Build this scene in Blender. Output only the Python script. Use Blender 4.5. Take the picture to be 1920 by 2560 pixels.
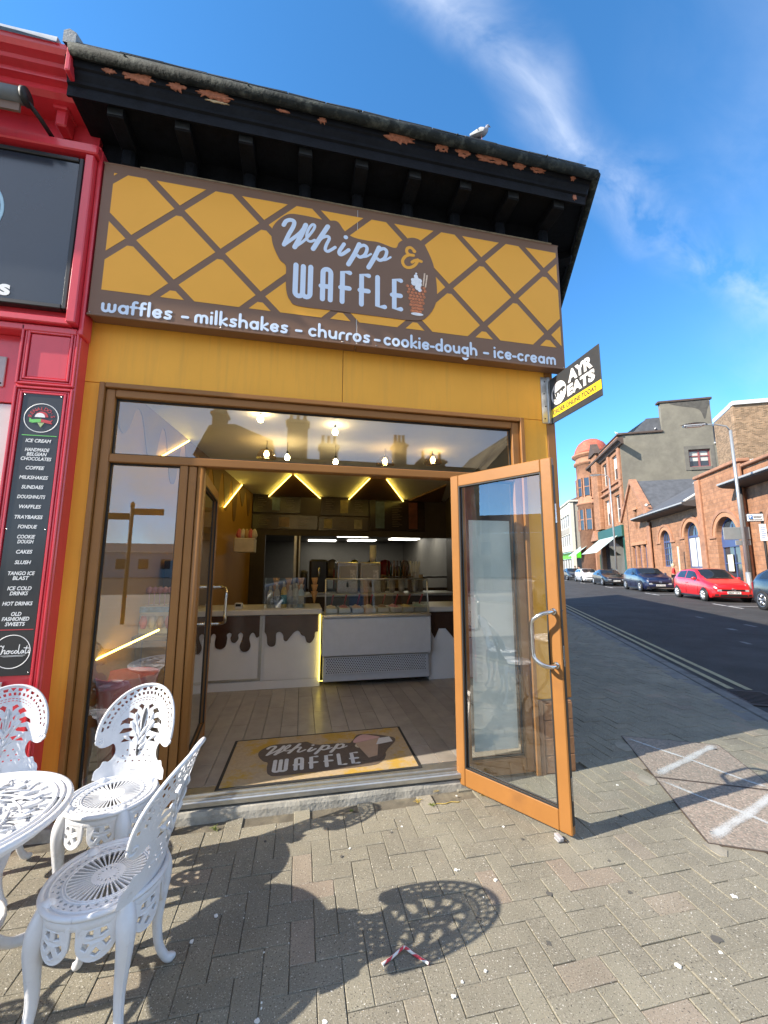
import bpy, bmesh, math, random
from mathutils import Vector, Matrix, noise
random.seed(7)
sc = bpy.context.scene
for o in list(bpy.data.objects): bpy.data.objects.remove(o)
COL = sc.collection
R = math.radians
pi = math.pi
# ------------------------------------------------------------------ camera
CAMPOS = Vector((0.0, -2.84, 1.5))
YAW, PITCH, ROLL = R(11.7), R(8.0), R(0.1)
fwd = Vector((math.sin(YAW)*math.cos(PITCH), math.cos(YAW)*math.cos(PITCH), math.sin(PITCH)))
rgt = Vector((math.cos(YAW), -math.sin(YAW), 0)); upv = rgt.cross(fwd)
r2 = rgt*math.cos(ROLL)+upv*math.sin(ROLL); u2 = -rgt*math.sin(ROLL)+upv*math.cos(ROLL)
cam = bpy.data.cameras.new('camera'); camo = bpy.data.objects.new('camera', cam); COL.objects.link(camo)
camo.matrix_world = Matrix(((r2.x,u2.x,-fwd.x,CAMPOS.x),(r2.y,u2.y,-fwd.y,CAMPOS.y),(r2.z,u2.z,-fwd.z,CAMPOS.z),(0,0,0,1)))
cam.sensor_fit = 'HORIZONTAL'; cam.sensor_width = 36.0; cam.lens = 36.0*985/1920
cam.clip_start = 0.02; cam.clip_end = 3000
sc.camera = camo
# ------------------------------------------------------------------ sky, sun, exposure
SUN_EL = 33.5
tv = Vector((0.9894*math.cos(R(SUN_EL)), 0.145*math.cos(R(SUN_EL)), -math.sin(R(SUN_EL)))).normalized()
world = bpy.data.worlds.new('World'); sc.world = world; world.use_nodes = True
nt = world.node_tree; nt.nodes.clear()
def NW(t, **k):
    n = nt.nodes.new(t)
    for a, b in k.items(): setattr(n, a, b)
    return n
def mk_math(tree, op, a, b=None, c=None, clamp=False):
    n = tree.nodes.new('ShaderNodeMath'); n.operation = op; n.use_clamp = clamp
    for i, v in enumerate((a, b, c)):
        if v is None: continue
        if isinstance(v, (int, float)): n.inputs[i].default_value = v
        else: tree.links.new(v, n.inputs[i])
    return n.outputs[0]
sky = NW('ShaderNodeTexSky', sky_type='NISHITA', sun_disc=False)
sky.sun_elevation = R(SUN_EL); sky.sun_rotation = math.atan2(-tv.x, -tv.y)
sky.altitude = 0; sky.air_density = 0.62; sky.dust_density = 0.0; sky.ozone_density = 3.0
hs = NW('ShaderNodeHueSaturation'); hs.inputs['Saturation'].default_value = 1.19; hs.inputs['Value'].default_value = 1.32; hs.inputs['Hue'].default_value=.493
nt.links.new(sky.outputs[0], hs.inputs['Color'])
tc = NW('ShaderNodeTexCoord')
# thin cirrus: soft streaks along great circles, broken up by one warped noise
def pixdir(x, y): return (fwd+r2*((x-960)/985)-u2*((y-1280)/985)).normalized()
wn = NW('ShaderNodeTexNoise'); wn.inputs['Scale'].default_value = 3.0; wn.inputs['Detail'].default_value = 2
nt.links.new(tc.outputs['Generated'], wn.inputs['Vector'])
mp = NW('ShaderNodeMapping'); mp.inputs['Rotation'].default_value = (0.3,0.5,0.9); mp.inputs['Scale'].default_value = (2.2, 5.0, 3.4)
nt.links.new(tc.outputs['Generated'], mp.inputs['Vector'])
fn = NW('ShaderNodeTexNoise'); fn.inputs['Scale'].default_value = 2.4; fn.inputs['Detail'].default_value = 5; fn.inputs['Roughness'].default_value = .58; fn.inputs['Distortion'].default_value = .35
nt.links.new(mp.outputs[0], fn.inputs['Vector'])
off = mk_math(nt, 'MULTIPLY', mk_math(nt, 'SUBTRACT', wn.outputs['Fac'], .5), 0.22)
fine = NW('ShaderNodeMapRange'); fine.inputs['From Min'].default_value = .34; fine.inputs['From Max'].default_value = .78; nt.links.new(fn.outputs['Fac'], fine.inputs['Value'])
def cirrus(nrm, width, gain):
    dot = NW('ShaderNodeVectorMath', operation='DOT_PRODUCT'); dot.inputs[1].default_value = nrm; nt.links.new(tc.outputs['Generated'], dot.inputs[0])
    d = mk_math(nt, 'ABSOLUTE', mk_math(nt, 'ADD', dot.outputs['Value'], off))
    band = mk_math(nt, 'SUBTRACT', 1.0, mk_math(nt, 'DIVIDE', d, width), clamp=True)
    return mk_math(nt, 'MULTIPLY', mk_math(nt, 'POWER', band, 1.5), gain)
n1 = pixdir(1200,30).cross(pixdir(1800,590)).normalized()
n2 = pixdir(1960,-60).cross(pixdir(1930,520)).normalized()
bands = mk_math(nt, 'ADD', cirrus(n1, .07, .60), cirrus(n2, .15, .12), clamp=True)
cl = mk_math(nt, 'MULTIPLY', bands, fine.outputs[0], clamp=True)
# pale cloud veil behind the camera: mirrored in the glass, added for facade fill
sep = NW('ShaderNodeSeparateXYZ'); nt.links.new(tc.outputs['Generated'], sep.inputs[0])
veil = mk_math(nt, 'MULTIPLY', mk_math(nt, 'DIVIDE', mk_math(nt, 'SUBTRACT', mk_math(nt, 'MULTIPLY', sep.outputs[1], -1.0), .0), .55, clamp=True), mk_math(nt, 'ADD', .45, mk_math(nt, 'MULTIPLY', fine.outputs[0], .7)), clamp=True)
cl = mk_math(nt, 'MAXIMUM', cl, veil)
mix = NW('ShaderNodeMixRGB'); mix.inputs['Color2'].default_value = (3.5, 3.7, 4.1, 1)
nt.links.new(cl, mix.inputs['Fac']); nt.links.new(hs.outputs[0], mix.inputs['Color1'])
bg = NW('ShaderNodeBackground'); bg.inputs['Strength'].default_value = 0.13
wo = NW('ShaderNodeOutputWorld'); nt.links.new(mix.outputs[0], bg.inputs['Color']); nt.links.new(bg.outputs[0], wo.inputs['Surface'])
sl = bpy.data.lights.new('sun', 'SUN'); sl.energy = 3.6; sl.angle = R(0.53); sl.color = (1.0, .91, .78)
so = bpy.data.objects.new('sun', sl); COL.objects.link(so); so.rotation_euler = tv.to_track_quat('-Z', 'Y').to_euler(); so.location = (-8, -4, 9)
sc.view_settings.view_transform = 'Standard'; sc.view_settings.look = 'None'; sc.view_settings.exposure = 1.47; sc.view_settings.gamma = 1.0
sc.render.engine = 'CYCLES'; sc.cycles.max_bounces = 8; sc.cycles.transparent_max_bounces = 16; sc.cycles.caustics_reflective = False; sc.cycles.caustics_refractive = False
sc.cycles.sample_clamp_indirect = 6
world.cycles.sampling_method = 'MANUAL'; world.cycles.sample_map_resolution = 512
# ------------------------------------------------------------------ materials
MATS = {}
def mat(name, rgb, rough=.6, metal=0.0, var=.12, vs=6.0, bump=.0, bs=80.0, coat=0.0, spec=.5, emit=None, es=0.0, dirt=None, ds=2.0, dlo=.5, dhi=.7, streak=None):
    if name in MATS: return MATS[name]
    m = bpy.data.materials.new(name); m.use_nodes = True; t = m.node_tree; b = t.nodes['Principled BSDF']
    b.inputs['Roughness'].default_value = rough; b.inputs['Metallic'].default_value = metal
    b.inputs['Specular IOR Level'].default_value = spec; b.inputs['Coat Weight'].default_value = coat; b.inputs['Coat Roughness'].default_value = .12
    co = t.nodes.new('ShaderNodeTexCoord').outputs['Object']
    col = None
    if var > 0:
        n = t.nodes.new('ShaderNodeTexNoise'); n.inputs['Scale'].default_value = vs; n.inputs['Detail'].default_value = 6; n.inputs['Roughness'].default_value=.6; t.links.new(co, n.inputs['Vector'])
        r = t.nodes.new('ShaderNodeValToRGB'); e = r.color_ramp.elements
        e[0].position = .25; e[1].position = .75
        e[0].color = (*[max(0, c*(1-var)) for c in rgb], 1); e[1].color = (*[min(1, c*(1+var)) for c in rgb], 1)
        t.links.new(n.outputs['Fac'], r.inputs['Fac']); col = r.outputs['Color']
    else:
        b.inputs['Base Color'].default_value = (*rgb, 1)
    if dirt is not None:
        n = t.nodes.new('ShaderNodeTexNoise'); n.inputs['Scale'].default_value = ds; n.inputs['Detail'].default_value = 8; n.inputs['Roughness'].default_value=.7; t.links.new(co, n.inputs['Vector'])
        mr = t.nodes.new('ShaderNodeMapRange'); mr.inputs['From Min'].default_value = dlo; mr.inputs['From Max'].default_value = dhi; t.links.new(n.outputs['Fac'], mr.inputs['Value'])
        mx = t.nodes.new('ShaderNodeMixRGB'); mx.inputs['Color2'].default_value = (*dirt, 1); t.links.new(mr.outputs[0], mx.inputs['Fac'])
        if col is not None: t.links.new(col, mx.inputs['Color1'])
        else: mx.inputs['Color1'].default_value = (*rgb, 1)
        col = mx.outputs[0]
    if streak is not None:   # rain streaks: noise stretched down the wall
        mpn = t.nodes.new('ShaderNodeMapping'); mpn.inputs['Scale'].default_value = (9, 9, .55); t.links.new(co, mpn.inputs['Vector'])
        n = t.nodes.new('ShaderNodeTexNoise'); n.inputs['Scale'].default_value = 2.2; n.inputs['Detail'].default_value = 7; n.inputs['Roughness'].default_value = .65; t.links.new(mpn.outputs[0], n.inputs['Vector'])
        mr = t.nodes.new('ShaderNodeMapRange'); mr.inputs['From Min'].default_value = .5; mr.inputs['From Max'].default_value = .78; mr.inputs['To Max'].default_value = .6; t.links.new(n.outputs['Fac'], mr.inputs['Value'])
        mx = t.nodes.new('ShaderNodeMixRGB'); mx.inputs['Color2'].default_value = (*streak, 1); t.links.new(mr.outputs[0], mx.inputs['Fac'])
        if col is not None: t.links.new(col, mx.inputs['Color1'])
        else: mx.inputs['Color1'].default_value = (*rgb, 1)
        col = mx.outputs[0]
    if col is not None: t.links.new(col, b.inputs['Base Color'])
    if bump > 0:
        n = t.nodes.new('ShaderNodeTexNoise'); n.inputs['Scale'].default_value = bs; n.inputs['Detail'].default_value = 4; t.links.new(co, n.inputs['Vector'])
        bp = t.nodes.new('ShaderNodeBump'); bp.inputs['Strength'].default_value = bump; bp.inputs['Distance'].default_value = .01
        t.links.new(n.outputs['Fac'], bp.inputs['Height']); t.links.new(bp.outputs[0], b.inputs['Normal'])
    if emit is not None:
        b.inputs['Emission Color'].default_value = (*emit, 1); b.inputs['Emission Strength'].default_value = es
    MATS[name] = m; return m
def glass(name, tint=(.93,.96,.95), ior=1.6, ripple=.0, smear=0.0):
    if name in MATS: return MATS[name]
    m = bpy.data.materials.new(name); m.use_nodes = True; t = m.node_tree; t.nodes.clear()
    out = t.nodes.new('ShaderNodeOutputMaterial'); tr = t.nodes.new('ShaderNodeBsdfTransparent'); tr.inputs['Color'].default_value = (*tint, 1)
    gl = t.nodes.new('ShaderNodeBsdfGlossy'); gl.inputs['Roughness'].default_value = .0; gl.inputs['Color'].default_value = (1,1,1,1)
    fr = t.nodes.new('ShaderNodeFresnel'); fr.inputs['IOR'].default_value = ior
    # thin pane: same reflectance from either side
    mx = t.nodes.new('ShaderNodeMixShader')
    geo = t.nodes.new('ShaderNodeNewGeometry'); iv = mk_math(t, 'MULTIPLY', geo.outputs['Backfacing'], 1.0)
    lw = t.nodes.new('ShaderNodeLayerWeight'); lw.inputs['Blend'].default_value = .5
    r0 = ((ior-1)/(ior+1))**2*2.4
    f5 = mk_math(t, 'POWER', lw.outputs['Facing'], 4.0)
    fac = mk_math(t, 'ADD', r0, mk_math(t, 'MULTIPLY', f5, 1-r0), clamp=True)
    t.links.new(fac, mx.inputs['Fac'])
    if ripple > 0:
        co = t.nodes.new('ShaderNodeTexCoord').outputs['Object']
        n = t.nodes.new('ShaderNodeTexNoise'); n.inputs['Scale'].default_value = 2.2; n.inputs['Detail'].default_value = 1; t.links.new(co, n.inputs['Vector'])
        bp = t.nodes.new('ShaderNodeBump'); bp.inputs['Strength'].default_value = ripple; bp.inputs['Distance'].default_value = .01
        t.links.new(n.outputs['Fac'], bp.inputs['Height']); t.links.new(bp.outputs[0], gl.inputs['Normal'])
    t.links.new(tr.outputs[0], mx.inputs[1]); t.links.new(gl.outputs[0], mx.inputs[2])
    last = mx.outputs[0]
    if smear > 0:
        df = t.nodes.new('ShaderNodeBsdfDiffuse'); df.inputs['Color'].default_value = (.8,.8,.78,1)
        co = t.nodes.new('ShaderNodeTexCoord').outputs['Object']
        n = t.nodes.new('ShaderNodeTexNoise'); n.inputs['Scale'].default_value = 5; n.inputs['Detail'].default_value = 7; t.links.new(co, n.inputs['Vector'])
        mr = t.nodes.new('ShaderNodeMapRange'); mr.inputs['From Min'].default_value = .4; mr.inputs['From Max'].default_value = .8; mr.inputs['To Max'].default_value = smear; t.links.new(n.outputs['Fac'], mr.inputs['Value'])
        m2 = t.nodes.new('ShaderNodeMixShader'); t.links.new(mr.outputs[0], m2.inputs['Fac']); t.links.new(last, m2.inputs[1]); t.links.new(df.outputs[0], m2.inputs[2]); last = m2.outputs[0]
    t.links.new(last, out.inputs['Surface'])
    MATS[name] = m; return m
def block_mat(name, rgb, bw, bh, mortar, rough=.85, var=.25, axes='yz', msize=.012, dirt=None, bump=.6, vs=3.0, dlo=.5, dhi=.75):
    """coursed masonry seen from far away"""
    m = bpy.data.materials.new(name); m.use_nodes = True; t = m.node_tree; b = t.nodes['Principled BSDF']; b.inputs['Roughness'].default_value = rough; b.inputs['Specular IOR Level'].default_value=.2
    co = t.nodes.new('ShaderNodeTexCoord').outputs['Object']; sp = t.nodes.new('ShaderNodeSeparateXYZ'); t.links.new(co, sp.inputs[0])
    cb = t.nodes.new('ShaderNodeCombineXYZ'); idx = {'x':0,'y':1,'z':2}
    t.links.new(sp.outputs[idx[axes[0]]], cb.inputs[0]); t.links.new(sp.outputs[idx[axes[1]]], cb.inputs[1])
    br = t.nodes.new('ShaderNodeTexBrick'); br.inputs['Scale'].default_value = 1.0; br.inputs['Brick Width'].default_value = bw; br.inputs['Row Height'].default_value = bh; br.inputs['Mortar Size'].default_value = msize
    br.inputs['Color1'].default_value = (*[c*(1-var) for c in rgb], 1); br.inputs['Color2'].default_value = (*[min(1,c*(1+var)) for c in rgb], 1); br.inputs['Mortar'].default_value = (*mortar, 1)
    t.links.new(cb.outputs[0], br.inputs['Vector'])
    n = t.nodes.new('ShaderNodeTexNoise'); n.inputs['Scale'].default_value = vs; n.inputs['Detail'].default_value = 8; n.inputs['Roughness'].default_value=.7; t.links.new(co, n.inputs['Vector'])
    mr = t.nodes.new('ShaderNodeMapRange'); mr.inputs['From Min'].default_value = .3; mr.inputs['From Max'].default_value = .7; mr.inputs['To Min'].default_value = .72; mr.inputs['To Max'].default_value = 1.18; t.links.new(n.outputs['Fac'], mr.inputs['Value'])
    mu = t.nodes.new('ShaderNodeMixRGB'); mu.blend_type = 'MULTIPLY'; mu.inputs['Fac'].default_value = 1; t.links.new(br.outputs['Color'], mu.inputs['Color1']); t.links.new(mr.outputs[0], mu.inputs['Color2'])
    col = mu.outputs[0]
    if dirt:
        n2 = t.nodes.new('ShaderNodeTexNoise'); n2.inputs['Scale'].default_value = .35; n2.inputs['Detail'].default_value = 9; n2.inputs['Roughness'].default_value=.75; t.links.new(co, n2.inputs['Vector'])
        m2 = t.nodes.new('ShaderNodeMapRange'); m2.inputs['From Min'].default_value = dlo; m2.inputs['From Max'].default_value = dhi; t.links.new(n2.outputs['Fac'], m2.inputs['Value'])
        mx = t.nodes.new('ShaderNodeMixRGB'); mx.inputs['Color2'].default_value = (*dirt, 1); t.links.new(m2.outputs[0], mx.inputs['Fac']); t.links.new(col, mx.inputs['Color1']); col = mx.outputs[0]
    t.links.new(col, b.inputs['Base Color'])
    bp = t.nodes.new('ShaderNodeBump'); bp.inputs['Strength'].default_value = bump; bp.inputs['Distance'].default_value = .02; t.links.new(br.outputs['Fac'], bp.inputs['Height']); bp.invert = True
    t.links.new(bp.outputs[0], b.inputs['Normal'])
    MATS[name] = m; return m
# ------------------------------------------------------------------ mesh helpers
class MB:
    def __init__(s): s.v = []; s.f = []; s.sm = []
    def add(s, vs, fs, smooth=False):
        k = len(s.v); s.v += [tuple(v) for v in vs]
        for f in fs: s.f.append(tuple(i+k for i in f)); s.sm.append(smooth)
        return s
    def box(s, x0, x1, y0, y1, z0, z1, b=0.0, fn=None):
        if x0 > x1: x0, x1 = x1, x0
        if y0 > y1: y0, y1 = y1, y0
        if z0 > z1: z0, z1 = z1, z0
        if b <= 0:
            vs = [(x, y, z) for z in (z0, z1) for y in (y0, y1) for x in (x0, x1)]
            fs = [(0,2,3,1),(4,5,7,6),(0,1,5,4),(2,6,7,3),(0,4,6,2),(1,3,7,5)]
        else:
            b = min(b, (x1-x0)*.45, (y1-y0)*.45, (z1-z0)*.45)
            vs = []; ix = {}
            for i, x in enumerate((x0, x1)):
                for j, y in enumerate((y0, y1)):
                    for k, z in enumerate((z0, z1)):
                        sx = b if i == 0 else -b; sy = b if j == 0 else -b; sz = b if k == 0 else -b
                        ix[i,j,k,0] = len(vs); vs.append((x, y+sy, z+sz))
                        ix[i,j,k,1] = len(vs); vs.append((x+sx, y, z+sz))
                        ix[i,j,k,2] = len(vs); vs.append((x+sx, y+sy, z))
            fs = []
            for a in range(3):
                for s_ in (0, 1):
                    q = []
                    for (p, r) in ((0,0),(1,0),(1,1),(0,1)):
                        c = [0,0,0]; c[a] = s_; c[(a+1)%3] = p; c[(a+2)%3] = r; q.append(ix[(*c, a)])
                    fs.append(tuple(q) if s_ else tuple(q[::-1]))
            for a in range(3):   # edges along axis a
                b1, b2 = (a+1)%3, (a+2)%3
                for p in (0,1):
                    for r in (0,1):
                        c0 = [0,0,0]; c1 = [0,0,0]; c0[b1]=c1[b1]=p; c0[b2]=c1[b2]=r; c1[a]=1
                        q = (ix[(*c0,b1)], ix[(*c1,b1)], ix[(*c1,b2)], ix[(*c0,b2)])
                        fs.append(q if (p == r) else q[::-1])
            for i in (0,1):
                for j in (0,1):
                    for k in (0,1):
                        q = (ix[i,j,k,0], ix[i,j,k,1], ix[i,j,k,2]); fs.append(q if (i+j+k)%2 else q[::-1])
        if fn: vs = [fn(*v) for v in vs]
        return s.add(vs, fs)
    def quad(s, *p): return s.add(p, [tuple(range(len(p)))])
    def prism(s, poly, a0, a1, axis='x', smooth=False):
        """extrude a 2D polygon along axis; poly in the two other axes (order x,y,z without axis)"""
        n = len(poly); vs = []
        for a in (a0, a1):
            for (p, q) in poly: vs.append({'x': (a, p, q), 'y': (p, a, q), 'z': (p, q, a)}[axis])
        fs = [tuple(range(n))[::-1], tuple(range(n, 2*n))] + [(i, (i+1) % n, n+(i+1) % n, n+i) for i in range(n)]
        return s.add(vs, fs, smooth)
    def tube(s, pts, rad, seg=8, cap=True, smooth=True, rnd=False):
        P = [Vector(p) for p in pts]
        if not isinstance(rad, (list, tuple)): rad = [rad]*len(P)
        rad = list(rad)
        if rnd:
            d0 = (P[0]-P[1]).normalized(); d1 = (P[-1]-P[-2]).normalized(); ra, rb = rad[0], rad[-1]
            pre = [(P[0]+d0*ra*math.sin(a), max(ra*math.cos(a), 1e-5)) for a in (1.5, 1.1, .6)]
            post = [(P[-1]+d1*rb*math.sin(a), max(rb*math.cos(a), 1e-5)) for a in (.6, 1.1, 1.5)]
            P = [p for p, _ in pre]+P+[p for p, _ in post]; rad = [r for _, r in pre]+rad+[r for _, r in post]
        n = len(P); T = []
        for i in range(n):
            d = (P[min(i+1, n-1)]-P[max(i-1, 0)]); T.append(d.normalized() if d.length > 1e-9 else (T[-1] if T else Vector((0,0,1))))
        ref = Vector((0,0,1)) if abs(T[0].z) < .9 else Vector((1,0,0))
        N = (ref-T[0]*ref.dot(T[0])).normalized(); vs = []
        for i in range(n):
            N = (N-T[i]*N.dot(T[i])); N = N.normalized() if N.length > 1e-6 else T[i].orthogonal().normalized()
            Bn = T[i].cross(N)
            for k in range(seg):
                a = 2*pi*k/seg; vs.append(P[i]+(N*math.cos(a)+Bn*math.sin(a))*rad[i])
        fs = []
        for i in range(n-1):
            for k in range(seg):
                fs.append((i*seg+k, i*seg+(k+1) % seg, (i+1)*seg+(k+1) % seg, (i+1)*seg+k))
        if cap: fs += [tuple(range(seg))[::-1], tuple((n-1)*seg+k for k in range(seg))]
        return s.add(vs, fs, smooth)
    def lathe(s, prof, c=(0,0,0), seg=20, smooth=True, fn=None):
        vs = []; fs = []; n = len(prof)
        for (r, z) in prof:
            for k in range(seg):
                a = 2*pi*k/seg; vs.append((c[0]+r*math.cos(a), c[1]+r*math.sin(a), c[2]+z))
        for i in range(n-1):
            for k in range(seg): fs.append((i*seg+k, i*seg+(k+1) % seg, (i+1)*seg+(k+1) % seg, (i+1)*seg+k))
        if prof[0][0] > 1e-4: fs.append(tuple(range(seg))[::-1])
        if prof[-1][0] > 1e-4: fs.append(tuple((n-1)*seg+k for k in range(seg)))
        if fn: vs = [fn(*v) for v in vs]
        return s.add(vs, fs, smooth)
    def grid(s, rows, closed=False, smooth=True):
        m = len(rows[0]); vs = [p for r in rows for p in r]; fs = []
        for i in range(len(rows)-1):
            for k in range(m if closed else m-1): fs.append((i*m+k, i*m+(k+1) % m, (i+1)*m+(k+1) % m, (i+1)*m+k))
        return s.add(vs, fs, smooth)
    def mesh_in(s, me, fn=None, smooth=False):
        return s.add([fn(*v.co) if fn else tuple(v.co) for v in me.vertices], [tuple(p.vertices) for p in me.polygons], smooth)
    def mesh(s, name='mesh'):
        me = bpy.data.meshes.new(name); me.from_pydata(s.v, [], s.f); me.update()
        me.polygons.foreach_set('use_smooth', s.sm)
        return me
def link(name, me, m, parent=None, fix=True, kind=None):
    o = bpy.data.objects.new(name, me); COL.objects.link(o)
    if m is not None:
        me.materials.clear(); me.materials.append(m)
    if parent is not None:
        o.parent = parent
        if fix: o.matrix_parent_inverse = base_inv(parent)
    if kind: o['kind'] = kind
    return o
def mw(o):
    M = o.matrix_basis.copy()
    return M if o.parent is None else mw(o.parent) @ o.matrix_parent_inverse @ M
def base_inv(p): return mw(p).inverted()
def part(name, mb, m, parent, fix=True, kind=None):
    me = mb.mesh(name) if isinstance(mb, MB) else mb
    return link(name, me, m, parent, fix, kind)
def thing(name, label, cat, loc=(0,0,0), rz=0.0, group=None):
    o = bpy.data.objects.new(name, None); COL.objects.link(o); o.location = loc; o.rotation_euler = (0,0,rz); o.empty_display_size = .1
    o['label'] = label; o['category'] = cat
    if group: o['group'] = group
    return o
def single(name, mb, m, label, cat, group=None):
    o = part(name, mb, m, None); o['label'] = label; o['category'] = cat
    if group: o['group'] = group
    return o
def struct(name, mb, m):
    o = part(name, mb, m, None); o['kind'] = 'structure'; return o
def dup(o, parent=None):
    c = o.copy(); COL.objects.link(c); c.parent = parent
    for ch in list(o.children): dup(ch, c)
    return c
def plate(outer, holes=(), th=.01, bevel=0.0, bres=0, flat=False):
    """a 2D outline with holes, filled and extruded in z: returns a mesh (xy outline, z thickness)"""
    cu = bpy.data.curves.new('c', 'CURVE'); cu.dimensions = '2D'; cu.fill_mode = 'BOTH' if not flat else 'FRONT'
    cu.extrude = 0 if flat else th/2; cu.bevel_depth = bevel; cu.offset = -bevel*.35; cu.bevel_resolution = bres
    outs = outer if isinstance(outer[0][0], (tuple, list, Vector)) else [outer]
    for pl in list(outs)+list(holes):
        s = cu.splines.new('POLY'); s.points.add(len(pl)-1)
        for p, q in zip(s.points, pl): p.co = (q[0], q[1], 0, 1)
        s.use_cyclic_u = True
    o = bpy.data.objects.new('c', cu); me = bpy.data.meshes.new_from_object(o)
    bpy.data.objects.remove(o); bpy.data.curves.remove(cu)
    return me
def densify(me, mx, it=4):
    bm = bmesh.new(); bm.from_mesh(me); bmesh.ops.triangulate(bm, faces=bm.faces[:])
    for _ in range(it):
        es = [e for e in bm.edges if e.calc_length() > mx]
        if not es: break
        bmesh.ops.subdivide_edges(bm, edges=es, cuts=1); bmesh.ops.triangulate(bm, faces=[f for f in bm.faces if len(f.verts) > 3])
    bm.to_mesh(me); bm.free(); return me
def text_mesh(body, size, shear=0.0, bold=0.0, ext=.0005, width=None, space=1.0, xs=1.0):
    cu = bpy.data.curves.new('t', 'FONT'); cu.body = body; cu.size = size; cu.shear = shear; cu.offset = bold; cu.extrude = ext
    cu.align_x = 'CENTER'; cu.align_y = 'CENTER'; cu.space_character = space; cu.resolution_u = 3
    o = bpy.data.objects.new('t', cu); me = bpy.data.meshes.new_from_object(o)
    bpy.data.objects.remove(o); bpy.data.curves.remove(cu)
    xsv = [v.co.x for v in me.vertices]; x0, x1 = min(xsv), max(xsv); ys = [v.co.y for v in me.vertices]; yc = (min(ys)+max(ys))/2
    k = (width/(x1-x0)) if width else xs
    for v in me.vertices: v.co.x = (v.co.x-(x0+x1)/2)*k; v.co.y -= yc
    return me
def arc(cx, cy, rx, a0, a1, n=10, ry=None):
    ry = rx if ry is None else ry
    return [(cx+rx*math.cos(R(a0+(a1-a0)*i/n)), cy+ry*math.sin(R(a0+(a1-a0)*i/n))) for i in range(n+1)]
def circ(cx, cy, r, n=16, ry=None, a=0): return arc(cx, cy, r, a, a+360, n, ry)[:-1]
def smooth2(pts, k=6, closed=False):
    n = len(pts); out = []; D = len(pts[0])
    for i in range(n if closed else n-1):
        g = (lambda j: pts[j % n]) if closed else (lambda j: pts[max(0, min(n-1, j))])
        p0, p1, p2, p3 = g(i-1), g(i), g(i+1), g(i+2)
        for j in range(k):
            t = j/k
            out.append(tuple(.5*((2*p1[c])+(-p0[c]+p2[c])*t+(2*p0[c]-5*p1[c]+4*p2[c]-p3[c])*t*t+(-p0[c]+3*p1[c]-3*p2[c]+p3[c])*t**3) for c in range(D)))
    if not closed: out.append(tuple(pts[-1]))
    return out
def stroke(mb, pts, r, y, flat=.04, sgn=1):
    """flat rounded pen stroke on a plane facing -y; pts in (x,z)"""
    if len(pts) == 1: pts = [pts[0], (pts[0][0]+1e-4, pts[0][1])]
    m = MB().tube([(p[0], 0, p[1]) for p in pts], r, seg=8, rnd=True)
    return mb.add([(v[0], y+v[1]*flat, v[2]) for v in m.v], m.f, False)
# ------------------------------------------------------------------ street frame
TH = R(26.0); NX = Vector((math.cos(TH), -math.sin(TH), 0)); SX = Vector((math.sin(TH), math.cos(TH), 0))
def ot(o, t, z=0.0): v = NX*o+SX*t; return (v.x, v.y, z)
def to_ot(x, y): v = Vector((x, y, 0)); return v.dot(NX), v.dot(SX)
ROADZ = -0.05
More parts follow.
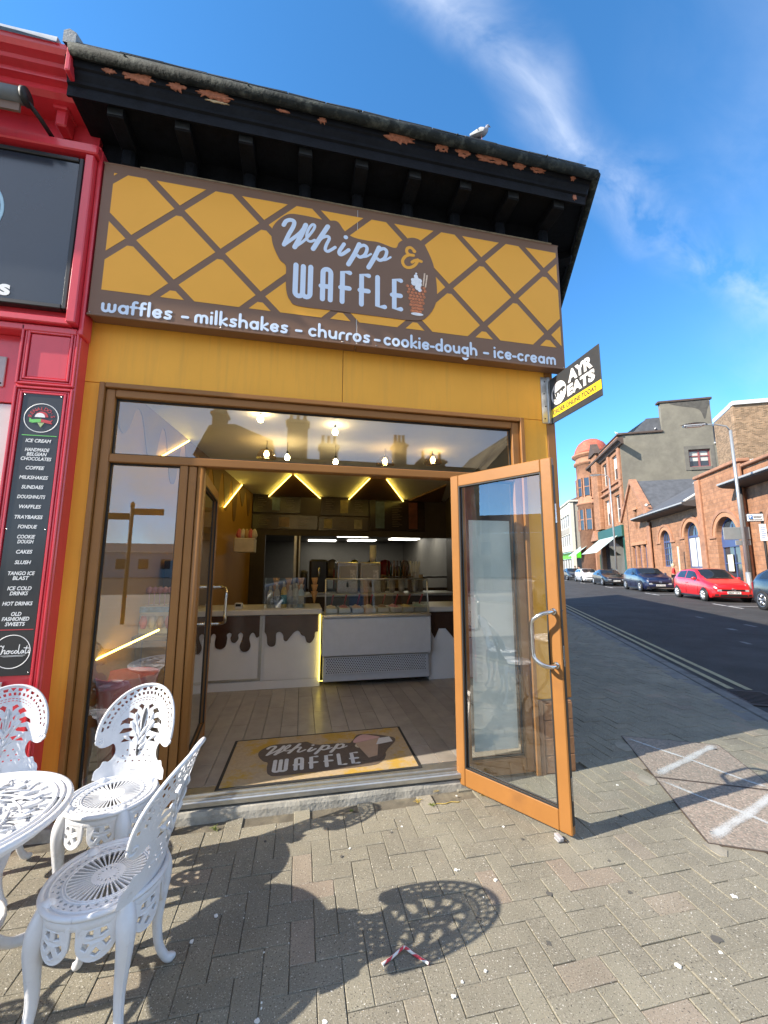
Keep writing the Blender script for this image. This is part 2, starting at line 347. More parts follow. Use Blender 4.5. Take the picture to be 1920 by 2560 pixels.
# ------------------------------------------------------------------ ground materials
def paver_mat(name, per_object):
    m = bpy.data.materials.new(name); m.use_nodes = True; t = m.node_tree; b = t.nodes['Principled BSDF']; b.inputs['Roughness'].default_value = .82; b.inputs['Specular IOR Level'].default_value = .3
    geo = t.nodes.new('ShaderNodeNewGeometry').outputs['Position']
    if per_object: tone = t.nodes.new('ShaderNodeObjectInfo').outputs['Random']
    else:
        at = t.nodes.new('ShaderNodeAttribute'); at.attribute_name = 'tone'; tone = at.outputs['Fac']
    rp = t.nodes.new('ShaderNodeValToRGB'); e = rp.color_ramp.elements; e[0].color = (.214,.196,.152,1); e[1].color = (.252,.232,.182,1)
    k = rp.color_ramp.elements.new(.93); k.color = (.245,.226,.172,1); k = rp.color_ramp.elements.new(.96); k.color = (.262,.214,.166,1)
    t.links.new(tone, rp.inputs['Fac'])
    # big stains
    n = t.nodes.new('ShaderNodeTexNoise'); n.inputs['Scale'].default_value = 1.7; n.inputs['Detail'].default_value = 8; n.inputs['Roughness'].default_value = .68; t.links.new(geo, n.inputs['Vector'])
    mr = t.nodes.new('ShaderNodeMapRange'); mr.inputs['From Min'].default_value = .3; mr.inputs['From Max'].default_value = .72; mr.inputs['To Min'].default_value = .72; mr.inputs['To Max'].default_value = 1.18; t.links.new(n.outputs['Fac'], mr.inputs['Value'])
    mu = t.nodes.new('ShaderNodeMixRGB'); mu.blend_type = 'MULTIPLY'; mu.inputs['Fac'].default_value = 1; t.links.new(rp.outputs[0], mu.inputs['Color1']); t.links.new(mr.outputs[0], mu.inputs['Color2'])
    # aggregate specks
    col = mu.outputs[0]
    for sc_, lo, hi, c in ((190, .60, .70, (.40,.37,.31)), (160, .605, .69, (.07,.064,.055)), (110, .68, .72, (.60,.58,.52))):
        v = t.nodes.new('ShaderNodeTexNoise'); v.inputs['Scale'].default_value = sc_; v.inputs['Detail'].default_value = 2; t.links.new(geo, v.inputs['Vector'])
        m1 = t.nodes.new('ShaderNodeMapRange'); m1.inputs['From Min'].default_value = lo; m1.inputs['From Max'].default_value = hi; t.links.new(v.outputs['Fac'], m1.inputs['Value'])
        mx = t.nodes.new('ShaderNodeMixRGB'); mx.inputs['Color2'].default_value = (*c, 1); t.links.new(m1.outputs[0], mx.inputs['Fac']); t.links.new(col, mx.inputs['Color1']); col = mx.outputs[0]
    t.links.new(col, b.inputs['Base Color'])
    bn = t.nodes.new('ShaderNodeTexNoise'); bn.inputs['Scale'].default_value = 190; bn.inputs['Detail'].default_value = 5; t.links.new(geo, bn.inputs['Vector'])
    bp = t.nodes.new('ShaderNodeBump'); bp.inputs['Strength'].default_value = .55; bp.inputs['Distance'].default_value = .004; t.links.new(bn.outputs['Fac'], bp.inputs['Height']); t.links.new(bp.outputs[0], b.inputs['Normal'])
    return m
M_pav1 = paver_mat('paver_single', True); M_pav2 = paver_mat('paver_field', False)
M_joint = mat('joint_sand', (.12,.105,.078), .95, var=.35, vs=9, bump=.4, bs=150, dirt=(.23,.20,.14), ds=6)
M_asph = mat('asphalt', (.046,.044,.042), .86, var=.22, vs=1.2, bump=.8, bs=220, dirt=(.075,.075,.075), ds=.7, dlo=.45, dhi=.8, spec=.3)
M_ground = mat('ground', (.09,.088,.08), .95, var=.2, vs=.3)
M_kerb = mat('kerb_stone', (.17,.165,.155), .85, var=.2, vs=5, bump=.4, bs=90, dirt=(.09,.085,.08), ds=3)
M_yline = mat('yellow_line_paint', (.36,.32,.19), .8, var=.15, vs=14, bump=.3, bs=200, dirt=(.11,.105,.095), ds=9, dlo=.55, dhi=.72)
M_wline = mat('white_line_paint', (.62,.62,.60), .8, var=.15, vs=14, dirt=(.2,.2,.2), ds=9, dlo=.5, dhi=.7)
struct('ground', MB().quad((-900,-900,-.07),(900,-900,-.07),(900,900,-.07),(-900,900,-.07)), M_ground)
road = struct('road', MB().quad((-60,-60,ROADZ),(160,-60,ROADZ),(160,220,ROADZ),(-60,220,ROADZ)), M_asph)
# near pavement: slab with kerb face
KO = 4.05
cor = [ot(KO,60), ot(KO,-1.2)]
c0 = Vector(ot(KO+3.2,-1.2)); 
for i in range(1, 9):
    a = i/8*R(64); d = -NX*math.cos(a)*3.2-SX*math.sin(a)*3.2; cor.append(tuple(c0+d))
cor += [(60, cor[-1][1]-.05, 0), (60, -6.4, 0)]
poly = [(p[0], p[1]) for p in cor]
# the corner flows into a straight kerb along the main road
poly = [(ot(KO,60)[0], ot(KO,60)[1]), ot(KO,-2.4)[:2], (ot(KO,-2.4)[0]+.05, -4.3), (2.6,-5.6), (-5,-5.6), (-7.5,-2.0), (-60,-2.0), (-60,3.0), (1.9,3.0), ot(1.7,60)[:2]]
mb = MB().prism(poly, -.06, -.011, 'z'); pav = struct('pavement', mb, M_joint)
# kerb stones along the side street
mbk = []
for i in range(19):
    t0 = -2.4+i*.92
    k = MB().box(KO-.14, KO+.01, t0+.004, t0+.916, -.06, .004, .012, fn=lambda x, y, z: ot(x, y, z)); o = part('kerb_stone', k, M_kerb, pav)
k = MB().box(KO-.14, KO+.01, 15.1, 60, -.06, .004, fn=lambda x, y, z: ot(x, y, z)); part('kerb_run', k, M_kerb, pav)
# herringbone pavers 200 x 100
def in_front(x, y):
    # inside the picture?
    v = Vector((x, y, 0))-CAMPOS; z = v.dot(fwd)
    if z < .2: return False
    px = 960+985*v.dot(r2)/z; py = 1280-985*v.dot(u2)/z
    return -30 < px < 1950 and py < 2590
cells = []
U = .0985
for i in range(-48, 140):
    for j in range(-46, 170):
        t = (i-j) % 4
        if t == 0: cx, cy, hz = (i+1)*U, (j+.5)*U, True
        elif t == 3: cx, cy, hz = (i+.5)*U, (j+1)*U, False
        else: continue
        o_, t_ = to_ot(cx, cy)
        if o_ > 3.80 or t_ > 15.5 or cy < -4.4 or cx > 9.5: continue
        if cx < 1.12 and cy > -.165: continue
        if cx < 2.02 and cy > .06: continue
        if o_ < 1.84 and cy > .0: continue
        if 2.45 < o_ < 3.05 and .28 < t_ < 1.57: continue
        cells.append((cx, cy, hz))
cells.sort(key=lambda c: (0 if in_front(c[0], c[1]) else 1, (Vector((c[0], c[1], 0))-CAMPOS).length))
def brick_mesh(hz, k):
    rr = random.Random(k); a, b = (U, U/2) if hz else (U/2, U)
    g = .0012
    m = MB(); z0, z1 = -.02, 0.0; bv = .0026
    x0, x1, y0, y1 = -a+g, a-g, -b+g, b-g
    j = lambda: rr.uniform(-.0012, .0012)
    top = [(x0+bv+j(), y0+bv+j(), z1), (x1-bv+j(), y0+bv+j(), z1), (x1-bv+j(), y1-bv+j(), z1), (x0+bv+j(), y1-bv+j(), z1)]
    mid = [(x0, y0, z1-.0022), (x1, y0, z1-.0022), (x1, y1, z1-.0022), (x0, y1, z1-.0022)]
    bot = [(x, y, z0) for x, y, _ in mid]
    fs = [(0,1,2,3)]+[(4+i, 4+(i+1) % 4, (i+1) % 4, i) for i in range(4)]+[(8+i, 8+(i+1) % 4, 4+(i+1) % 4, 4+i) for i in range(4)]
    return m.add(top+mid+bot, fs)
vars_ = {(h, k): brick_mesh(h, k).mesh('brick') for h in (True, False) for k in range(3)}
for me in vars_.values(): me.materials.append(M_pav1)
NB = 300
for q, (cx, cy, hz) in enumerate(cells[:NB]):
    o = bpy.data.objects.new('brick', vars_[hz, q % 3]); COL.objects.link(o); o.parent = pav
    o.location = (cx, cy, random.uniform(-.0022, .0022)); o.rotation_euler = (random.gauss(0, .006), random.gauss(0, .006), random.gauss(0, .008))
fm = MB(); tones = []
bm_ = {h: [brick_mesh(h, k) for k in range(3)] for h in (True, False)}
for q, (cx, cy, hz) in enumerate(cells[NB:]):
    b = bm_[hz][q % 3]; rx, ry, dz, rz = random.gauss(0, .006), random.gauss(0, .006), random.uniform(-.0022, .0022), random.gauss(0, .008)
    fm.add([(cx+x-y*rz, cy+y+x*rz, z+dz+x*ry+y*rx) for x, y, z in b.v], b.f); tones += [random.random()]*len(b.f)
me = fm.mesh('brick_field'); at = me.attributes.new('tone', 'FLOAT', 'FACE'); at.data.foreach_set('value', tones)
link('brick_field', me, M_pav2, pav, kind='stuff')
# edging slabs between the pavers and the kerb
mbs = MB(); 
for i in range(22):
    t0 = -2.2+i*.61
    o = part('edging_slab', MB().box(3.705, KO-.15, t0+.004, t0+.606, -.02, random.uniform(-.002,.002), .006, fn=lambda x, y, z: ot(x, y, z)), M_kerb, pav)
# two inspection covers filled with pink aggregate, each crossed with white spray paint
def agg_mat():
    m = bpy.data.materials.new('pink_aggregate'); m.use_nodes = True; t = m.node_tree; b = t.nodes['Principled BSDF']; b.inputs['Roughness'].default_value = .85
    geo = t.nodes.new('ShaderNodeNewGeometry').outputs['Position']
    v = t.nodes.new('ShaderNodeTexVoronoi'); v.inputs['Scale'].default_value = 95; t.links.new(geo, v.inputs['Vector'])
    sp = t.nodes.new('ShaderNodeSeparateColor'); t.links.new(v.outputs['Color'], sp.inputs[0])
    rp = t.nodes.new('ShaderNodeValToRGB'); e = rp.color_ramp.elements; e[0].color = (.17,.148,.12,1); e[1].color = (.36,.30,.245,1)
    for p, c in ((.3,(.27,.215,.172,1)),(.55,(.215,.195,.16,1)),(.8,(.31,.245,.20,1))): k = rp.color_ramp.elements.new(p); k.color = c
    t.links.new(sp.outputs[0], rp.inputs['Fac']); t.links.new(rp.outputs[0], b.inputs['Base Color'])
    bp = t.nodes.new('ShaderNodeBump'); bp.inputs['Strength'].default_value = .6; bp.inputs['Distance'].default_value = .004; bp.invert = True; t.links.new(v.outputs['Distance'], bp.inputs['Height']); t.links.new(bp.outputs[0], b.inputs['Normal'])
    return m
M_agg = agg_mat()
def spray_mat():
    m = bpy.data.materials.new('white_spray'); m.use_nodes = True; t = m.node_tree; t.nodes.clear()
    out = t.nodes.new('ShaderNodeOutputMaterial'); df = t.nodes.new('ShaderNodeBsdfDiffuse'); df.inputs['Color'].default_value = (.60,.62,.62,1); tr = t.nodes.new('ShaderNodeBsdfTransparent')
    at = t.nodes.new('ShaderNodeAttribute'); at.attribute_name = 'edge'
    geo = t.nodes.new('ShaderNodeNewGeometry').outputs['Position']
    n = t.nodes.new('ShaderNodeTexNoise'); n.inputs['Scale'].default_value = 110; n.inputs['Detail'].default_value = 4; t.links.new(geo, n.inputs['Vector'])
    n2 = t.nodes.new('ShaderNodeTexNoise'); n2.inputs['Scale'].default_value = 9; n2.inputs['Detail'].default_value = 3; t.links.new(geo, n2.inputs['Vector'])
    s = mk_math(t, 'ADD', mk_math(t, 'MULTIPLY', at.outputs['Fac'], 1.25), mk_math(t, 'SUBTRACT', mk_math(t, 'MULTIPLY', n.outputs['Fac'], 1.6), 1.05))
    s = mk_math(t, 'MULTIPLY', mk_math(t, 'ADD', s, mk_math(t, 'MULTIPLY', mk_math(t,'SUBTRACT', n2.outputs['Fac'], .5), 1.1), clamp=True), .68)
    mx = t.nodes.new('ShaderNodeMixShader'); t.links.new(s, mx.inputs['Fac']); t.links.new(tr.outputs[0], mx.inputs[1]); t.links.new(df.outputs[0], mx.inputs[2]); t.links.new(mx.outputs[0], out.inputs['Surface'])
    return m
M_spray = spray_mat()
M_edge = mat('cover_edge_steel', (.13,.10,.08), .6, .5, var=.3, vs=20)
M_mort = mat('pale_mortar', (.28,.255,.205), .9, var=.25, vs=12, bump=.4, bs=90)
def spray_line(pts, w):
    rows = []; ed = []
    P = smooth2([(p[0], p[1]) for p in pts], 6)
    for i, p in enumerate(P):
        a = Vector(P[min(i+1, len(P)-1)])-Vector(P[max(i-1, 0)]); a.normalize(); nrm = Vector((-a.y, a.x)); ww = w*(1.15+.12*math.sin(i*.7))
        endf = min(1, min(i, len(P)-1-i)/3)
        for s, e in ((-1, 0), (-.45, .8), (0, 1), (.45, .8), (1, 0)):
            rows.append((p[0]+nrm.x*ww*s, p[1]+nrm.y*ww*s)); ed.append(e*endf)
    return rows, ed, len(P)
def cover(t0, t1, label):
    T = thing('inspection_cover', label, 'inspection cover', ot(2.75, (t0+t1)/2, 0), 0)
    f = lambda x, y, z: ot(x, y, z)
    part('tray', MB().box(2.385, 3.115, t0, t1, -.02, .0065, fn=f), M_agg, T)
    e = MB()
    for (a, b, c, d) in ((2.379,2.385,t0-.006,t1+.006),(3.115,3.121,t0-.006,t1+.006),(2.385,3.115,t0-.006,t0),(2.385,3.115,t1,t1+.006)): e.box(a, b, c, d, -.02, .0072, fn=f)
    part('rim', e, M_edge, T)
    for (a, b) in ((2.46,t0+.1),(3.04,t1-.1)):
        part('keyhole', MB().box(a-.022, a+.022, b-.012, b+.012, .0, .0080, fn=f), mat('iron_dark', (.03,.028,.026), .6, .6), T)
    return T
cA = cover(.925, 1.64, 'pink aggregate inspection cover with white sprayed cross, nearer the shaded pavement')
cB = cover(.21, .905, 'pink aggregate inspection cover with white sprayed cross, nearer the camera at right')
def cross(T, t0, t1):
    mbx = MB(); eds = []
    for k, (pts, w) in enumerate((([(2.40,t1-.03),(2.57,t1-.2),(2.75,(t0+t1)/2+.0),(2.95,t0+.13),(3.09,t0+.02)], .019), ([(3.10,t1-.02),(2.93,t1-.17),(2.75,(t0+t1)/2),(2.55,t0+.17),(2.40,t0+.02)], .034))):
        rows, ed, n = spray_line(pts, w); z = .0092+k*.002
        mbx.grid([[ot(*rows[i*5+j], z) for j in range(5)] for i in range(n)]); eds += ed
    me = mbx.mesh('painted_cross'); at = me.attributes.new('edge', 'FLOAT', 'POINT'); at.data.foreach_set('value', eds)
    link('painted_cross', me, M_spray, T)
cross(cA, .925, 1.64); cross(cB, .21, .905)
# mortar chips beside the covers
for (a, b, s) in ((2.31, .86, .07), (2.33, 1.42, .09), (2.40, .17, .06)):
    pts = [(a+s*.95*math.cos(k/7*2*pi)*random.uniform(.6,1), b+s*1.2*math.sin(k/7*2*pi)*random.uniform(.6,1)) for k in range(7)]
    part('mortar_patch', MB().add([ot(p[0], p[1], z) for z in (-.01, .0040) for p in pts], [tuple(range(7,14))]+[(i,(i+1)%7,7+(i+1)%7,7+i) for i in range(7)]), M_mort, pav)
# double yellow lines, gully, bay markings on the road
def strip(o0, o1, t0, t1, z): return MB().quad(ot(o0,t0,z), ot(o1,t0,z), ot(o1,t1,z), ot(o0,t1,z))
part('yellow_line', strip(4.23,4.31,3.75,75,ROADZ+.006), M_yline, road); part('yellow_line', strip(4.43,4.51,3.75,75,ROADZ+.006), M_yline, road)
part('yellow_line', strip(4.23,4.31,-3,2.95,ROADZ+.006), M_yline, road); part('yellow_line', strip(4.43,4.51,-3,2.95,ROADZ+.006), M_yline, road)
M_iron = mat('cast_iron', (.035,.034,.034), .55, .6, var=.3, vs=30)
g = thing('drain_grating', 'black cast iron drain grating set in the road by the yellow lines', 'drain', ot(4.34,3.35,ROADZ))
fo = lambda x, y, z: ot(x, y, z)
part('frame', MB().box(4.12,4.57,3.06,3.10,ROADZ,ROADZ+.015,.003,fo).box(4.12,4.57,3.62,3.66,ROADZ,ROADZ+.015,.003,fo).box(4.12,4.16,3.1,3.62,ROADZ,ROADZ+.015,.003,fo).box(4.53,4.57,3.1,3.62,ROADZ,ROADZ+.015,.003,fo), M_iron, g)
for i in range(9): part('bar', MB().box(4.16,4.53,3.12+i*.056,3.145+i*.056,ROADZ+.001,ROADZ+.014,.003,fo), M_iron, g)
part('pit', MB().box(4.161,4.529,3.101,3.619,ROADZ+.001,ROADZ+.004,0,fo), mat('black_void', (.006,.006,.006), .95, var=0), g)
for t0 in (16.9, 24.5, 33.0, 42.0, 51):
    part('bay_line', strip(10.75,13.1,t0,t0+.1,ROADZ+.006), M_wline, road)
    part('bay_line', strip(10.75,10.85,t0-1.0,t0+1.1,ROADZ+.006), M_wline, road)
for (a, b, c, d) in ((7.2,7.35,9.5,9.8),(8.1,8.2,10.3,10.8),(6.4,6.5,7.4,7.7),(7.7,7.8,12.1,12.5)):
    part('worn_mark', strip(a,b,c,d,ROADZ+.006), mat('worn_white', (.16,.16,.16), .85, var=.3, vs=20), road)
# far pavement
fp = struct('far_pavement', MB().add([ot(a,b,z) for z in (-.06,.06) for a,b in ((13.1,-10),(16.2,-10),(16.2,120),(13.1,120))], [(4,5,6,7),(0,1,5,4),(3,0,4,7)]), mat('far_slabs', (.23,.215,.185), .9, var=.2, vs=1.5))

# added pale paving over the main road, bounces warm sun onto the facade
struct('bounce_plaza', MB().quad((-60,-22,-.04),(40,-22,-.04),(40,-5.65,-.04),(-60,-5.65,-.04)), mat('bounce_paving', (.42,.37,.29), .9, var=.12, vs=1.2))
# ------------------------------------------------------------------ shop materials
M_yel = mat('ochre_paint', (.90,.44,.065), .5, var=.06, vs=2.5, bump=.06, bs=25, coat=.0, spec=.15, dirt=(.82,.40,.06), ds=1.6, dlo=.58, dhi=.8, streak=(.70,.35,.07))
M_frame = mat('brown_powder_coat', (.29,.128,.034), .42, var=.08, vs=4, bump=.05, bs=60, spec=.35, dirt=(.21,.095,.032), ds=3.5, dlo=.55, dhi=.8)
M_signb = mat('sign_brown', (.19,.105,.062), .4, var=.05, vs=4, coat=.0, spec=.4)
M_signy = mat('sign_yellow', (.90,.43,.06), .4, var=.03, vs=3, coat=.0, spec=.2)
M_signw = mat('sign_pale', (.66,.76,.90), .4, var=.02)
M_black = mat('flaking_black_paint', (.006,.007,.010), .6, var=.5, vs=12, bump=.5, bs=30, spec=.15, dirt=(.009,.011,.014), ds=3.5, dlo=.45, dhi=.75)
M_terr = mat('bare_terracotta', (.40,.155,.09), .9, var=.4, vs=45, bump=.3, bs=80)
M_lead = mat('gutter_grey_green', (.022,.027,.027), .8, var=.5, vs=10, bump=.6, bs=40, spec=.2, dirt=(.085,.095,.085), ds=14, dlo=.5, dhi=.66)
M_slate = mat('slate', (.075,.08,.085), .7, var=.3, vs=4, bump=.3, bs=40)
M_oldwood = mat('weathered_wood', (.27,.22,.14), .85, var=.45, vs=25, bump=.5, bs=60)
M_conc = mat('threshold_concrete', (.36,.34,.29), .88, var=.2, vs=8, bump=.5, bs=50, dirt=(.22,.21,.18), ds=5)
M_alu = mat('aluminium', (.55,.55,.53), .38, .9, var=.12, vs=20)
M_steel = mat('brushed_steel', (.62,.61,.58), .24, 1.0, var=.06, vs=30)
M_rub = mat('rubber_gasket', (.015,.015,.015), .6, var=0)
M_glass = glass('window_glass', ior=1.75, ripple=.012)
M_dglass = glass('door_glass', ior=1.62, ripple=.02, smear=.03)
M_wall = mat('side_render', (.36,.33,.28), .9, var=.15, vs=2)
# ------------------------------------------------------------------ the waffle shop building
SHOP = thing('waffle_shop', 'single storey corner waffle shop with yellow walls and black cornice', 'shop', (0.3,0,0))
CX = 2.06
def shop(name, mb, m, kind=None): return part(name, mb, m, SHOP, kind=kind)
# walls behind the cladding (front piers, side wall and back kept hollow for the shop room)
sw = MB()
e0 = Vector((CX, 0, 0)); side = lambda d, t, z: tuple(e0+NX*d+SX*t+Vector((0,0,z)))
sw.add([side(-.02,.0,0), side(-.02,16,0), side(-.02,16,4.5), side(-.02,.0,4.5), side(-.25,.12,0), side(-.25,16,0), side(-.25,16,4.5), side(-.25,.12,4.5)], [(0,1,2,3),(7,6,5,4),(0,3,7,4),(3,2,6,7)])
sw.box(-1.5, CX-.06, .02, .22, 2.74, 4.5); sw.box(-1.5, -1.36, .02, .22, 0, 2.74); sw.box(1.77, CX-.06, .02, .22, 0, 2.74)
sw.box(-1.75, -1.5, .02, 12, 0, 4.5)
shop('wall', sw, M_wall)
# ochre cladding panels with open seams
for (a, b, c, d) in ((-1.5, .262, 2.728, 3.22), (.266, 1.982, 2.728, 3.22), (-1.5, -1.353, .0, 2.724), (1.76, 1.982, .515, 2.724)):
    shop('cladding_panel', MB().box(a, b, -.004, .02, c, d, .002), M_yel)
shop('corner_trim', MB().box(1.984, CX, -.008, .02, .515, 3.22, .003), M_frame)
shop('plinth', MB().box(1.762, 1.80, -.03, .02, -.02, .515, .006).box(1.80, 2.05, -.02, .02, -.02, .50, .006), mat('plinth_brown_stone', (.26,.125,.055), .7, var=.25, vs=6, bump=.4, bs=30))
for k in range(4): shop('plinth_block', MB().box(1.803, 2.047, -.027, -.019, .005+k*.122, .12+k*.122, .004), MATS['plinth_brown_stone'])
# rendered upper wall behind the sign and cornice
shop('frieze', MB().box(-1.5, CX+.02, -.02, .02, 4.24, 4.55), M_black)
# cornice profile (distance out, height), mitred round the corner
prof = [(.02,4.535),(.335,4.535),(.335,4.490),(.352,4.485),(.352,4.560),(.366,4.568),(.366,4.590),(.372,4.602),(.384,4.625),(.386,4.645),(.398,4.652),(.404,4.675),(.408,4.70),(.408,4.715),(.02,4.74)]
CXC = 2.0
def mit(d, z): return (CXC+.625*d, -d, z)
rows = []
for (d, z) in prof:
    c = Vector(mit(d, z)); rows.append([(-1.56, -d, z), tuple(c), tuple(c+SX*16)])
cm = MB(); n = len(rows)
for i in range(n):
    a, b = rows[i], rows[(i+1) % n]
    cm.quad(a[0], a[1], b[1], b[0]); cm.quad(a[1], a[2], b[2], b[1])
cm.add([r[0] for r in rows], [tuple(range(n))])
cornice = shop('cornice', cm, M_black)
# modillion blocks; face plates carry the sky's light as a lighter blue-grey colour
M_modf = mat('modillion_sky_light', (.035,.042,.05), .5, var=.3, vs=10, bump=.3, bs=30)
for k in range(9):
    x = -1.30+k*.413
    mo = part('modillion', MB().box(x-.052, x+.052, -.305, -.021, 4.455, 4.532, .006).box(x-.044, x+.044, -.10, -.0205, 4.31, 4.46, .02), M_black, cornice)
    part('modillion_sky_face', MB().box(x-.046, x+.046, -.309, -.3052, 4.465, 4.52, .001), M_modf, cornice)
for k in range(5):
    b = Vector((CX,0,0))+SX*(.35+k*.6)
    part('modillion', MB().box(-.05,.05,0,.30,4.455,4.532,.006, fn=lambda x,y,z: tuple(b+SX*x+NX*y+Vector((0,0,z)))), M_black, cornice)
# gutter (half round) + brackets, slates at the eave, hipped roof
gp = [(-1.52,-.432,4.722), (CXC+.625*.432,-.432,4.690)]
c = Vector((CXC+.625*.432,-.432,4.690))
shop('gutter', MB().tube([gp[0], gp[1]], .036, 14, rnd=False).tube([tuple(c), tuple(c+SX*16)], .036, 12), M_lead)
for x in (-1.2,-.45,.3,1.05,1.8): part('gutter_clip', MB().tube([(x,-.39,4.745),(x,-.432,4.757-.008*x),(x,-.474,4.715)], .006, 6), M_lead, SHOP)
for k in range(14):
    x = -1.5+k*.262; z = 4.762-(k*.262)*.008
    mb = MB().box(-.129,.129,0,.42,-.006,.006,.002, fn=lambda a,b,cc: (x+.13+a, -.452+random.uniform(-.004,.004)+b, z+b*1.15+cc)); shop('slate', mb, M_slate)
apx = [(-1.56, 2.2, 7.45), (.35, 2.2, 7.45)]; ec = Vector((CXC+.19,-.36,4.76)); far = ec+SX*16
ap2 = Vector((.35,2.2,7.45))+SX*15
shop('roof', MB().add([(-1.56,-.40,4.77), tuple(ec), apx[1], apx[0], tuple(far), tuple(ap2), (-1.56,12,4.83), (-1.56,12,7.4)], [(0,1,2,3),(1,4,5,2),(3,2,5,7)]), M_slate)
# flaked-off paint on the cornice
def blot(x, z, w, h, y, par, m, seed, nm='flaked_patch'):
    rr = random.Random(seed); n = 34
    pts = []
    for k in range(n):
        a = 2*pi*k/n; px, pz = math.cos(a), math.sin(a)
        q = rr.uniform(.58, 1.05); pz = max(pz, -.9)
        pts.append((x+px*w/2*q, z+pz*h/2*q*(1 if pz > 0 else rr.uniform(.6,1.2))))
    # follow the face of the cornice
    def yy(zz):
        for (d0, z0), (d1, z1) in zip(prof[3:], prof[4:]):
            if z0 <= zz <= z1 and z1 > z0: return -(d0+(d1-d0)*(zz-z0)/(z1-z0))-.003
        return -.412
    f = yy if y is None else (lambda zz: y)
    me = MB(); front = [(p[0], f(p[1])-.002, p[1]) for p in pts]; back = [(p[0], f(p[1])+.012, p[1]) for p in pts]; n = len(pts)
    me.add(front+back, [tuple(range(n))]+[(i, n+i, n+(i+1) % n, (i+1) % n) for i in range(n)])
    return part(nm, me, m, par)
for i, (x, w, h) in enumerate(((-1.31,.09,.03),(-1.13,.22,.055),(-.91,.13,.045),(-.67,.26,.05),(-.22,.10,.02),(.05,.07,.035),(.62,.25,.07),(.95,.12,.05),(1.12,.13,.055),(1.36,.29,.05),(1.60,.12,.04),(1.76,.15,.035),(2.08,.05,.03))):
    blot(x, 4.665-(x+1.3)*.003, w, h, None, cornice, M_terr, i+3)
blot(2.12, 4.53, .04, .06, -.355, cornice, M_terr, 91); blot(1.95, 4.38, .09, .05, -.024, SHOP, M_terr, 92)
blot(-.66, 4.635, .16, .016, None, cornice, mat('old_cream_paint', (.55,.42,.25), .8), 77)
# weathered bead above the sign
shop('bead', MB().box(-1.42, 2.10, -.105, -.02, 4.292, 4.312, .006).box(-1.2, 2.05, -.125, -.10, 4.294, 4.303, .003), M_oldwood)
# ------------------------------------------------------------------ window frame, glazing
fr = thing('shop_window_frame', 'brown aluminium shopfront frame with transom light and two sidelights', 'window frame', (.2,0,.1))
def frm(name, mb, m=M_frame): return part(name, mb, m, fr)
Z0 = .0
frm('architrave', MB().box(-1.352, -1.32, -.035, .05, .0, 2.722, .004).box(1.722, 1.757, -.035, .05, .0, 2.722, .004).box(-1.318, 1.72, -.035, .05, 2.688, 2.722, .004))
frm('stile', MB().box(-1.318, -1.262, -.012, .07, .02, 2.686, .005)); frm('stile', MB().box(1.655, 1.72, -.012, .07, .02, 2.686, .005))
frm('head_rail', MB().box(-1.26, 1.653, -.012, .07, 2.632, 2.686, .005))
frm('transom_bar', MB().box(-1.26, 1.653, -.014, .07, 2.184, 2.240, .005))
frm('mullion', MB().box(-.826, -.776, -.012, .07, .02, 2.182, .005).box(-.772, -.722, -.004, .085, .02, 2.182, .005))
frm('mullion', MB().box(1.185, 1.232, -.012, .07, .02, 2.182, .005).box(1.15, 1.182, -.004, .085, .02, 2.182, .004))
frm('bottom_rail', MB().box(-1.26, -.828, -.012, .07, .02, .125, .005)); frm('bottom_rail', MB().box(1.234, 1.653, -.012, .07, .02, .125, .005))
def pane(x0, x1, z0, z1, y=.03, name='pane'):
    p = frm(name, MB().quad((x0,y,z0),(x1,y,z0),(x1,y,z1),(x0,y,z1)), M_glass)
    part('gasket', MB().box(x0,x1,y-.012,y+.004,z0,z0+.009).box(x0,x1,y-.012,y+.004,z1-.009,z1).box(x0,x0+.009,y-.0121,y+.004,z0+.009,z1-.009).box(x1-.009,x1,y-.0121,y+.004,z0+.009,z1-.009), M_rub, p)
    return p
pane(-1.26, 1.653, 2.242, 2.630); pane(-1.26, -.828, .127, 2.182); pane(1.234, 1.653, .127, 2.182)
# frosted white sheet fixed inside the right sidelight
single('white_board', MB().box(1.275, 1.625, .040, .046, .17, 1.87, .002), mat('white_acrylic', (.86,.91,.88), .35, var=.03), 'tall white sheet standing behind the right sidelight glass', 'board')
frm('threshold', MB().box(-.72, 1.15, -.075, .10, .062, .098, .006).box(-.72, 1.15, -.05, -.035, .098, .104).box(-.72, 1.15, .0, .012, .098, .104), M_alu)
# concrete step
st = MB(); N = 26
pts = [(-1.5+i*(2.66/N), -.105+noise.noise(Vector((i*.7,0,0)))*.012+.03*max(0,(i-16)/10)) for i in range(N+1)]
top = [(x, y+.015, .050+noise.noise(Vector((x*3,2,0)))*.004) for x, y in pts]; bot = [(x, y, -.02) for x, y in pts]; bk = [(x, .06, .056) for x, y in pts]
st.grid([bot, [(x, y+.006, .030) for x, y in pts], top, bk], smooth=False)
single('door_step', st, M_conc, 'rough pale concrete step under the shop door threshold', 'step')
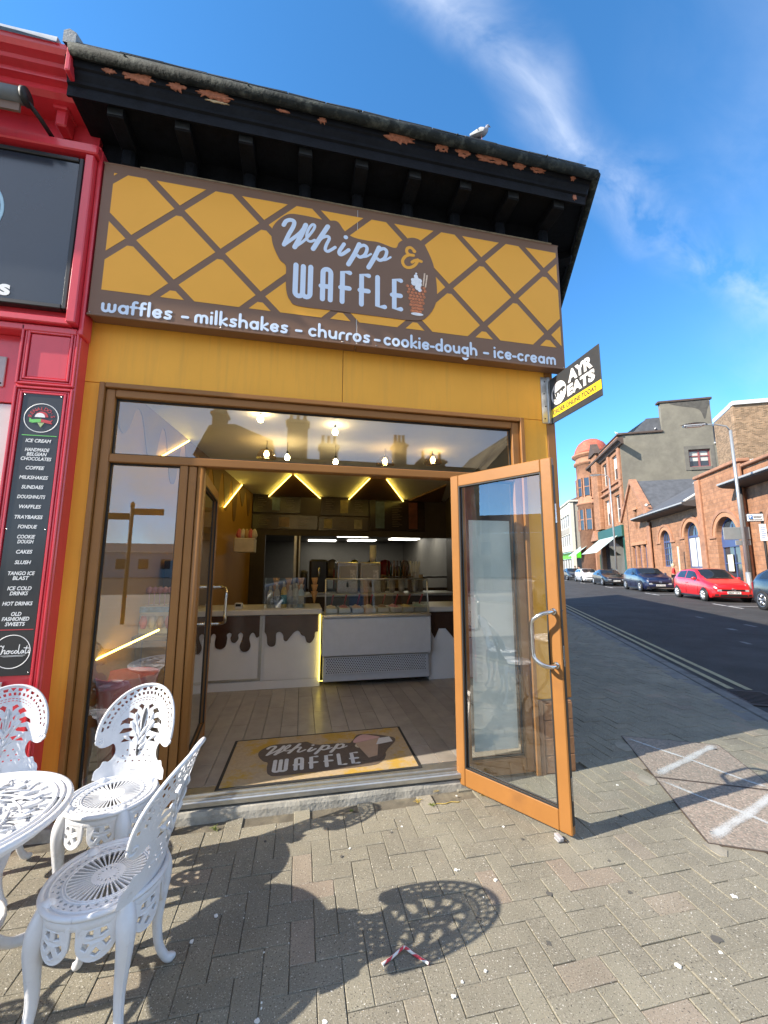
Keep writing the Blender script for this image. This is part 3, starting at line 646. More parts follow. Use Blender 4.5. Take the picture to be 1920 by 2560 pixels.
# ------------------------------------------------------------------ doors
def leaf(name, label, hinge, ang, w, z0, z1, handle_sides, bottom=.115):
    """leaf in local coords: x from hinge 0..w, y thickness, z"""
    T = thing(name, label, 'door', (hinge[0], hinge[1], z0), ang)
    h = z1-z0; s = .072; th = .045; L = dict(fix=False)
    part('stile', MB().box(0, s, -th/2, th/2, 0, h, .006), M_frame, T, **L); part('stile', MB().box(w-s, w, -th/2, th/2, 0, h, .006), M_frame, T, **L)
    part('rail', MB().box(s, w-s, -th/2+.001, th/2-.001, 0, bottom, .005), M_frame, T, **L); part('rail', MB().box(s, w-s, -th/2+.001, th/2-.001, h-.085, h, .005), M_frame, T, **L)
    part('pane', MB().quad((s,0,bottom),(w-s,0,bottom),(w-s,0,h-.085),(s,0,h-.085)), M_dglass, T, **L)
    g = MB()
    for sy in (-1, 1):
        y0, y1 = sorted((sy*.008, sy*.02))
        g.box(s, s+.008, y0, y1, bottom, h-.085).box(w-s-.008, w-s, y0, y1, bottom, h-.085).box(s+.008, w-s-.008, y0, y1, bottom, bottom+.008).box(s+.008, w-s-.008, y0, y1, h-.093, h-.085)
    part('gasket', g, M_rub, T, **L)
    part('edge_strip', MB().box(w, w+.003, -.012, .012, .05, h-.05), mat('dark_edge', (.03,.025,.02), .5, .3), T, **L)
    for zz in (.18, .9, 1.75): part('latch_plate', MB().box(w+.003, w+.005, -.009, .009, zz, zz+.12), M_steel, T, **L)
    for sy in handle_sides:
        z0_, z1_ = .905, 1.215
        y = sy*.10; xh = w-s/2-.0; pts = [(xh, sy*th/2, z1_), (xh, sy*.085, z1_), (xh-.03, sy*.128, z1_-.012), (xh-.075, sy*.14, z1_-.045), (xh-.085, sy*.14, z1_-.09), (xh-.085, sy*.14, z0_+.09), (xh-.075, sy*.14, z0_+.045), (xh-.03, sy*.128, z0_+.012), (xh, sy*.085, z0_), (xh, sy*th/2, z0_)]
        hd = part('handle', MB().tube(smooth2(pts, 4), .0125, 12), M_steel, T, **L)
        part('rose', MB().tube([(xh, sy*th/2, z1_), (xh, sy*(th/2+.008), z1_)], .02, 14).tube([(xh, sy*th/2, z0_), (xh, sy*(th/2+.008), z0_)], .02, 14), M_steel, T, **L)
    return T
h = Vector((1.115,-.03)); f = Vector((1.530,-.686)); d = f-h
DR = leaf('glazed_door', 'open glazed door with orange brown frame swung out over the pavement', (h.x, h.y), math.atan2(d.y, d.x), d.length, .024, 2.190, (1, -1))
DL = leaf('glazed_door', 'glazed brown door folded inward beside the left sidelight', (-.70,.05), math.atan2(.885,-.075), .86, .112, 2.165, (1, -1))
# rounded pivot post of the inner leaf
part('pivot_post', MB().tube([(-.695,.02,.1),(-.695,.02,2.18)], .026, 16), M_frame, fr)
# door hold-open foot
ds = thing('door_stop', 'small grey plastic door stop under the open door', 'door stop', (1.43,-.70,0))
part('foot', MB().box(1.425,1.46,-.690,-.650,.002,.012,.003), mat('grey_plastic', (.32,.32,.34), .5, var=.05), ds); part('cap', MB().box(1.429,1.456,-.700,-.646,.0125,.03,.004), MATS['grey_plastic'], ds)
# ------------------------------------------------------------------ main sign
SY = -.12
SG = thing('shop_sign', 'wide brown and yellow waffle lattice shop sign reading Whipp & WAFFLE', 'sign', (.34,-.06,3.14))
sg = lambda n, mb, m: part(n, mb, m, SG)
sg('sign_box', MB().box(-1.425, .3475, SY, -.021, 3.142, 4.288, .004).box(.3505, 2.11, SY, -.021, 3.142, 4.288, .004), M_signb)
sg('seam', MB().box(.3475,.3505,SY+.001,-.05,3.15,4.28), mat('seam_white', (.7,.7,.7), .6))
sg('edge_trim', MB().box(-1.43,2.115,SY-.004,SY+.016,3.136,3.150,.003).box(-1.43,2.115,SY-.003,SY+.016,4.279,4.292,.003), M_signb)
def clip(poly, x0, x1, z0, z1):
    for ax, v, sgn in ((0,x0,1),(0,x1,-1),(1,z0,1),(1,z1,-1)):
        out = []
        for i in range(len(poly)):
            a, b = poly[i], poly[(i+1) % len(poly)]; da, db = (a[ax]-v)*sgn, (b[ax]-v)*sgn
            if da >= 0: out.append(a)
            if (da >= 0) != (db >= 0):
                t = da/(da-db); out.append((a[0]+(b[0]-a[0])*t, a[1]+(b[1]-a[1])*t))
        poly = out
        if len(poly) < 3: return []
    return poly
A_, B_ = .2885, .2905; q = .033
ym = MB()
for i in range(-4, 14):
    for j in range(-4, 6):
        if (i+j) % 2: continue
        cx, cz = -.925+i*A_, 3.725+j*B_     # diamond centres
        ha, hb = A_-q*1.0, B_-q*1.0; k = .10
        dm = []
        for (ux, uz) in ((1,0),(0,1),(-1,0),(0,-1)):
            if uz == 1: dm += [(cx+.018, cz+hb-.018), (cx-.018, cz+hb-.018)]
            else: dm.append((cx+ux*ha, cz+uz*hb))
        p = clip(dm, -1.358, 2.085, 3.325, 4.215)
        if len(p) >= 3: ym.add([(a, SY-.0015, b) for a, b in p][::-1], [tuple(range(len(p)))])
sg('waffle_print', ym, M_signy)
blob = smooth2([(-.284,3.883),(-.281,4.008),(-.184,4.125),(-.057,4.141),(.1,4.133),(.189,4.141),(.243,4.075),(.31,4.03),(.42,4.02),(.517,4.022),(.647,3.996),(.68,4.05),(.733,4.092),(.80,4.115),(.86,4.10),(.906,4.043),(.971,3.869),(.986,3.607),(.907,3.446),(.80,3.398),(.50,3.392),(.202,3.392),(-.08,3.392),(-.14,3.43),(-.166,3.489),(-.177,3.60),(-.180,3.70),(-.229,3.75)], 5, True)
m = plate(blob, th=.003)
sg('brown_panel', MB().mesh_in(m, lambda x, y, z: (x, SY-.004+z, y)), M_signb)
# lettering strokes, (zoom px of the artwork) -> sign plane through an affine-free fit done beforehand
LY = SY-.0068
wb = MB()
def W(pts, r): stroke(wb, smooth2(pts, 5), r*1.18, LY)
W([(-.207,4.030),(-.190,4.066),(-.160,4.082),(-.133,4.074),(-.136,4.034),(-.168,3.957),(-.199,3.868)], .0135)
W([(-.199,3.868),(-.150,3.917),(-.085,3.99),(-.046,4.062)], .0115)
W([(-.046,4.062),(-.078,3.968),(-.121,3.862)], .0155)
W([(-.121,3.862),(-.066,3.915),(-.023,3.972),(.013,4.035),(.021,4.070),(.004,4.076),(-.020,4.040),(-.036,3.985),(-.031,3.94),(-.006,3.93),(.024,3.948)], .009)
W([(.119,4.082),(.062,3.97),(.014,3.872)], .0155)
W([(.042,3.922),(.076,3.975),(.118,3.997),(.132,3.98),(.112,3.925),(.104,3.885),(.121,3.870),(.148,3.888),(.178,3.915)], .0105)
stroke(wb, [(.258,4.016)], .0175, LY)
W([(.245,3.955),(.211,3.888),(.216,3.862),(.238,3.870),(.282,3.912)], .0125)
for dx in (0, .156):
    W([(.363+dx,3.975),(.325+dx,3.88),(.281+dx,3.79)], .0155)
    W([(.345+dx,3.935),(.380+dx,3.965),(.407+dx,3.972),(.424+dx,3.948),(.407+dx,3.893),(.372+dx,3.866),(.350+dx,3.876)], .0115)
    W([(.378+dx,3.868),(.416+dx,3.878),(.455+dx,3.908)], .0075)
sg('script_lettering', wb, M_signw); wb = MB()
r_ = .0188
def L(pts): stroke(wb, pts, r_, LY)
zt, zb = 3.718, 3.472
L([(-.107,zt)]+[(-.107,3.50)]+arc(-.080,3.50,.027,180,360,8,.03)[1:]+[(-.053,zt-.004)]); L([(-.053,3.50)]+arc(-.026,3.50,.027,180,360,8,.03)[1:]+[(.001,zt)])
L([(.092,zb)]+[(.092,3.69)]+arc(.121,3.69,.029,180,0,8,.03)[1:]+[(.150,zb)]); L([(.080,3.578),(.150,3.578)])
for dx in (0, .146):
    L([(.238+dx,zb),(.238+dx,zt),(.292+dx,zt)]); L([(.226+dx,3.588),(.290+dx,3.588)])
L([(.508,zt),(.508,zb+.004),(.564,zb+.004)])
L([(.692,zt),(.640,zt),(.640,zb+.004),(.692,zb+.004)]); L([(.624,3.588),(.690,3.588)])
sg('rounded_lettering', wb, M_signw)
ab = MB()
for pts in ([(.800,4.005),(.775,4.022),(.748,4.010),(.742,3.98),(.762,3.958),(.798,3.958)], [(.765,3.957),(.730,3.935),(.708,3.893),(.720,3.855),(.752,3.842),(.792,3.858),(.822,3.893),(.832,3.925)], [(.785,3.895),(.818,3.918),(.862,3.915)]):
    stroke(ab, smooth2(pts, 5), .0125, LY)
stroke(ab, [(.805,3.995)], .016, LY); sg('ampersand', ab, M_signy)
# printed bubble-waffle cup
cb = MB(); rr = random.Random(4)
for k in range(9):
    z = 3.475+k*.026; w = .034+.0042*k
    for j in range(5):
        x = .820+(j-2)/2*w+(.006 if k % 2 else -.006)
        if k > 6 and abs(j-2) < 1: continue
        stroke(cb, [(x, z)], .0125, LY-.001)
sg('waffle_cup_print', cb, mat('waffle_orange', (.58,.19,.075), .5, var=.45, vs=55))
wc = MB()
for (x, z, r) in ((.80,3.715,.024),(.835,3.71,.028),(.82,3.745,.026),(.845,3.74,.02),(.815,3.775,.017),(.818,3.80,.008),(.79,3.74,.016),(.83,3.68,.024),(.845,3.66,.016)): stroke(wc, [(x, z)], r, LY-.002)
sg('cream_print', wc, mat('print_white', (.86,.87,.90), .5, var=.12, vs=60))
m = plate(circ(.822,3.452,.05,20,.012), th=.002); sg('saucer_print', MB().mesh_in(m, lambda x, y, z: (x, LY-.001+z, y)), MATS['print_white'])
sg('wafer_print', MB().box(.868,.880,LY-.004,LY-.001,3.70,3.812,0,lambda x,y,z:(x+(z-3.70)*.12,y,z)).box(.886,.898,LY-.004,LY-.001,3.69,3.80,0,lambda x,y,z:(x+(z-3.69)*.14,y,z)), mat('wafer_tan', (.78,.55,.40), .5, var=.4, vs=70))
# the small rounded lettering along the bottom
def font(ch):
    s = []
    if ch == '-': return [[(.02,.48),(.42,.48)]], .44
    if ch == 'o': return [circ(.5,.5,.40)+[(.9,.5)]], 1.0
    if ch == 'a': return [circ(.48,.5,.38)+[(.86,.5)], [(.88,.88),(.88,.12)]], 1.0
    if ch == 'c': return [arc(.5,.5,.40,50,310)], .88
    if ch == 'd': return [circ(.48,.5,.38)+[(.86,.5)], [(.88,1.55),(.88,.12)]], 1.0
    if ch == 'e': return [[(.14,.5),(.88,.5)]+arc(.5,.5,.40,12,315)], .95
    if ch == 'f': return [[(.22,.12),(.22,1.2)]+arc(.46,1.2,.24,180,60,6), [(.0,.86),(.56,.86)]], .62
    if ch == 'g': return [circ(.48,.5,.38)+[(.86,.5)], [(.88,.88),(.88,-.2)]+arc(.50,-.2,.38,0,-140,8)], 1.0
    if ch == 'h': return [[(.12,.12),(.12,1.55)], arc(.5,.5,.38,175,0,8)+[(.88,.12)]], 1.0
    if ch == 'i': return [[(.12,.12),(.12,.88)], [(.12,1.32),(.121,1.32)]], .26
    if ch == 'k': return [[(.12,.12),(.12,1.55)], [(.74,.86),(.20,.46),(.80,.12)]], .86
    if ch == 'l': return [[(.12,.12),(.12,1.55)]], .26
    if ch == 'm': return [[(.12,.12),(.12,.6)]+arc(.42,.58,.30,180,0,8)+[(.72,.12)], arc(1.02,.58,.30,180,0,8)+[(1.32,.12)]], 1.44
    if ch == 'r': return [[(.12,.12),(.12,.5)]+arc(.48,.5,.36,180,70,6)], .62
    if ch == 's': return [[(.70,.84),(.42,.89),(.18,.80),(.20,.60),(.50,.50),(.70,.36),(.62,.14),(.36,.10),(.12,.16)]], .8
    if ch == 'u': return [[(.12,.88),(.12,.5)]+arc(.5,.5,.38,180,360,8)+[(.88,.88)], [(.88,.5),(.88,.12)]], 1.0
    if ch == 'w': return [[(.12,.88),(.12,.42)]+arc(.42,.42,.30,180,360,8)+[(.72,.88)], [(.72,.42)]+arc(1.02,.42,.30,180,360,8)+[(1.32,.88)]], 1.44
    return [], .5
def stroke_text(mb, txt, x0, x1, zb, xh, r, y):
    gap = .24; tot = sum(font(c)[1] for c in txt)+gap*(len(txt)-1); k = (x1-x0)/tot; x = x0
    for c in txt:
        st_, w = font(c)
        for pts in st_: stroke(mb, [(x+p[0]*k, zb+p[1]*xh) for p in pts], r, y)
        x += (w+gap)*k
for txt, a, b in (('waffles',-1.345,-.918),('-',-.852,-.815),('milkshakes',-.772,-.150),('-',-.090,-.052),('churros',.0,.450),('-',.490,.527),('cookie-dough',.560,1.316),('-',1.375,1.413),('ice-cream',1.462,2.018)):
    tb = MB(); stroke_text(tb, txt, a, b, 3.166, .066, .0096, SY-.003); sg('strapline_word' if len(txt) > 1 else 'strapline_dash', tb, M_signw)
for x in (-1.41,-.6,.25,.5,1.3,2.09): part('screw', MB().tube([(x,SY-.006,3.153),(x,SY+.002,3.153)], .004, 8), M_steel, SG)
# ------------------------------------------------------------------ projecting sign
FS = thing('projecting_sign', 'projecting black and yellow sign reading AYR EATS ORDER ONLINE TODAY', 'sign', (2.03,-.3,2.7))
fx = 2.03; tl = lambda y: .08*(-y)/.58   # slight tilt outward
M_fblk = mat('flag_black', (.035,.038,.042), .4, var=.1, vs=3); M_fyel = mat('flag_yellow', (.86,.58,.03), .4, var=.02); M_fwht = mat('flag_white', (.82,.82,.80), .45, var=.02)
fn_ = lambda x, y, z: (x, y, z)
part('board', MB().box(fx-.004, fx+.004, -.588, .0, 2.695, 3.085, .002), M_fblk, FS)
part('yellow_band', MB().box(fx-.0056, fx-.0041, -.588, -.002, 2.745, 2.815), M_fyel, FS)
def on_flag(me, cy, cz, lift=.0062): return MB().mesh_in(me, lambda x, y, z: (fx-lift-z, cy-x, cz+y))
part('lettering', on_flag(text_mesh('AYR', .125, .0, .006, .0008, width=.27), -.385, 2.995), M_fwht, FS)
part('lettering', on_flag(text_mesh('EATS', .112, .0, .006, .0008, width=.30), -.385, 2.885), M_fwht, FS)
part('lettering', on_flag(text_mesh('ORDER ONLINE TODAY', .05, .0, .0012, .0006, width=.50), -.295, 2.779), M_fblk, FS)
part('logo_disc', on_flag(plate(circ(0,0,.095,32), th=.001), -.125, 2.925, .005), M_fwht, FS)
lg = MB().mesh_in(plate([(-.07,-.03),(-.075,.03),(-.06,.05),(-.05,.01),(-.035,-.02),(-.03,-.045)], th=.001)).mesh_in(plate([(-.045,.012),(.06,.03),(.085,.018),(.085,.0),(.06,.0),(.06,-.012),(.045,-.012),(.045,.002),(.02,.002),(.02,-.018),(.005,-.018),(.005,.0),(-.015,.0),(-.015,-.025),(-.03,-.03),(-.035,-.005)], th=.001)).mesh_in(plate([(-.075,-.055),(.08,-.025),(.08,-.028),(-.075,-.058)], th=.001))
part('logo', MB().mesh_in(lg.mesh(), lambda x, y, z: (fx-.0072-z, -.125-x, 2.925+y)), M_fblk, FS)
part('bracket', MB().box(1.945, 2.0, -.0095, -.0055, 2.70, 3.11, .001).box(2.0, 2.026, -.02, -.006, 2.70, 3.11, .002), M_alu, FS)
for k in range(4): part('screw', MB().tube([(1.97+.012*(k % 2),-.0125,2.74+k*.11),(1.97+.012*(k % 2),-.008,2.74+k*.11)], .006, 8), M_rub, FS)
# ------------------------------------------------------------------ inside the shop
FZ = .098
M_trim0 = mat('machine_black', (.015,.015,.016), .35)
M_lam = [mat('laminate_%d' % k, c, .32, var=.22, vs=7, bump=.08, bs=40, spec=.5) for k, c in enumerate(((.285,.255,.22),(.265,.235,.20),(.30,.27,.235)))]
fl = struct('shop_floor', MB().quad((-1.48,.1,FZ-.02),(1.80,.1,FZ-.02),(4.1,4.9,FZ-.02),(7.4,12,FZ-.02),(-1.48,12,FZ-.02)), mat('underlay', (.05,.04,.035), .9))
for i in range(24):
    x0 = -1.45+i*.146; y = .102-((i*37) % 11)*.1
    while y < 4.9:
        y0, y1 = max(.102, y+.0012), min(4.95, y+1.2-.0012)
        if y1 > .2 and x0+.15 < 1.8+.47*y0: part('plank', MB().box(x0+.0016, x0+.1444, y0, y1, FZ-.018, FZ, .0012), M_lam[(i*5+int(y*3)) % 3], fl)
        y += 1.2
wallL = lambda y: -1.40+(y-.1)*.096
M_in = mat('ochre_interior', (.38,.20,.035), .6, var=.08, vs=2); M_ceil = mat('ceiling_cream', (.62,.58,.50), .8, var=.05)
ZC = 2.87
iw = struct('shop_interior_wall', MB().quad((wallL(.1),.1,FZ),(wallL(.1),.1,ZC),(wallL(4.85),4.85,ZC),(wallL(4.85),4.85,FZ)), M_in)
M_choc = mat('chocolate_vinyl', (.055,.026,.016), .22, var=.25, vs=6, coat=.6)
# dripping chocolate along the top of the left wall
dr = [(.12,ZC)]
for k in range(10):
    y = .2+k*.46; dr += [(y,ZC-.10-.03*((k*7) % 3)),(y+.12,ZC-.30-.10*((k*5) % 4)),(y+.20,ZC-.36-.10*((k*5) % 4)),(y+.28,ZC-.28-.10*((k*5) % 4)),(y+.36,ZC-.10)]
dr += [(4.84,ZC-.2),(4.84,ZC)]
part('chocolate_drip', MB().mesh_in(plate(smooth2(dr[1:-1],3)+[(4.84,ZC),(.12,ZC)], th=.004), lambda a, b, c: (wallL(a)+.006+c, a, b)), mat('drip_brown', (.16,.08,.025), .5), iw)
struct('shop_right_wall', MB().add([(1.79,.1,FZ),(1.79,.1,ZC),(2.05,.6,ZC),(2.05,.6,FZ),(2.9,4.85,ZC),(2.9,4.85,FZ)], [(0,1,2,3),(3,2,4,5)]), mat('dark_panel', (.06,.045,.035), .5, var=.2))
ce = struct('shop_ceiling', MB().quad((-1.49,.1,ZC),(1.82,.1,ZC),(3.4,3.4,ZC),(3.4,4.95,ZC),(-1.49,4.95,ZC)), M_ceil)
M_brn = mat('ceiling_brown', (.17,.075,.03), .6, var=.1)
def tri(pts): part('brown_ceiling_panel', MB().add([(p[0],p[1],z) for z in (ZC-.03,ZC-.002) for p in pts], [tuple(range(len(pts)))[::-1]]+[(i,(i+1)%len(pts),len(pts)+(i+1)%len(pts),len(pts)+i) for i in range(len(pts))]), M_brn, ce)
tri([(-.165,2.93),(.305,4.84),(-.64,4.84)]); tri([(.975,2.93),(1.225,2.93),(1.98,4.84),(.885,4.84)]); tri([(2.3,3.2),(2.8,4.84),(2.1,4.84)])
M_led = mat('led_yellow', (1,.7,.1), .5, var=0, emit=(1,.74,.12), es=4.5)
for a, b in (((-.19,2.92),(-.65,4.83)),((-.13,2.92),(.32,4.83)),((.97,2.92),(.878,4.83)),((1.235,2.92),(1.99,4.83))):
    part('led_strip', MB().tube([(a[0],a[1],ZC-.04),(b[0],b[1],ZC-.04)], .0065, 6), M_led, ce)
part('led_strip', MB().tube([(wallL(3.9)+.03,3.9,ZC-.02),(wallL(3.0)+.03,3.0,2.34)], .008, 6), M_led, iw)
part('led_strip', MB().tube([(wallL(1.6)+.03,1.6,ZC-.02),(wallL(1.0)+.03,1.0,2.5)], .008, 6), M_led, iw)
# back wall with hatch and doorway, back kitchen with lit ceiling panels
BY = 4.85; M_bk = mat('back_wall', (.04,.027,.02), .6, var=.2)
bw = struct('shop_back_wall', MB().box(-1.2,3.2,BY,BY+.1,2.10,ZC).box(-1.2,-.68,BY,BY+.1,FZ,2.10).box(-.15,-.05,BY,BY+.1,FZ,2.10).box(-.05,3.2,BY,BY+.1,FZ,1.1), M_bk)
part('door_post', MB().box(-.15,-.10,BY-.02,BY-.001,FZ,2.09,.003).box(-.06,-.035,BY-.02,BY-.001,FZ,2.09,.003), M_alu, bw)
struct('kitchen_shell', MB().quad((-1.48,BY+.1,2.5),(4.1,BY+.1,2.5),(4.1,13,2.5),(-1.48,13,2.5)).quad((-1.48,13,0),(4.1,13,0),(4.1,13,2.5),(-1.48,13,2.5)).quad((-1.48,BY+.1,0),(-1.48,13,0),(-1.48,13,2.5),(-1.48,BY+.1,2.5)).quad((4.1,BY+.1,0),(4.1,13,0),(4.1,13,2.5),(4.1,BY+.1,2.5)), mat('kitchen_grey', (.085,.08,.07), .6, var=.1))
M_pan = mat('light_panel', (1,1,.95), .5, var=0, emit=(1,.95,.82), es=4.0)
for k, (x, y, ll) in enumerate(((.72,12.0,'far left'),(1.6,9.7,'middle'),(2.15,11.6,'far middle'),(3.45,8.9,'near right'),(3.5,10.6,'far right'))):
    single('light_panel', MB().box(x-.5,x+.5,y-.28,y+.28,2.47,2.495,.005), M_pan, 'flat lit ceiling panel in the back kitchen, %s of five' % ll, 'light', 'kitchen ceiling panels')
# menu boards over the hatch
M_mb = mat('menu_board_dark', (.016,.008,.006), .25, var=.3, vs=3)
MBS = ((-.93,-.05,2.52,2.86,'top left'),(-.05,.32,2.50,2.86,'beside the cup picture'),(.33,1.28,2.50,2.86,'top middle with cup pictures'),(1.30,2.44,2.22,2.86,'tall at the right'),(-.93,.28,2.21,2.49,'lower left with desserts'),(.30,1.28,2.20,2.48,'lower middle'))
M_pic = [mat('menu_picture_%d' % k, c, .4, var=.6, vs=9) for k, c in enumerate(((.15,.11,.03),(.05,.08,.11),(.17,.15,.11),(.10,.03,.02),(.14,.08,.03)))]
for k, (a, b, c, d, ll) in enumerate(MBS):
    if ll == 'beside the cup picture': continue
    t = thing('menu_board', 'dark menu board high on the back wall, %s' % ll, 'menu board', ((a+b)/2,BY-.02,c), 0, 'menu boards over the counter')
    part('panel', MB().box(a+.004,b-.004,BY-.03,BY-.002,c+.004,d-.004,.003), M_mb, t)
    w = b-a
    for j in range(3):
        x0 = a+w*(.1+.3*j)
        if (k+j) % 2: part('picture', MB().box(x0,x0+w*.16,BY-.034,BY-.031,c+.05,d-.05), M_pic[(k*2+j) % 5], t)
        else:
            g = MB()
            for q in range(int((d-c-.1)/.035)): g.box(x0,x0+w*(.1+.1*((q*7+k) % 5)/5),BY-.033,BY-.031,d-.06-q*.035,d-.053-q*.035)
            part('printed_lines', g, mat('menu_print', (.09,.07,.05), .5, var=0), t, kind='stuff')
# counter with dripping chocolate fronts
CY = 2.15
M_white = mat('white_laminate', (.80,.81,.83), .4, var=.03); M_top = mat('counter_top', (.58,.58,.57), .35, var=.05)
ct = thing('shop_counter', 'white shop counter with dripping chocolate front panels', 'counter', (-.3,CY,FZ))
part('carcass', MB().box(-1.18,.25,CY+.012,CY+.7,FZ,.935), M_white, ct); part('carcass', MB().box(1.62,2.3,CY+.012,CY+.7,FZ,.935), M_white, ct)
part('top', MB().box(-1.2,.262,CY-.03,CY+.72,.937,1.0,.006), M_top, ct); part('top', MB().box(1.61,2.3,CY-.03,CY+.72,.937,1.0,.006), M_top, ct)
part('plinth_strip', MB().box(-1.18,.25,CY-.004,CY+.010,FZ,.19,.002), M_white, ct)
dcv = lambda p: (-1.035+(p[0]-130)*.001814, .905-(p[1]-175)*.0018)
d1 = [(130,160),(445,160),(445,290),(430,297),(415,270),(398,268),(384,300),(394,350),(378,380),(345,380),(330,350),(342,310),(348,278),(332,262),(316,275),(318,302),(300,325),(280,320),(272,298),(278,272),(262,262),(247,275),(250,300),(242,345),(215,362),(186,353),(180,320),(184,280),(168,265),(152,285),(150,325),(130,335)]
d2 = [(480,160),(820,160),(820,270),(802,275),(796,310),(775,340),(750,335),(736,300),(715,290),(695,262),(668,268),(640,300),(620,325),(602,318),(596,285),(575,265),(552,275),(550,320),(545,350),(520,357),(500,340),(494,290),(480,265)]
d3 = [(20,160),(125,160),(125,290),(105,300),(100,380),(80,390),(72,330),(60,280),(40,300),(20,320)]
for dd in (d1, d2, d3):
    pts = dd[:2]+smooth2(dd[2:], 4)
    part('chocolate_front', MB().mesh_in(plate([dcv(p) for p in pts], th=.008, bevel=.004, bres=1), lambda a, b, c: (a, CY-.010+c, b)), M_choc, ct)
part('chocolate_front', MB().mesh_in(plate([(1.63,.93),(2.25,.93),(2.25,.6),(2.0,.55),(1.85,.72),(1.76,.72),(1.70,.6),(1.63,.74)], th=.006), lambda a, b, c: (a, CY+.006+c, b)), M_choc, ct)
for (a, b) in ((-1.035,-.464),(-.40,.21)): part('front_panel', MB().box(a,b,CY-.004,CY+.010,.195,.935,.002), M_white, ct)
fr2 = MB()
for (a, b, c, d) in ((-1.06,-1.037,.2,.93),(-.462,-.43,.2,.93),(-1.037,-.462,.2,.225)): fr2.box(a,b,CY-.010,CY-.005,c,d,.002)
part('panel_trim', fr2, M_alu, ct)
# display freezer
fz = thing('display_freezer', 'grey fronted ice cream display freezer with glass case and punched grille', 'freezer', (.93,CY+.2,FZ))
M_fz = mat('freezer_grey', (.58,.61,.66), .42, .1, var=.05, vs=12)
part('body', MB().box(.285,1.6,CY-.08,CY+.6,.16,.90,.004), M_fz, fz); part('front_panel', MB().box(.262,1.605,CY-.16,CY-.082,.46,.90,.012), M_fz, fz)
part('steel_ledge', MB().box(.262,1.605,CY-.17,CY-.05,.902,.935,.008), M_alu, fz)
holes = [circ(.325+i*.0282+(.0141 if j % 2 else 0), .265+j*.0195, .0078, 6) for j in range(9) for i in range(44 if j % 2 == 0 else 43)]
part('grille', MB().mesh_in(plate([(.30,.245),(1.575,.245),(1.575,.445),(.30,.445)], holes, th=.004), lambda a, b, c: (a, CY-.10+c, b)), M_fz, fz)
part('grille_back', MB().box(.30,1.575,CY-.094,CY-.083,.245,.445), MATS['black_void'], fz)
M_cg = glass('case_glass', ior=1.6)
part('front_pane', MB().quad((.30,CY-.10,.936),(1.585,CY-.10,.936),(1.585,CY-.04,1.35),(.30,CY-.04,1.35)), M_cg, fz); part('top_pane', MB().quad((.30,CY-.04,1.352),(1.585,CY-.04,1.352),(1.585,CY+.5,1.36),(.30,CY+.5,1.36)), M_cg, fz)
part('end_pane', MB().quad((.298,CY-.10,.936),(.298,CY+.5,.936),(.298,CY+.5,1.35),(.298,CY-.04,1.35)), M_cg, fz); part('end_pane', MB().quad((1.587,CY-.10,.936),(1.587,CY+.5,.936),(1.587,CY+.5,1.35),(1.587,CY-.04,1.35)), M_cg, fz)
part('case_frame', MB().tube([(.296,CY-.104,.936),(.296,CY-.044,1.355)], .009, 6).tube([(1.589,CY-.104,.936),(1.589,CY-.044,1.355)], .009, 6).tube([(.296,CY-.044,1.355),(1.589,CY-.044,1.355)], .008, 6).tube([(.9,CY-.06,1.355),(.9,CY+.5,1.36)], .006, 6), M_alu, fz)
part('led_trim', MB().tube([(.242,CY-.03,.93),(.242,CY-.03,.165),(.36,CY-.04,.165),(.95,CY-.04,.172)], .0075, 6), mat('led_trim_yellow', (1,.75,.15), .5, var=0, emit=(1,.75,.12), es=2.2), fz)
cols = ((.62,.55,.42),(.35,.08,.09),(.55,.35,.20),(.60,.58,.56),(.16,.07,.04),(.50,.20,.25),(.62,.50,.20),(.30,.42,.36))
names_ = ('vanilla','deep red','caramel','white','dark brown','pink','yellow','pale green')
for k in range(8):
    x = .375+k*.163; tb_ = thing('ice_cream_tub', '%s ice cream tub with scoop handle in the display freezer' % names_[k], 'ice cream tub', (x,CY+.15,.94), 0, 'tubs in the freezer')
    part('tray', MB().box(x-.074,x+.074,CY-.02,CY+.32,.937,1.0,.006), M_alu, tb_)
    g = []; 
    for i in range(9):
        row = []
        for j in range(7):
            a, b = i/8*2-1, j/6*2-1; row.append((x+b*.066, CY+.15+a*.15, .99+.035*(1-a*a)*(1-b*b)*(1+.5*noise.noise(Vector((x*9+b*2,a*3,k))))))
        g.append(row)
    part('ice_cream', MB().grid(g), mat('ice_cream_'+names_[k].replace(' ','_'), cols[k], .6, var=.2, vs=25, bump=.3, bs=50), tb_)
    part('scoop_handle', MB().tube([(x,CY+.05,1.04),(x+.02,CY-.02,1.16)], .009, 6), mat('handle_red', (.35,.02,.03), .4), tb_)
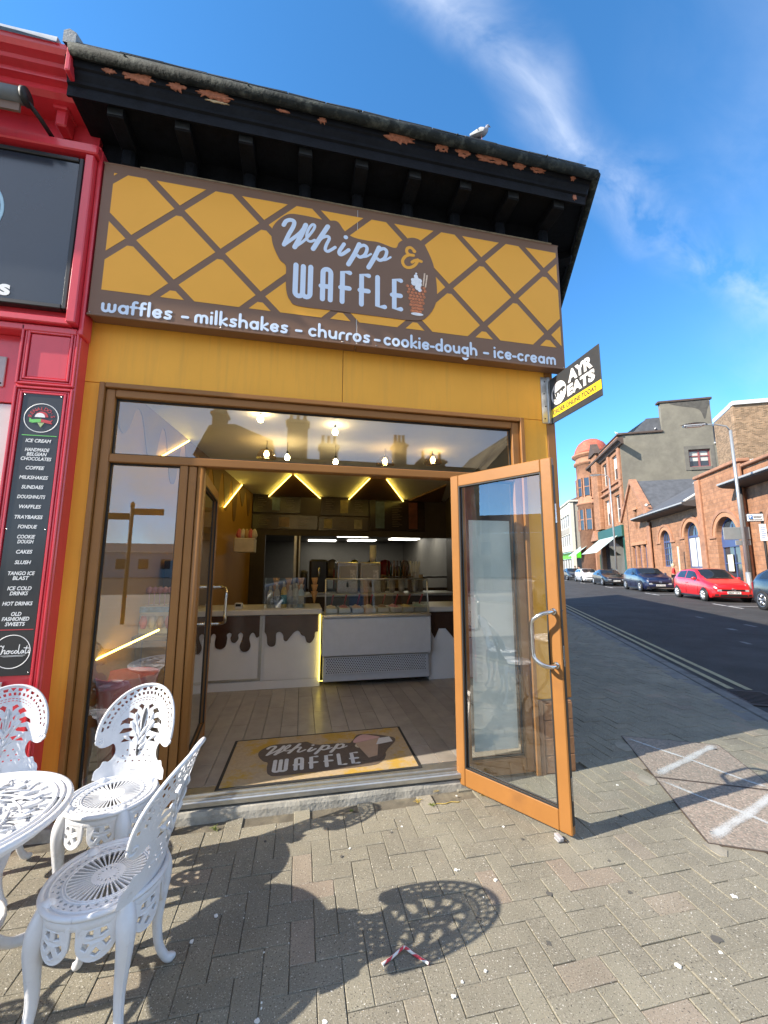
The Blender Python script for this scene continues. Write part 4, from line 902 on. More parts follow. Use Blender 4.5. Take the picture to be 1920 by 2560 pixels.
# items on the counter
def bottle(x, y, z, h, r, c, lab, capc=(.6,.6,.6)):
    t = thing('sauce_bottle', lab, 'bottle', (x,y,z), 0, 'sauce bottles in the clear box')
    m = mat('bottle_%.2f_%.2f_%.2f' % c, c, .4, var=.12, vs=30)
    part('body', MB().lathe([(r*.98,0),(r,h*.05),(r,h*.62),(r*.75,h*.74),(r*.42,h*.80)], (x,y,z), 14), m, t); part('cap', MB().lathe([(r*.45,h*.80),(r*.42,h*.97),(r*.2,h)], (x,y,z), 12), mat('bottle_cap_%.1f' % capc[0], capc, .4), t)
    part('paper_label', MB().lathe([(r*1.015,h*.15),(r*1.015,h*.5)], (x,y,z), 14), mat('bottle_label_%.2f' % (c[2]*.5+.1), tuple(min(1,q*.6+.05) for q in c[::-1]), .5, var=.4, vs=40), t)
for x, h, c, lab in ((-.37,.27,(.60,.60,.58),'white sauce bottle, leftmost in the clear box'),(-.29,.29,(.55,.50,.48),'pale grey sauce bottle beside the leftmost one'),(-.205,.32,(.72,.52,.10),'yellow sauce bottle in the clear box'),(-.13,.28,(.58,.52,.50),'cream sauce bottle right of the yellow one'),(-.06,.30,(.62,.62,.62),'tall white sauce bottle in the clear box'),(.005,.29,(.55,.68,.78),'white and blue sauce bottle, rightmost in the box')):
    bottle(x, 2.32, 1.001, h, .036, c, lab)
bx = thing('acrylic_box', 'clear acrylic box holding sauce bottles on the counter', 'box', (-.19,2.3,1.0))
part('front', MB().box(-.43,.055,2.245,2.249,1.001,1.37), M_cg, bx); part('side', MB().box(-.434,-.4305,2.25,2.42,1.001,1.37), M_cg, bx); part('side', MB().box(.0555,.059,2.25,2.42,1.001,1.37), M_cg, bx); part('base', MB().box(-.43,.055,2.25,2.42,.9995,1.0005), M_top, bx)
tm = thing('card_reader', 'small white card reader on the counter', 'card reader', (-.72,2.25,1.0))
part('body', MB().box(-.77,-.68,2.22,2.29,1.001,1.075,.01), mat('terminal_white', (.6,.6,.6), .4), tm); part('screen', MB().box(-.755,-.695,2.217,2.2195,1.035,1.065), MATS['iron_dark'], tm)
# back counter, machines, cups, shelves
bc = thing('back_counter', 'dark back counter behind the serving counter', 'counter', (.8,3.5,FZ))
part('cabinet', MB().box(-.1,2.5,3.25,3.85,FZ,1.06), M_bk, bc); part('worktop', MB().box(-.1,2.5,3.22,3.87,1.062,1.1,.005), M_alu, bc)
for k, x in enumerate((.70,1.06)):
    t = thing('milkshake_machine', 'stainless %s machine on the back counter' % ('left hand' if k == 0 else 'right hand'), 'machine', (x,3.4,1.1), 0, 'machines on the back counter')
    part('body', MB().box(x-.165,x+.165,3.3,3.75,1.102,1.58,.012), M_steel, t); part('panel', MB().box(x-.13,x+.13,3.294,3.2995,1.30,1.52,.004), mat('machine_face', (.33,.33,.34), .4), t); part('sticker', MB().box(x+.04,x+.12,3.290,3.2935,1.34,1.46), mat('sticker_white', (.5,.5,.52), .5, var=.5, vs=40), t)
    part('spout', MB().tube([(x,3.29,1.27),(x,3.25,1.25),(x,3.25,1.2)], .012, 8), M_rub, t)
for k in range(7):
    x = 1.36+k*.055; t = single('syrup_bottle', MB().lathe([(.02,0),(.021,.14),(.008,.18),(.008,.22),(.012,.225),(.012,.25)], (x,3.45,1.36), 10), mat('syrup_%d' % (k % 3), ((.05,.02,.01),(.02,.03,.02),(.12,.05,.01))[k % 3], .2), 'dark syrup bottle standing on the small back shelf, '+('first','second','third','fourth','fifth','sixth','last')[k]+' from the left', 'bottle', 'syrup bottles')
single('back_shelf', MB().box(1.3,1.78,3.38,3.54,1.335,1.358,.003), M_bk, 'small dark shelf carrying the syrup bottles', 'shelf')
jr = thing('straw_jar', 'jar of pale paper straws on the back counter', 'jar', (1.82,3.45,1.1))
part('jar', MB().lathe([(.07,0),(.075,.02),(.075,.22)], (1.82,3.45,1.1), 16), M_cg, jr)
for k in range(16):
    a = k*2.4; part('straw', MB().tube([(1.82+.03*math.cos(a),3.45+.03*math.sin(a),1.11),(1.82+.085*math.cos(a),3.45+.07*math.sin(a),1.58+.03*math.sin(k))], .006, 5), mat('straw_pale', (.5,.5,.5), .6), jr)
for k, x in enumerate((-.32,-.16,.0,.18)):
    t = thing('cone_stack', '%s stack of waffle cones and cups behind the bottles' % ('leftmost','second','third','rightmost')[k], 'cones', (x,2.62,1.0), 0, 'cone stacks')
    for j in range(3): part('cone', MB().lathe([(.006,0+j*.09),(.045,.16+j*.09)], (x,2.62,1.02), 12), mat('cone_tan', (.42,.25,.12), .7, var=.2, vs=30), t)
for k, (x, w, c) in enumerate(((.95,.22,(.42,.35,.05)),(1.25,.2,(.06,.07,.12)),(1.52,.34,(.30,.02,.02)),(1.9,.22,(.35,.28,.2)),(.55,.28,(.38,.34,.28)))):
    single('goods_bag', MB().lathe([(w*.45,0),(w*.5,.12),(w*.47,.3),(w*.3,.36),(w*.06,.38)], (x*1.25,6.2,1.3), 12), mat('bag_%d' % k, c, .5, var=.3, vs=8), ('yellow','dark navy','red','tan','cream')[k]+' goods bag on the kitchen shelf seen through the hatch', 'bag')
single('kitchen_shelf', MB().box(.2,3.6,6.0,6.5,1.26,1.298,.004), M_bk, 'long kitchen shelf behind the hatch', 'shelf')
ordn = ('first','second','third','fourth','fifth','sixth','seventh','eighth')
for k in range(8):
    x = .05+k*.30; hh = (.28,.20,.34,.24,.30,.18,.36,.26)[k]; rr_ = (.07,.09,.06,.10,.07,.09,.06,.08)[k]
    t = thing('canister', '%s canister from the left on the hatch sill behind the machines' % ordn[k], 'canister', (x,4.70,1.1), 0, 'canisters on the hatch sill')
    part('tin', MB().lathe([(rr_,0),(rr_,hh),(rr_*.9,hh+.01)], (x,4.72,1.105), 14), mat('tin_%d' % (k % 5), ((.03,.03,.035),(.30,.26,.20),(.22,.02,.02),(.05,.09,.05),(.40,.38,.34))[k % 5], .4, var=.2, vs=20), t); part('lid', MB().lathe([(rr_*1.03,hh+.012),(rr_*1.03,hh+.045),(rr_*.4,hh+.06)], (x,4.72,1.105), 14), mat('tin_lid', (.12,.12,.12), .35), t)
for k in range(6):
    x = 1.15+k*.16; t = single('paper_cup_stack', MB().lathe([(.045,0),(.055,.10),(.05,.10),(.056,.19),(.051,.19),(.057,.28)], (x,3.60,1.58 if k < 1 else 1.102), 14), mat('cup_%d' % (k % 3), ((.45,.43,.40),(.18,.10,.06),(.38,.30,.22))[k % 3], .6), '%s stack of paper cups from the left along the back counter' % ordn[k], 'cups', 'paper cup stacks')
t = thing('tap_machine', 'black drinks dispenser with bent arm beside the hatch post', 'machine', (.25,3.5,1.1)); part('body', MB().box(.12,.40,3.35,3.7,1.102,1.62,.03), M_trim0, t); part('arm', MB().tube([(.26,3.35,1.5),(.26,3.24,1.48),(.26,3.22,1.36)], .018, 8), M_steel, t); part('drip_tray', MB().box(.15,.37,3.2,3.34,1.102,1.13,.005), M_steel, t)
# left wall things
def box_lab(name, b, m, lab, cat): return single(name, MB().box(*b, .008), m, lab, cat)
box_lab('white_basket', (-.98,-.70,3.3,3.6,1.72,1.93), mat('basket_white', (.52,.47,.42), .6, var=.2), 'white basket on the left wall of the shop', 'basket')
for k in range(5): single('sweet_bag', MB().lathe([(.03,0),(.05,.05),(.03,.12),(.01,.15)], (-.94+k*.055,3.45,1.93), 8), mat('sweet_%d' % (k % 3), ((.45,.1,.12),(.5,.45,.4),(.4,.25,.1))[k % 3], .4), ('leftmost','second','third','fourth','rightmost')[k]+' sweet bag standing in the white basket', 'sweets', 'sweet bags')
box_lab('wall_rack', (wallL(1.5)+.01,wallL(1.5)+.10,1.2,1.55,1.30,1.56), mat('rack_black', (.03,.025,.02), .5), 'small black rack on the left wall with white cards', 'rack')
sd = thing('sweets_stand', 'sweets display stand behind the left sidelight glass', 'display stand', (-1.22,1.0,.95))
part('table', MB().box(-1.33,-1.0,.8,1.25,.90,.94,.006).box(-1.31,-1.27,.84,.88,FZ,.9).box(-1.06,-1.02,.84,.88,FZ,.9), MATS['dark_panel'], sd)
part('box', MB().box(-1.32,-1.06,.9,1.15,.941,1.17,.006), mat('display_white', (.48,.46,.44), .5, var=.1), sd); part('printed_band', MB().box(-1.32,-1.06,.894,.899,1.12,1.165), mat('band_blue', (.10,.22,.40), .5, var=.5, vs=30), sd)
for k in range(4): part('sweet_packet', MB().lathe([(.02,0),(.034,.05),(.02,.1)], (-1.28+k*.065,.885,.99), 8), MATS['sweet_%d' % (k % 3)], sd)
for k in range(6): part('lollipop', MB().tube([(-1.29+k*.042,1.0,1.17),(-1.29+k*.042,1.0,1.28)], .004, 5).lathe([(.002,-.03),(.024,-.018),(.03,0),(.024,.018),(.002,.03)], (-1.29+k*.042,1.0,1.30), 10), mat('candy_pink', (.55,.25,.27), .4, var=.3, vs=20), sd)
part('led_strip', MB().tube([(-1.385,.35,.86),(-1.13,.80,.99)], .008, 6), M_led, sd)
rb = thing('red_bin', 'red plastic tub behind the left sidelight', 'bin', (-1.25,.42,FZ)); part('tub', MB().lathe([(.13,0),(.19,.62),(.2,.64),(.185,.64),(.125,.02)], (-1.2,.45,FZ), 20), mat('red_plastic', (.5,.03,.025), .4), rb)
# pendant lamps
M_bulb = mat('bulb_glow', (1,.8,.4), .4, var=0, emit=(1,.74,.34), es=38.0); M_shade = glass('amber_shade', tint=(.95,.80,.55), ior=1.5)
def lamp(x, y, z, lab, shade=True):
    t = thing('pendant_lamp', lab, 'lamp', (x,y,z), 0, 'pendant lamps')
    part('flex', MB().tube([(x,y,z+.05),(x,y,ZC)], .003, 5), M_rub, t); part('cap', MB().lathe([(.012,.03),(.014,.06),(.004,.07)], (x,y,z), 10), MATS['iron_dark'], t)
    part('bulb', MB().lathe([(.002,-.035),(.02,-.028),(.028,-.008),(.022,.012),(.012,.03)], (x,y,z), 14), M_bulb, t)
    if shade: part('glass_shade', MB().lathe([(.105,-.05),(.10,-.01),(.07,.035),(.015,.06)], (x,y,z), 20), M_shade, t)
for x, y, z, lab in ((-.41,1.5,2.725,'amber glass pendant lamp, leftmost under the ceiling'),(-.19,1.5,2.70,'small bare pendant bulb beside the leftmost lamp'),(.34,1.5,2.68,'small bare pendant bulb in the middle of the shop'),(.91,1.5,2.72,'amber glass pendant lamp right of the middle'),(1.49,1.5,2.77,'amber glass pendant lamp, rightmost'),(.28,.85,2.80,'bare pendant bulb close to the transom glass'),(-.40,.7,2.82,'double pendant bulb close to the transom, left')):
    lamp(x, y, z, lab, 'amber' in lab)
# door mat with the shop's name
dm = thing('door_mat', 'yellow and brown door mat printed with Whipp & WAFFLE', 'mat', (.2,.4,FZ), 0)
mz = FZ+.004
def mm(x, y, z=0): return (x+.02*(y-.4), y+.018*(x-.2), mz+z)
part('rubber_edge', MB().box(-.490,.885,.035,.770,-.003,.0015,.001, fn=mm), mat('mat_rubber', (.02,.02,.02), .8), dm)
part('pile', MB().box(-.468,.863,.057,.748,-.001,.004,.001, fn=mm), mat('mat_pile', (.40,.30,.18), .95, var=.15, vs=40, bump=.5, bs=300, dirt=(.44,.27,.04), ds=4.5, dlo=.50, dhi=.60), dm)
M_mbr = mat('mat_brown', (.11,.08,.058), .95, var=.2, vs=60, bump=.4, bs=300); M_mw = mat('mat_white', (.58,.57,.55), .95, var=.12, vs=60, bump=.4, bs=300)
def from_sign(nm, z, m, out):
    src = [o for o in SG.children if o.name.split('.')[0] == nm][0].data
    part(out, MB().mesh_in(src, lambda x, y, zz: mm(-.27+(x+.28)*.74, .125+(zz-3.39)*.66, z+(LY-y)*.3)), m, dm)
bl = [o for o in SG.children if o.name.startswith('brown_panel')][0].data
part('brown_ground', MB().mesh_in(bl, lambda x, y, zz: mm(-.27+(x+.28)*.74, .125+(zz-3.39)*.66, .006+(y-SY)*.1)), M_mbr, dm)
from_sign('script_lettering', .009, M_mw, 'script_lettering'); from_sign('rounded_lettering', .009, M_mw, 'rounded_lettering'); from_sign('ampersand', .009, mat('mat_tan', (.50,.42,.31), .95), 'ampersand')
part('cone_ground', MB().mesh_in(plate(smooth2([(.40,.33),(.47,.62),(.56,.66),(.74,.58),(.79,.50),(.70,.36),(.62,.22),(.50,.20)],4,True), th=.002), lambda a, b, c: mm(a, b, .0072+c)), M_mbr, dm)
part('cone', MB().mesh_in(plate([(.46,.50),(.66,.56),(.60,.26),(.53,.24)], th=.002), lambda a, b, c: mm(a, b, .0098+c)), mat('mat_cone', (.38,.27,.19), .95), dm)
part('cream', MB().mesh_in(plate(smooth2([(.45,.50),(.47,.58),(.54,.64),(.62,.60),(.67,.56),(.58,.53)],4,True), th=.002), lambda a, b, c: mm(a, b, .0122+c)), mat('mat_pink', (.48,.30,.28), .95), dm)
part('napkin', MB().mesh_in(plate([(.62,.44),(.66,.55),(.75,.56),(.76,.47)], th=.002), lambda a, b, c: mm(a, b, .0105+c)), M_mw, dm)
# ------------------------------------------------------------------ neighbouring red shop
M_red = mat('red_gloss_paint', (.68,.042,.062), .30, var=.06, vs=3, bump=.05, bs=14, coat=.5, streak=(.52,.035,.05))
RS = thing('red_shopfront', 'red painted neighbouring shopfront with pilaster and heavy cornice', 'shopfront', (-1.9,-.05,0))
rs = lambda n, mb, m=None: part(n, mb, m or M_red, RS)
PY = -.10
rs('pilaster', MB().box(-1.78,-1.452,PY,.05,-.02,3.03,.006)); rs('wall', MB().box(-9,-1.455,.02,.3,2.6,4.55).box(-9,-8.6,.02,.3,0,2.6))
def frame_mould(x0, x1, z0, z1, w, y):
    m = MB()
    for k, (o, p) in enumerate(((0,.020),(w*.4,.012),(w*.75,.018))):
        a0, a1, b0, b1 = x0+o, x1-o, z0+o, z1-o; t = w*.28
        m.box(a0,a0+t,y-p,y,b0,b1,.003).box(a1-t,a1,y-p,y,b0,b1,.003).box(a0+t,a1-t,y-p+.0006,y,b0,b0+t,.003).box(a0+t,a1-t,y-p+.0006,y,b1-t,b1,.003)
    return m
rs('panel_moulding', frame_mould(-1.775,-1.456,2.63,3.02,.045,PY)); rs('panel', MB().box(-1.725,-1.506,PY-.008,PY,2.68,2.97,.004))
rs('panel_moulding', frame_mould(-1.775,-1.456,.32,2.615,.045,PY)); rs('base_block', MB().box(-1.80,-1.445,PY-.03,PY,.0,.30,.008))
# fascia: capital strip, frame round the black sign
rs('fascia_strip', MB().box(-1.515,-1.462,PY-.075,-.02,3.04,4.27,.006)); rs('fascia_return', MB().box(-1.461,-1.435,PY-.03,-.02,2.985,4.36,.006))
rs('fascia_top', MB().box(-9,-1.44,PY-.085,-.02,4.275,4.345,.008)); rs('fascia_bead', MB().box(-9,-1.44,PY-.05,-.02,4.348,4.375,.008))
rs('sign_back', MB().box(-9,-1.516,PY-.0,-.02,3.06,4.27)); rs('fascia_bottom', MB().box(-9,-1.5,PY-.05,-.02,3.035,3.08,.006).box(-9,-1.47,PY-.02,-.02,2.985,3.03,.006))
rs('upper_frieze', MB().box(-9,-1.50,-.06,.02,4.378,4.62))
rprof = [(.06,4.62),(.16,4.62),(.20,4.64),(.20,4.70),(.24,4.72),(.24,4.745),(.26,4.76),(.26,4.80),(.285,4.82),(.285,4.86),(.30,4.875),(.33,4.90),(.335,4.95),(.06,4.97)]
rprof = [(.06,4.60),(.21,4.60),(.245,4.615),(.245,4.655),(.285,4.662),(.29,4.685),(.335,4.693),(.345,4.712),(.39,4.72),(.41,4.742),(.42,4.765),(.06,4.80)]
rm = MB(); n = len(rprof)
rm.add([(x,-d,z) for x in (-9,-1.545) for d, z in rprof], [(i,(i+1)%n,n+(i+1)%n,n+i) for i in range(n)]+[tuple(range(n,2*n))])
rcor = rs('cornice', rm); part('cornice_end', MB().box(-1.544,-1.515,-.43,-.06,4.575,4.775,.006), M_red, RS)
rs('lead_flashing', MB().grid([[(x,-.44-.012*math.sin(x*9)*.5,4.76+.005*math.sin(x*5)) for x in [-9+i*.2 for i in range(38)]],[(x,-.43,4.80+.006*math.sin(x*5+1)) for x in [-9+i*.2 for i in range(38)]],[(x,-.1,4.86) for x in [-9+i*.2 for i in range(38)]]]), mat('lead', (.42,.43,.44), .55, .2, var=.25, vs=6))
rs('bracket', MB().box(-1.73,-1.66,-.16,-.06,4.47,4.60,.01).box(-1.74,-1.65,-.18,-.06,4.58,4.615,.006))
rs('coping_stone', MB().add([(-1.555,-.455,4.74),(-1.485,-.455,4.74),(-1.485,-.455,4.825),(-1.525,-.455,4.845),(-1.555,-.455,4.825),(-1.555,.2,5.05),(-1.45,.2,4.85),(-1.45,.2,5.05),(-1.50,.2,5.15),(-1.555,.2,5.15)], [(0,1,2,3,4),(1,6,7,2),(2,7,8,3),(3,8,9,4),(4,9,5,0)]), mat('coping_grey', (.34,.35,.35), .8, var=.2, vs=9, bump=.3))
# black sign with circle and letter
BS = thing('black_shop_sign', 'glossy black neighbouring shop sign showing part of a pale circle', 'sign', (-2.6,-.14,3.15))
M_bs = mat('gloss_black_sign', (.022,.03,.042), .18, var=.1, vs=2, coat=.6)
part('panel', MB().box(-4.6,-1.556,-.146,-.102,3.165,4.215,.004), M_bs, BS)
part('frame', MB().box(-4.63,-1.558,-.158,-.104,3.135,3.164,.004).box(-1.555,-1.528,-.158,-.104,3.135,4.245,.004).box(-4.63,-1.558,-.158,-.104,4.216,4.245,.004), mat('sign_frame_black', (.015,.015,.016), .4), BS)
ring = MB().tube([(-2.20+.245*math.cos(a/40*2*pi), 0, 3.775+.245*math.sin(a/40*2*pi)) for a in range(41)], .0115, 6, cap=False)
part('ring', MB().add([(v[0], -.1475+v[1]*.1, v[2]) for v in ring.v], ring.f, True), mat('sky_blue_vinyl', (.42,.62,.72), .4), BS)
part('lettering', MB().mesh_in(text_mesh('s', .145, .0, .005, .001, width=.062), lambda x, y, z: (-1.878+x, -.1485-z, 3.222+y)), M_fwht, BS)
# awning roller in front of the fascia
AW = thing('awning_roller', 'furled grey shop awning roller on the red fascia', 'awning', (-2.5,-.32,4.44))
part('roller', MB().tube([(-9,-.33,4.46),(-1.80,-.33,4.43)], .045, 16), mat('awning_grey', (.17,.19,.20), .5, var=.15, vs=8), AW); part('end_cap', MB().tube([(-1.80,-.33,4.43),(-1.775,-.33,4.43)], .052, 16), M_rub, AW)
part('valance', MB().box(-9,-1.82,-.325,-.31,4.33,4.40), mat('awning_brown', (.20,.13,.10), .7), AW)
part('arm', MB().tube([(-1.79,-.32,4.42),(-1.76,-.24,4.40),(-1.74,-.08,4.39)], .014, 8), M_rub, AW)
# menu board on the pilaster
MN = thing('menu_sign', 'tall black menu board on the red pilaster listing ice cream and coffee', 'sign', (-1.61,-.105,.9))
MY = PY-.0085
part('board', MB().box(-1.722,-1.505,MY-.004,MY+.004,.885,2.570,.002), mat('menu_black', (.02,.021,.023), .3, var=.1, vs=2, coat=.3), MN)
ty = MY-.0052
def mtext(s, z, size, w=None, shear=.2, m=None, bold=.0007, x=-1.610, nm='lettering'):
    part(nm, MB().mesh_in(text_mesh(s, size, shear, bold, .0004, width=w), lambda a, b, c: (x+a, ty-c, z+b)), m or M_fwht, MN)
for s, z in (('ICE CREAM',2.268),('HANDMADE',2.211),('BELGIAN',2.183),('CHOCOLATES',2.154),('COFFEE',2.097),('MILKSHAKES',2.037),('SUNDAES',1.978),('DOUGHNUTS',1.918),('WAFFLES',1.858),('TRAYBAKES',1.795),('FONDUE',1.737),('COOKIE',1.677),('DOUGH',1.648),('CAKES',1.588),('SLUSH',1.526),('TANGO ICE',1.462),('BLAST',1.434),('ICE COLD',1.375),('DRINKS',1.346),('HOT DRINKS',1.288),('OLD',1.229),('FASHIONED',1.201),('SWEETS',1.172)):
    mtext(s, z, .030, w=.0158*len(s)*(.93 if 'I' in s else 1.0)+.004)
part('rule', MB().box(-1.702,-1.515,ty-.0006,ty,2.299,2.304), mat('vinyl_green', (.15,.55,.12), .4), MN); part('rule', MB().box(-1.702,-1.515,ty-.0006,ty,1.138,1.1425), mat('vinyl_red', (.55,.04,.05), .4), MN)
def ring2(cx, cz, r, w, m, nm='ring'):
    t = MB().tube([(cx+r*math.cos(a/32*2*pi),0,cz+r*math.sin(a/32*2*pi)) for a in range(33)], w, 6, cap=False); part(nm, MB().add([(v[0], ty+v[1]*.1, v[2]) for v in t.v], t.f, True), m, MN)
ring2(-1.61,2.415,.092,.0024,M_fwht); ring2(-1.61,1.018,.092,.0022,M_fwht)
fp_ = lambda outl, m, nm, lift=0.0: part(nm, MB().mesh_in(plate(outl, th=.0006), lambda a, b, c: (-1.61+a, ty-.0004-lift+c, 2.415+b)), m, MN)
V_g, V_r = MATS['vinyl_green'], MATS['vinyl_red']
fp_(arc(0,.006,.036,0,180,14), V_r, 'scoop'); fp_(arc(-.008,.004,.028,0,180,14), M_fwht, 'scoop', .0008); fp_([(-.062,-.028),(-.062,.0),(-.05,-.012),(-.0,-.006),(.0,-.026),(-.045,-.034)], V_g, 'ribbon', .0014); fp_([(.0,-.026),(.0,-.006),(.05,-.016),(.064,-.008),(.056,-.024),(.064,-.038)], V_r, 'ribbon', .0014); fp_([(-.02,-.028),(.02,-.03),(.002,-.062)], mat('vinyl_cone', (.35,.45,.2), .5, var=.5, vs=120), 'cone', .0006)
for k, ch in enumerate("RENALDO'S"):
    a = R(168-k*19.5); me = text_mesh(ch, .030, 0, .0004, .0004); 
    ca, sa = math.cos(a-pi/2), math.sin(a-pi/2)
    part('lettering', MB().mesh_in(me, lambda x, y, z: (-1.61+.062*math.cos(a)+x*ca-y*sa, ty-z, 2.415+.06*math.sin(a)+x*sa+y*ca)), V_r, MN)
sc_ = MB()
def CH(pts, r=.0022): stroke(sc_, smooth2([(-1.61+p[0], 1.022+p[1]) for p in pts], 5), r, ty)
CH([(-.045,.020),(-.055,.030),(-.078,.012),(-.085,-.018),(-.070,-.026),(-.050,-.014)]); CH([(-.040,.030),(-.050,-.016),(-.042,.002),(-.032,.004),(-.034,-.014),(-.026,-.012)]); CH([(-.018,.002),(-.026,-.008),(-.018,-.015),(-.010,-.006),(-.018,.002),(-.004,.0)]); CH([(.008,.002),(-.002,-.006),(.004,-.014),(.014,-.008)]); CH([(.022,.003),(.014,-.006),(.022,-.014),(.030,-.004),(.022,.003)]); CH([(.036,.034),(.034,-.012),(.042,-.012)]); CH([(.054,.003),(.046,-.006),(.052,-.014),(.060,.002),(.060,-.012)]); CH([(.074,.026),(.068,-.012),(.076,-.012)]); CH([(.060,.016),(.084,.014)]); CH([(.084,.002),(.082,-.012),(.090,-.010)])
CH([(-.05,-.026),(.07,-.024)], .0009); CH([(-.04,-.031),(.06,-.030)], .0007)
part('script_lettering', sc_, M_fwht, MN)
for (x, z) in ((-1.712,2.56),(-1.515,2.56),(-1.712,1.72),(-1.515,1.72),(-1.712,.9),(-1.515,.9)): part('screw', MB().tube([(x,ty-.002,z),(x,ty+.001,z)], .0035, 8), M_steel, MN)
single('wall_clip', MB().box(-1.66,-1.63,PY-.026,PY-.009,.81,.855,.003).box(-1.655,-1.635,PY-.05,PY-.026,.815,.83,.003), M_steel, 'small metal clip on the red pilaster below the menu board', 'clip')
# neighbour's window
RW = thing('neighbour_window', 'white framed window of the red neighbouring shop', 'window', (-2.6,.0,.5))
M_wf = mat('white_window_paint', (.62,.62,.60), .45, var=.06)
part('frame', MB().box(-1.90,-1.815,-.03,.05,.55,2.52,.005).box(-4.5,-1.90,-.03,.05,2.44,2.52,.005).box(-4.5,-1.90,-.03,.05,.55,.63,.005), M_wf, RW); part('pane', MB().quad((-4.5,.01,.63),(-1.9,.01,.63),(-1.9,.01,2.44),(-4.5,.01,2.44)), M_glass, RW)
rs('stall_riser', MB().box(-9,-1.785,-.03,.05,0,.55,.004)); rs('lintel', MB().box(-9,-1.785,-.03,.05,2.53,2.985,.004)); rs('reveal', MB().box(-1.813,-1.785,-.028,.05,.55,2.53,.002))
struct('neighbour_room', MB().quad((-6,2.2,0),(-1.76,2.2,0),(-1.76,2.2,2.8),(-6,2.2,2.8)).quad((-6,.05,2.8),(-1.76,.05,2.8),(-1.76,2.2,2.8),(-6,2.2,2.8)).quad((-6,.05,.02),(-1.76,.05,.02),(-1.76,2.2,.02),(-6,2.2,.02)), mat('room_grey', (.16,.15,.14), .8))
ps = thing('window_poster', 'pale notice plate fixed at the left end of the red lintel', 'notice', (-1.95,-.04,2.8)); part('plate', MB().box(-2.25,-1.885,-.042,-.031,2.63,2.83,.003), mat('plate_pink_grey', (.45,.40,.40), .5, var=.1), ps); part('screw', MB().tube([(-1.90,-.046,2.65),(-1.90,-.04,2.65)], .005, 8), MATS['iron_dark'], ps)
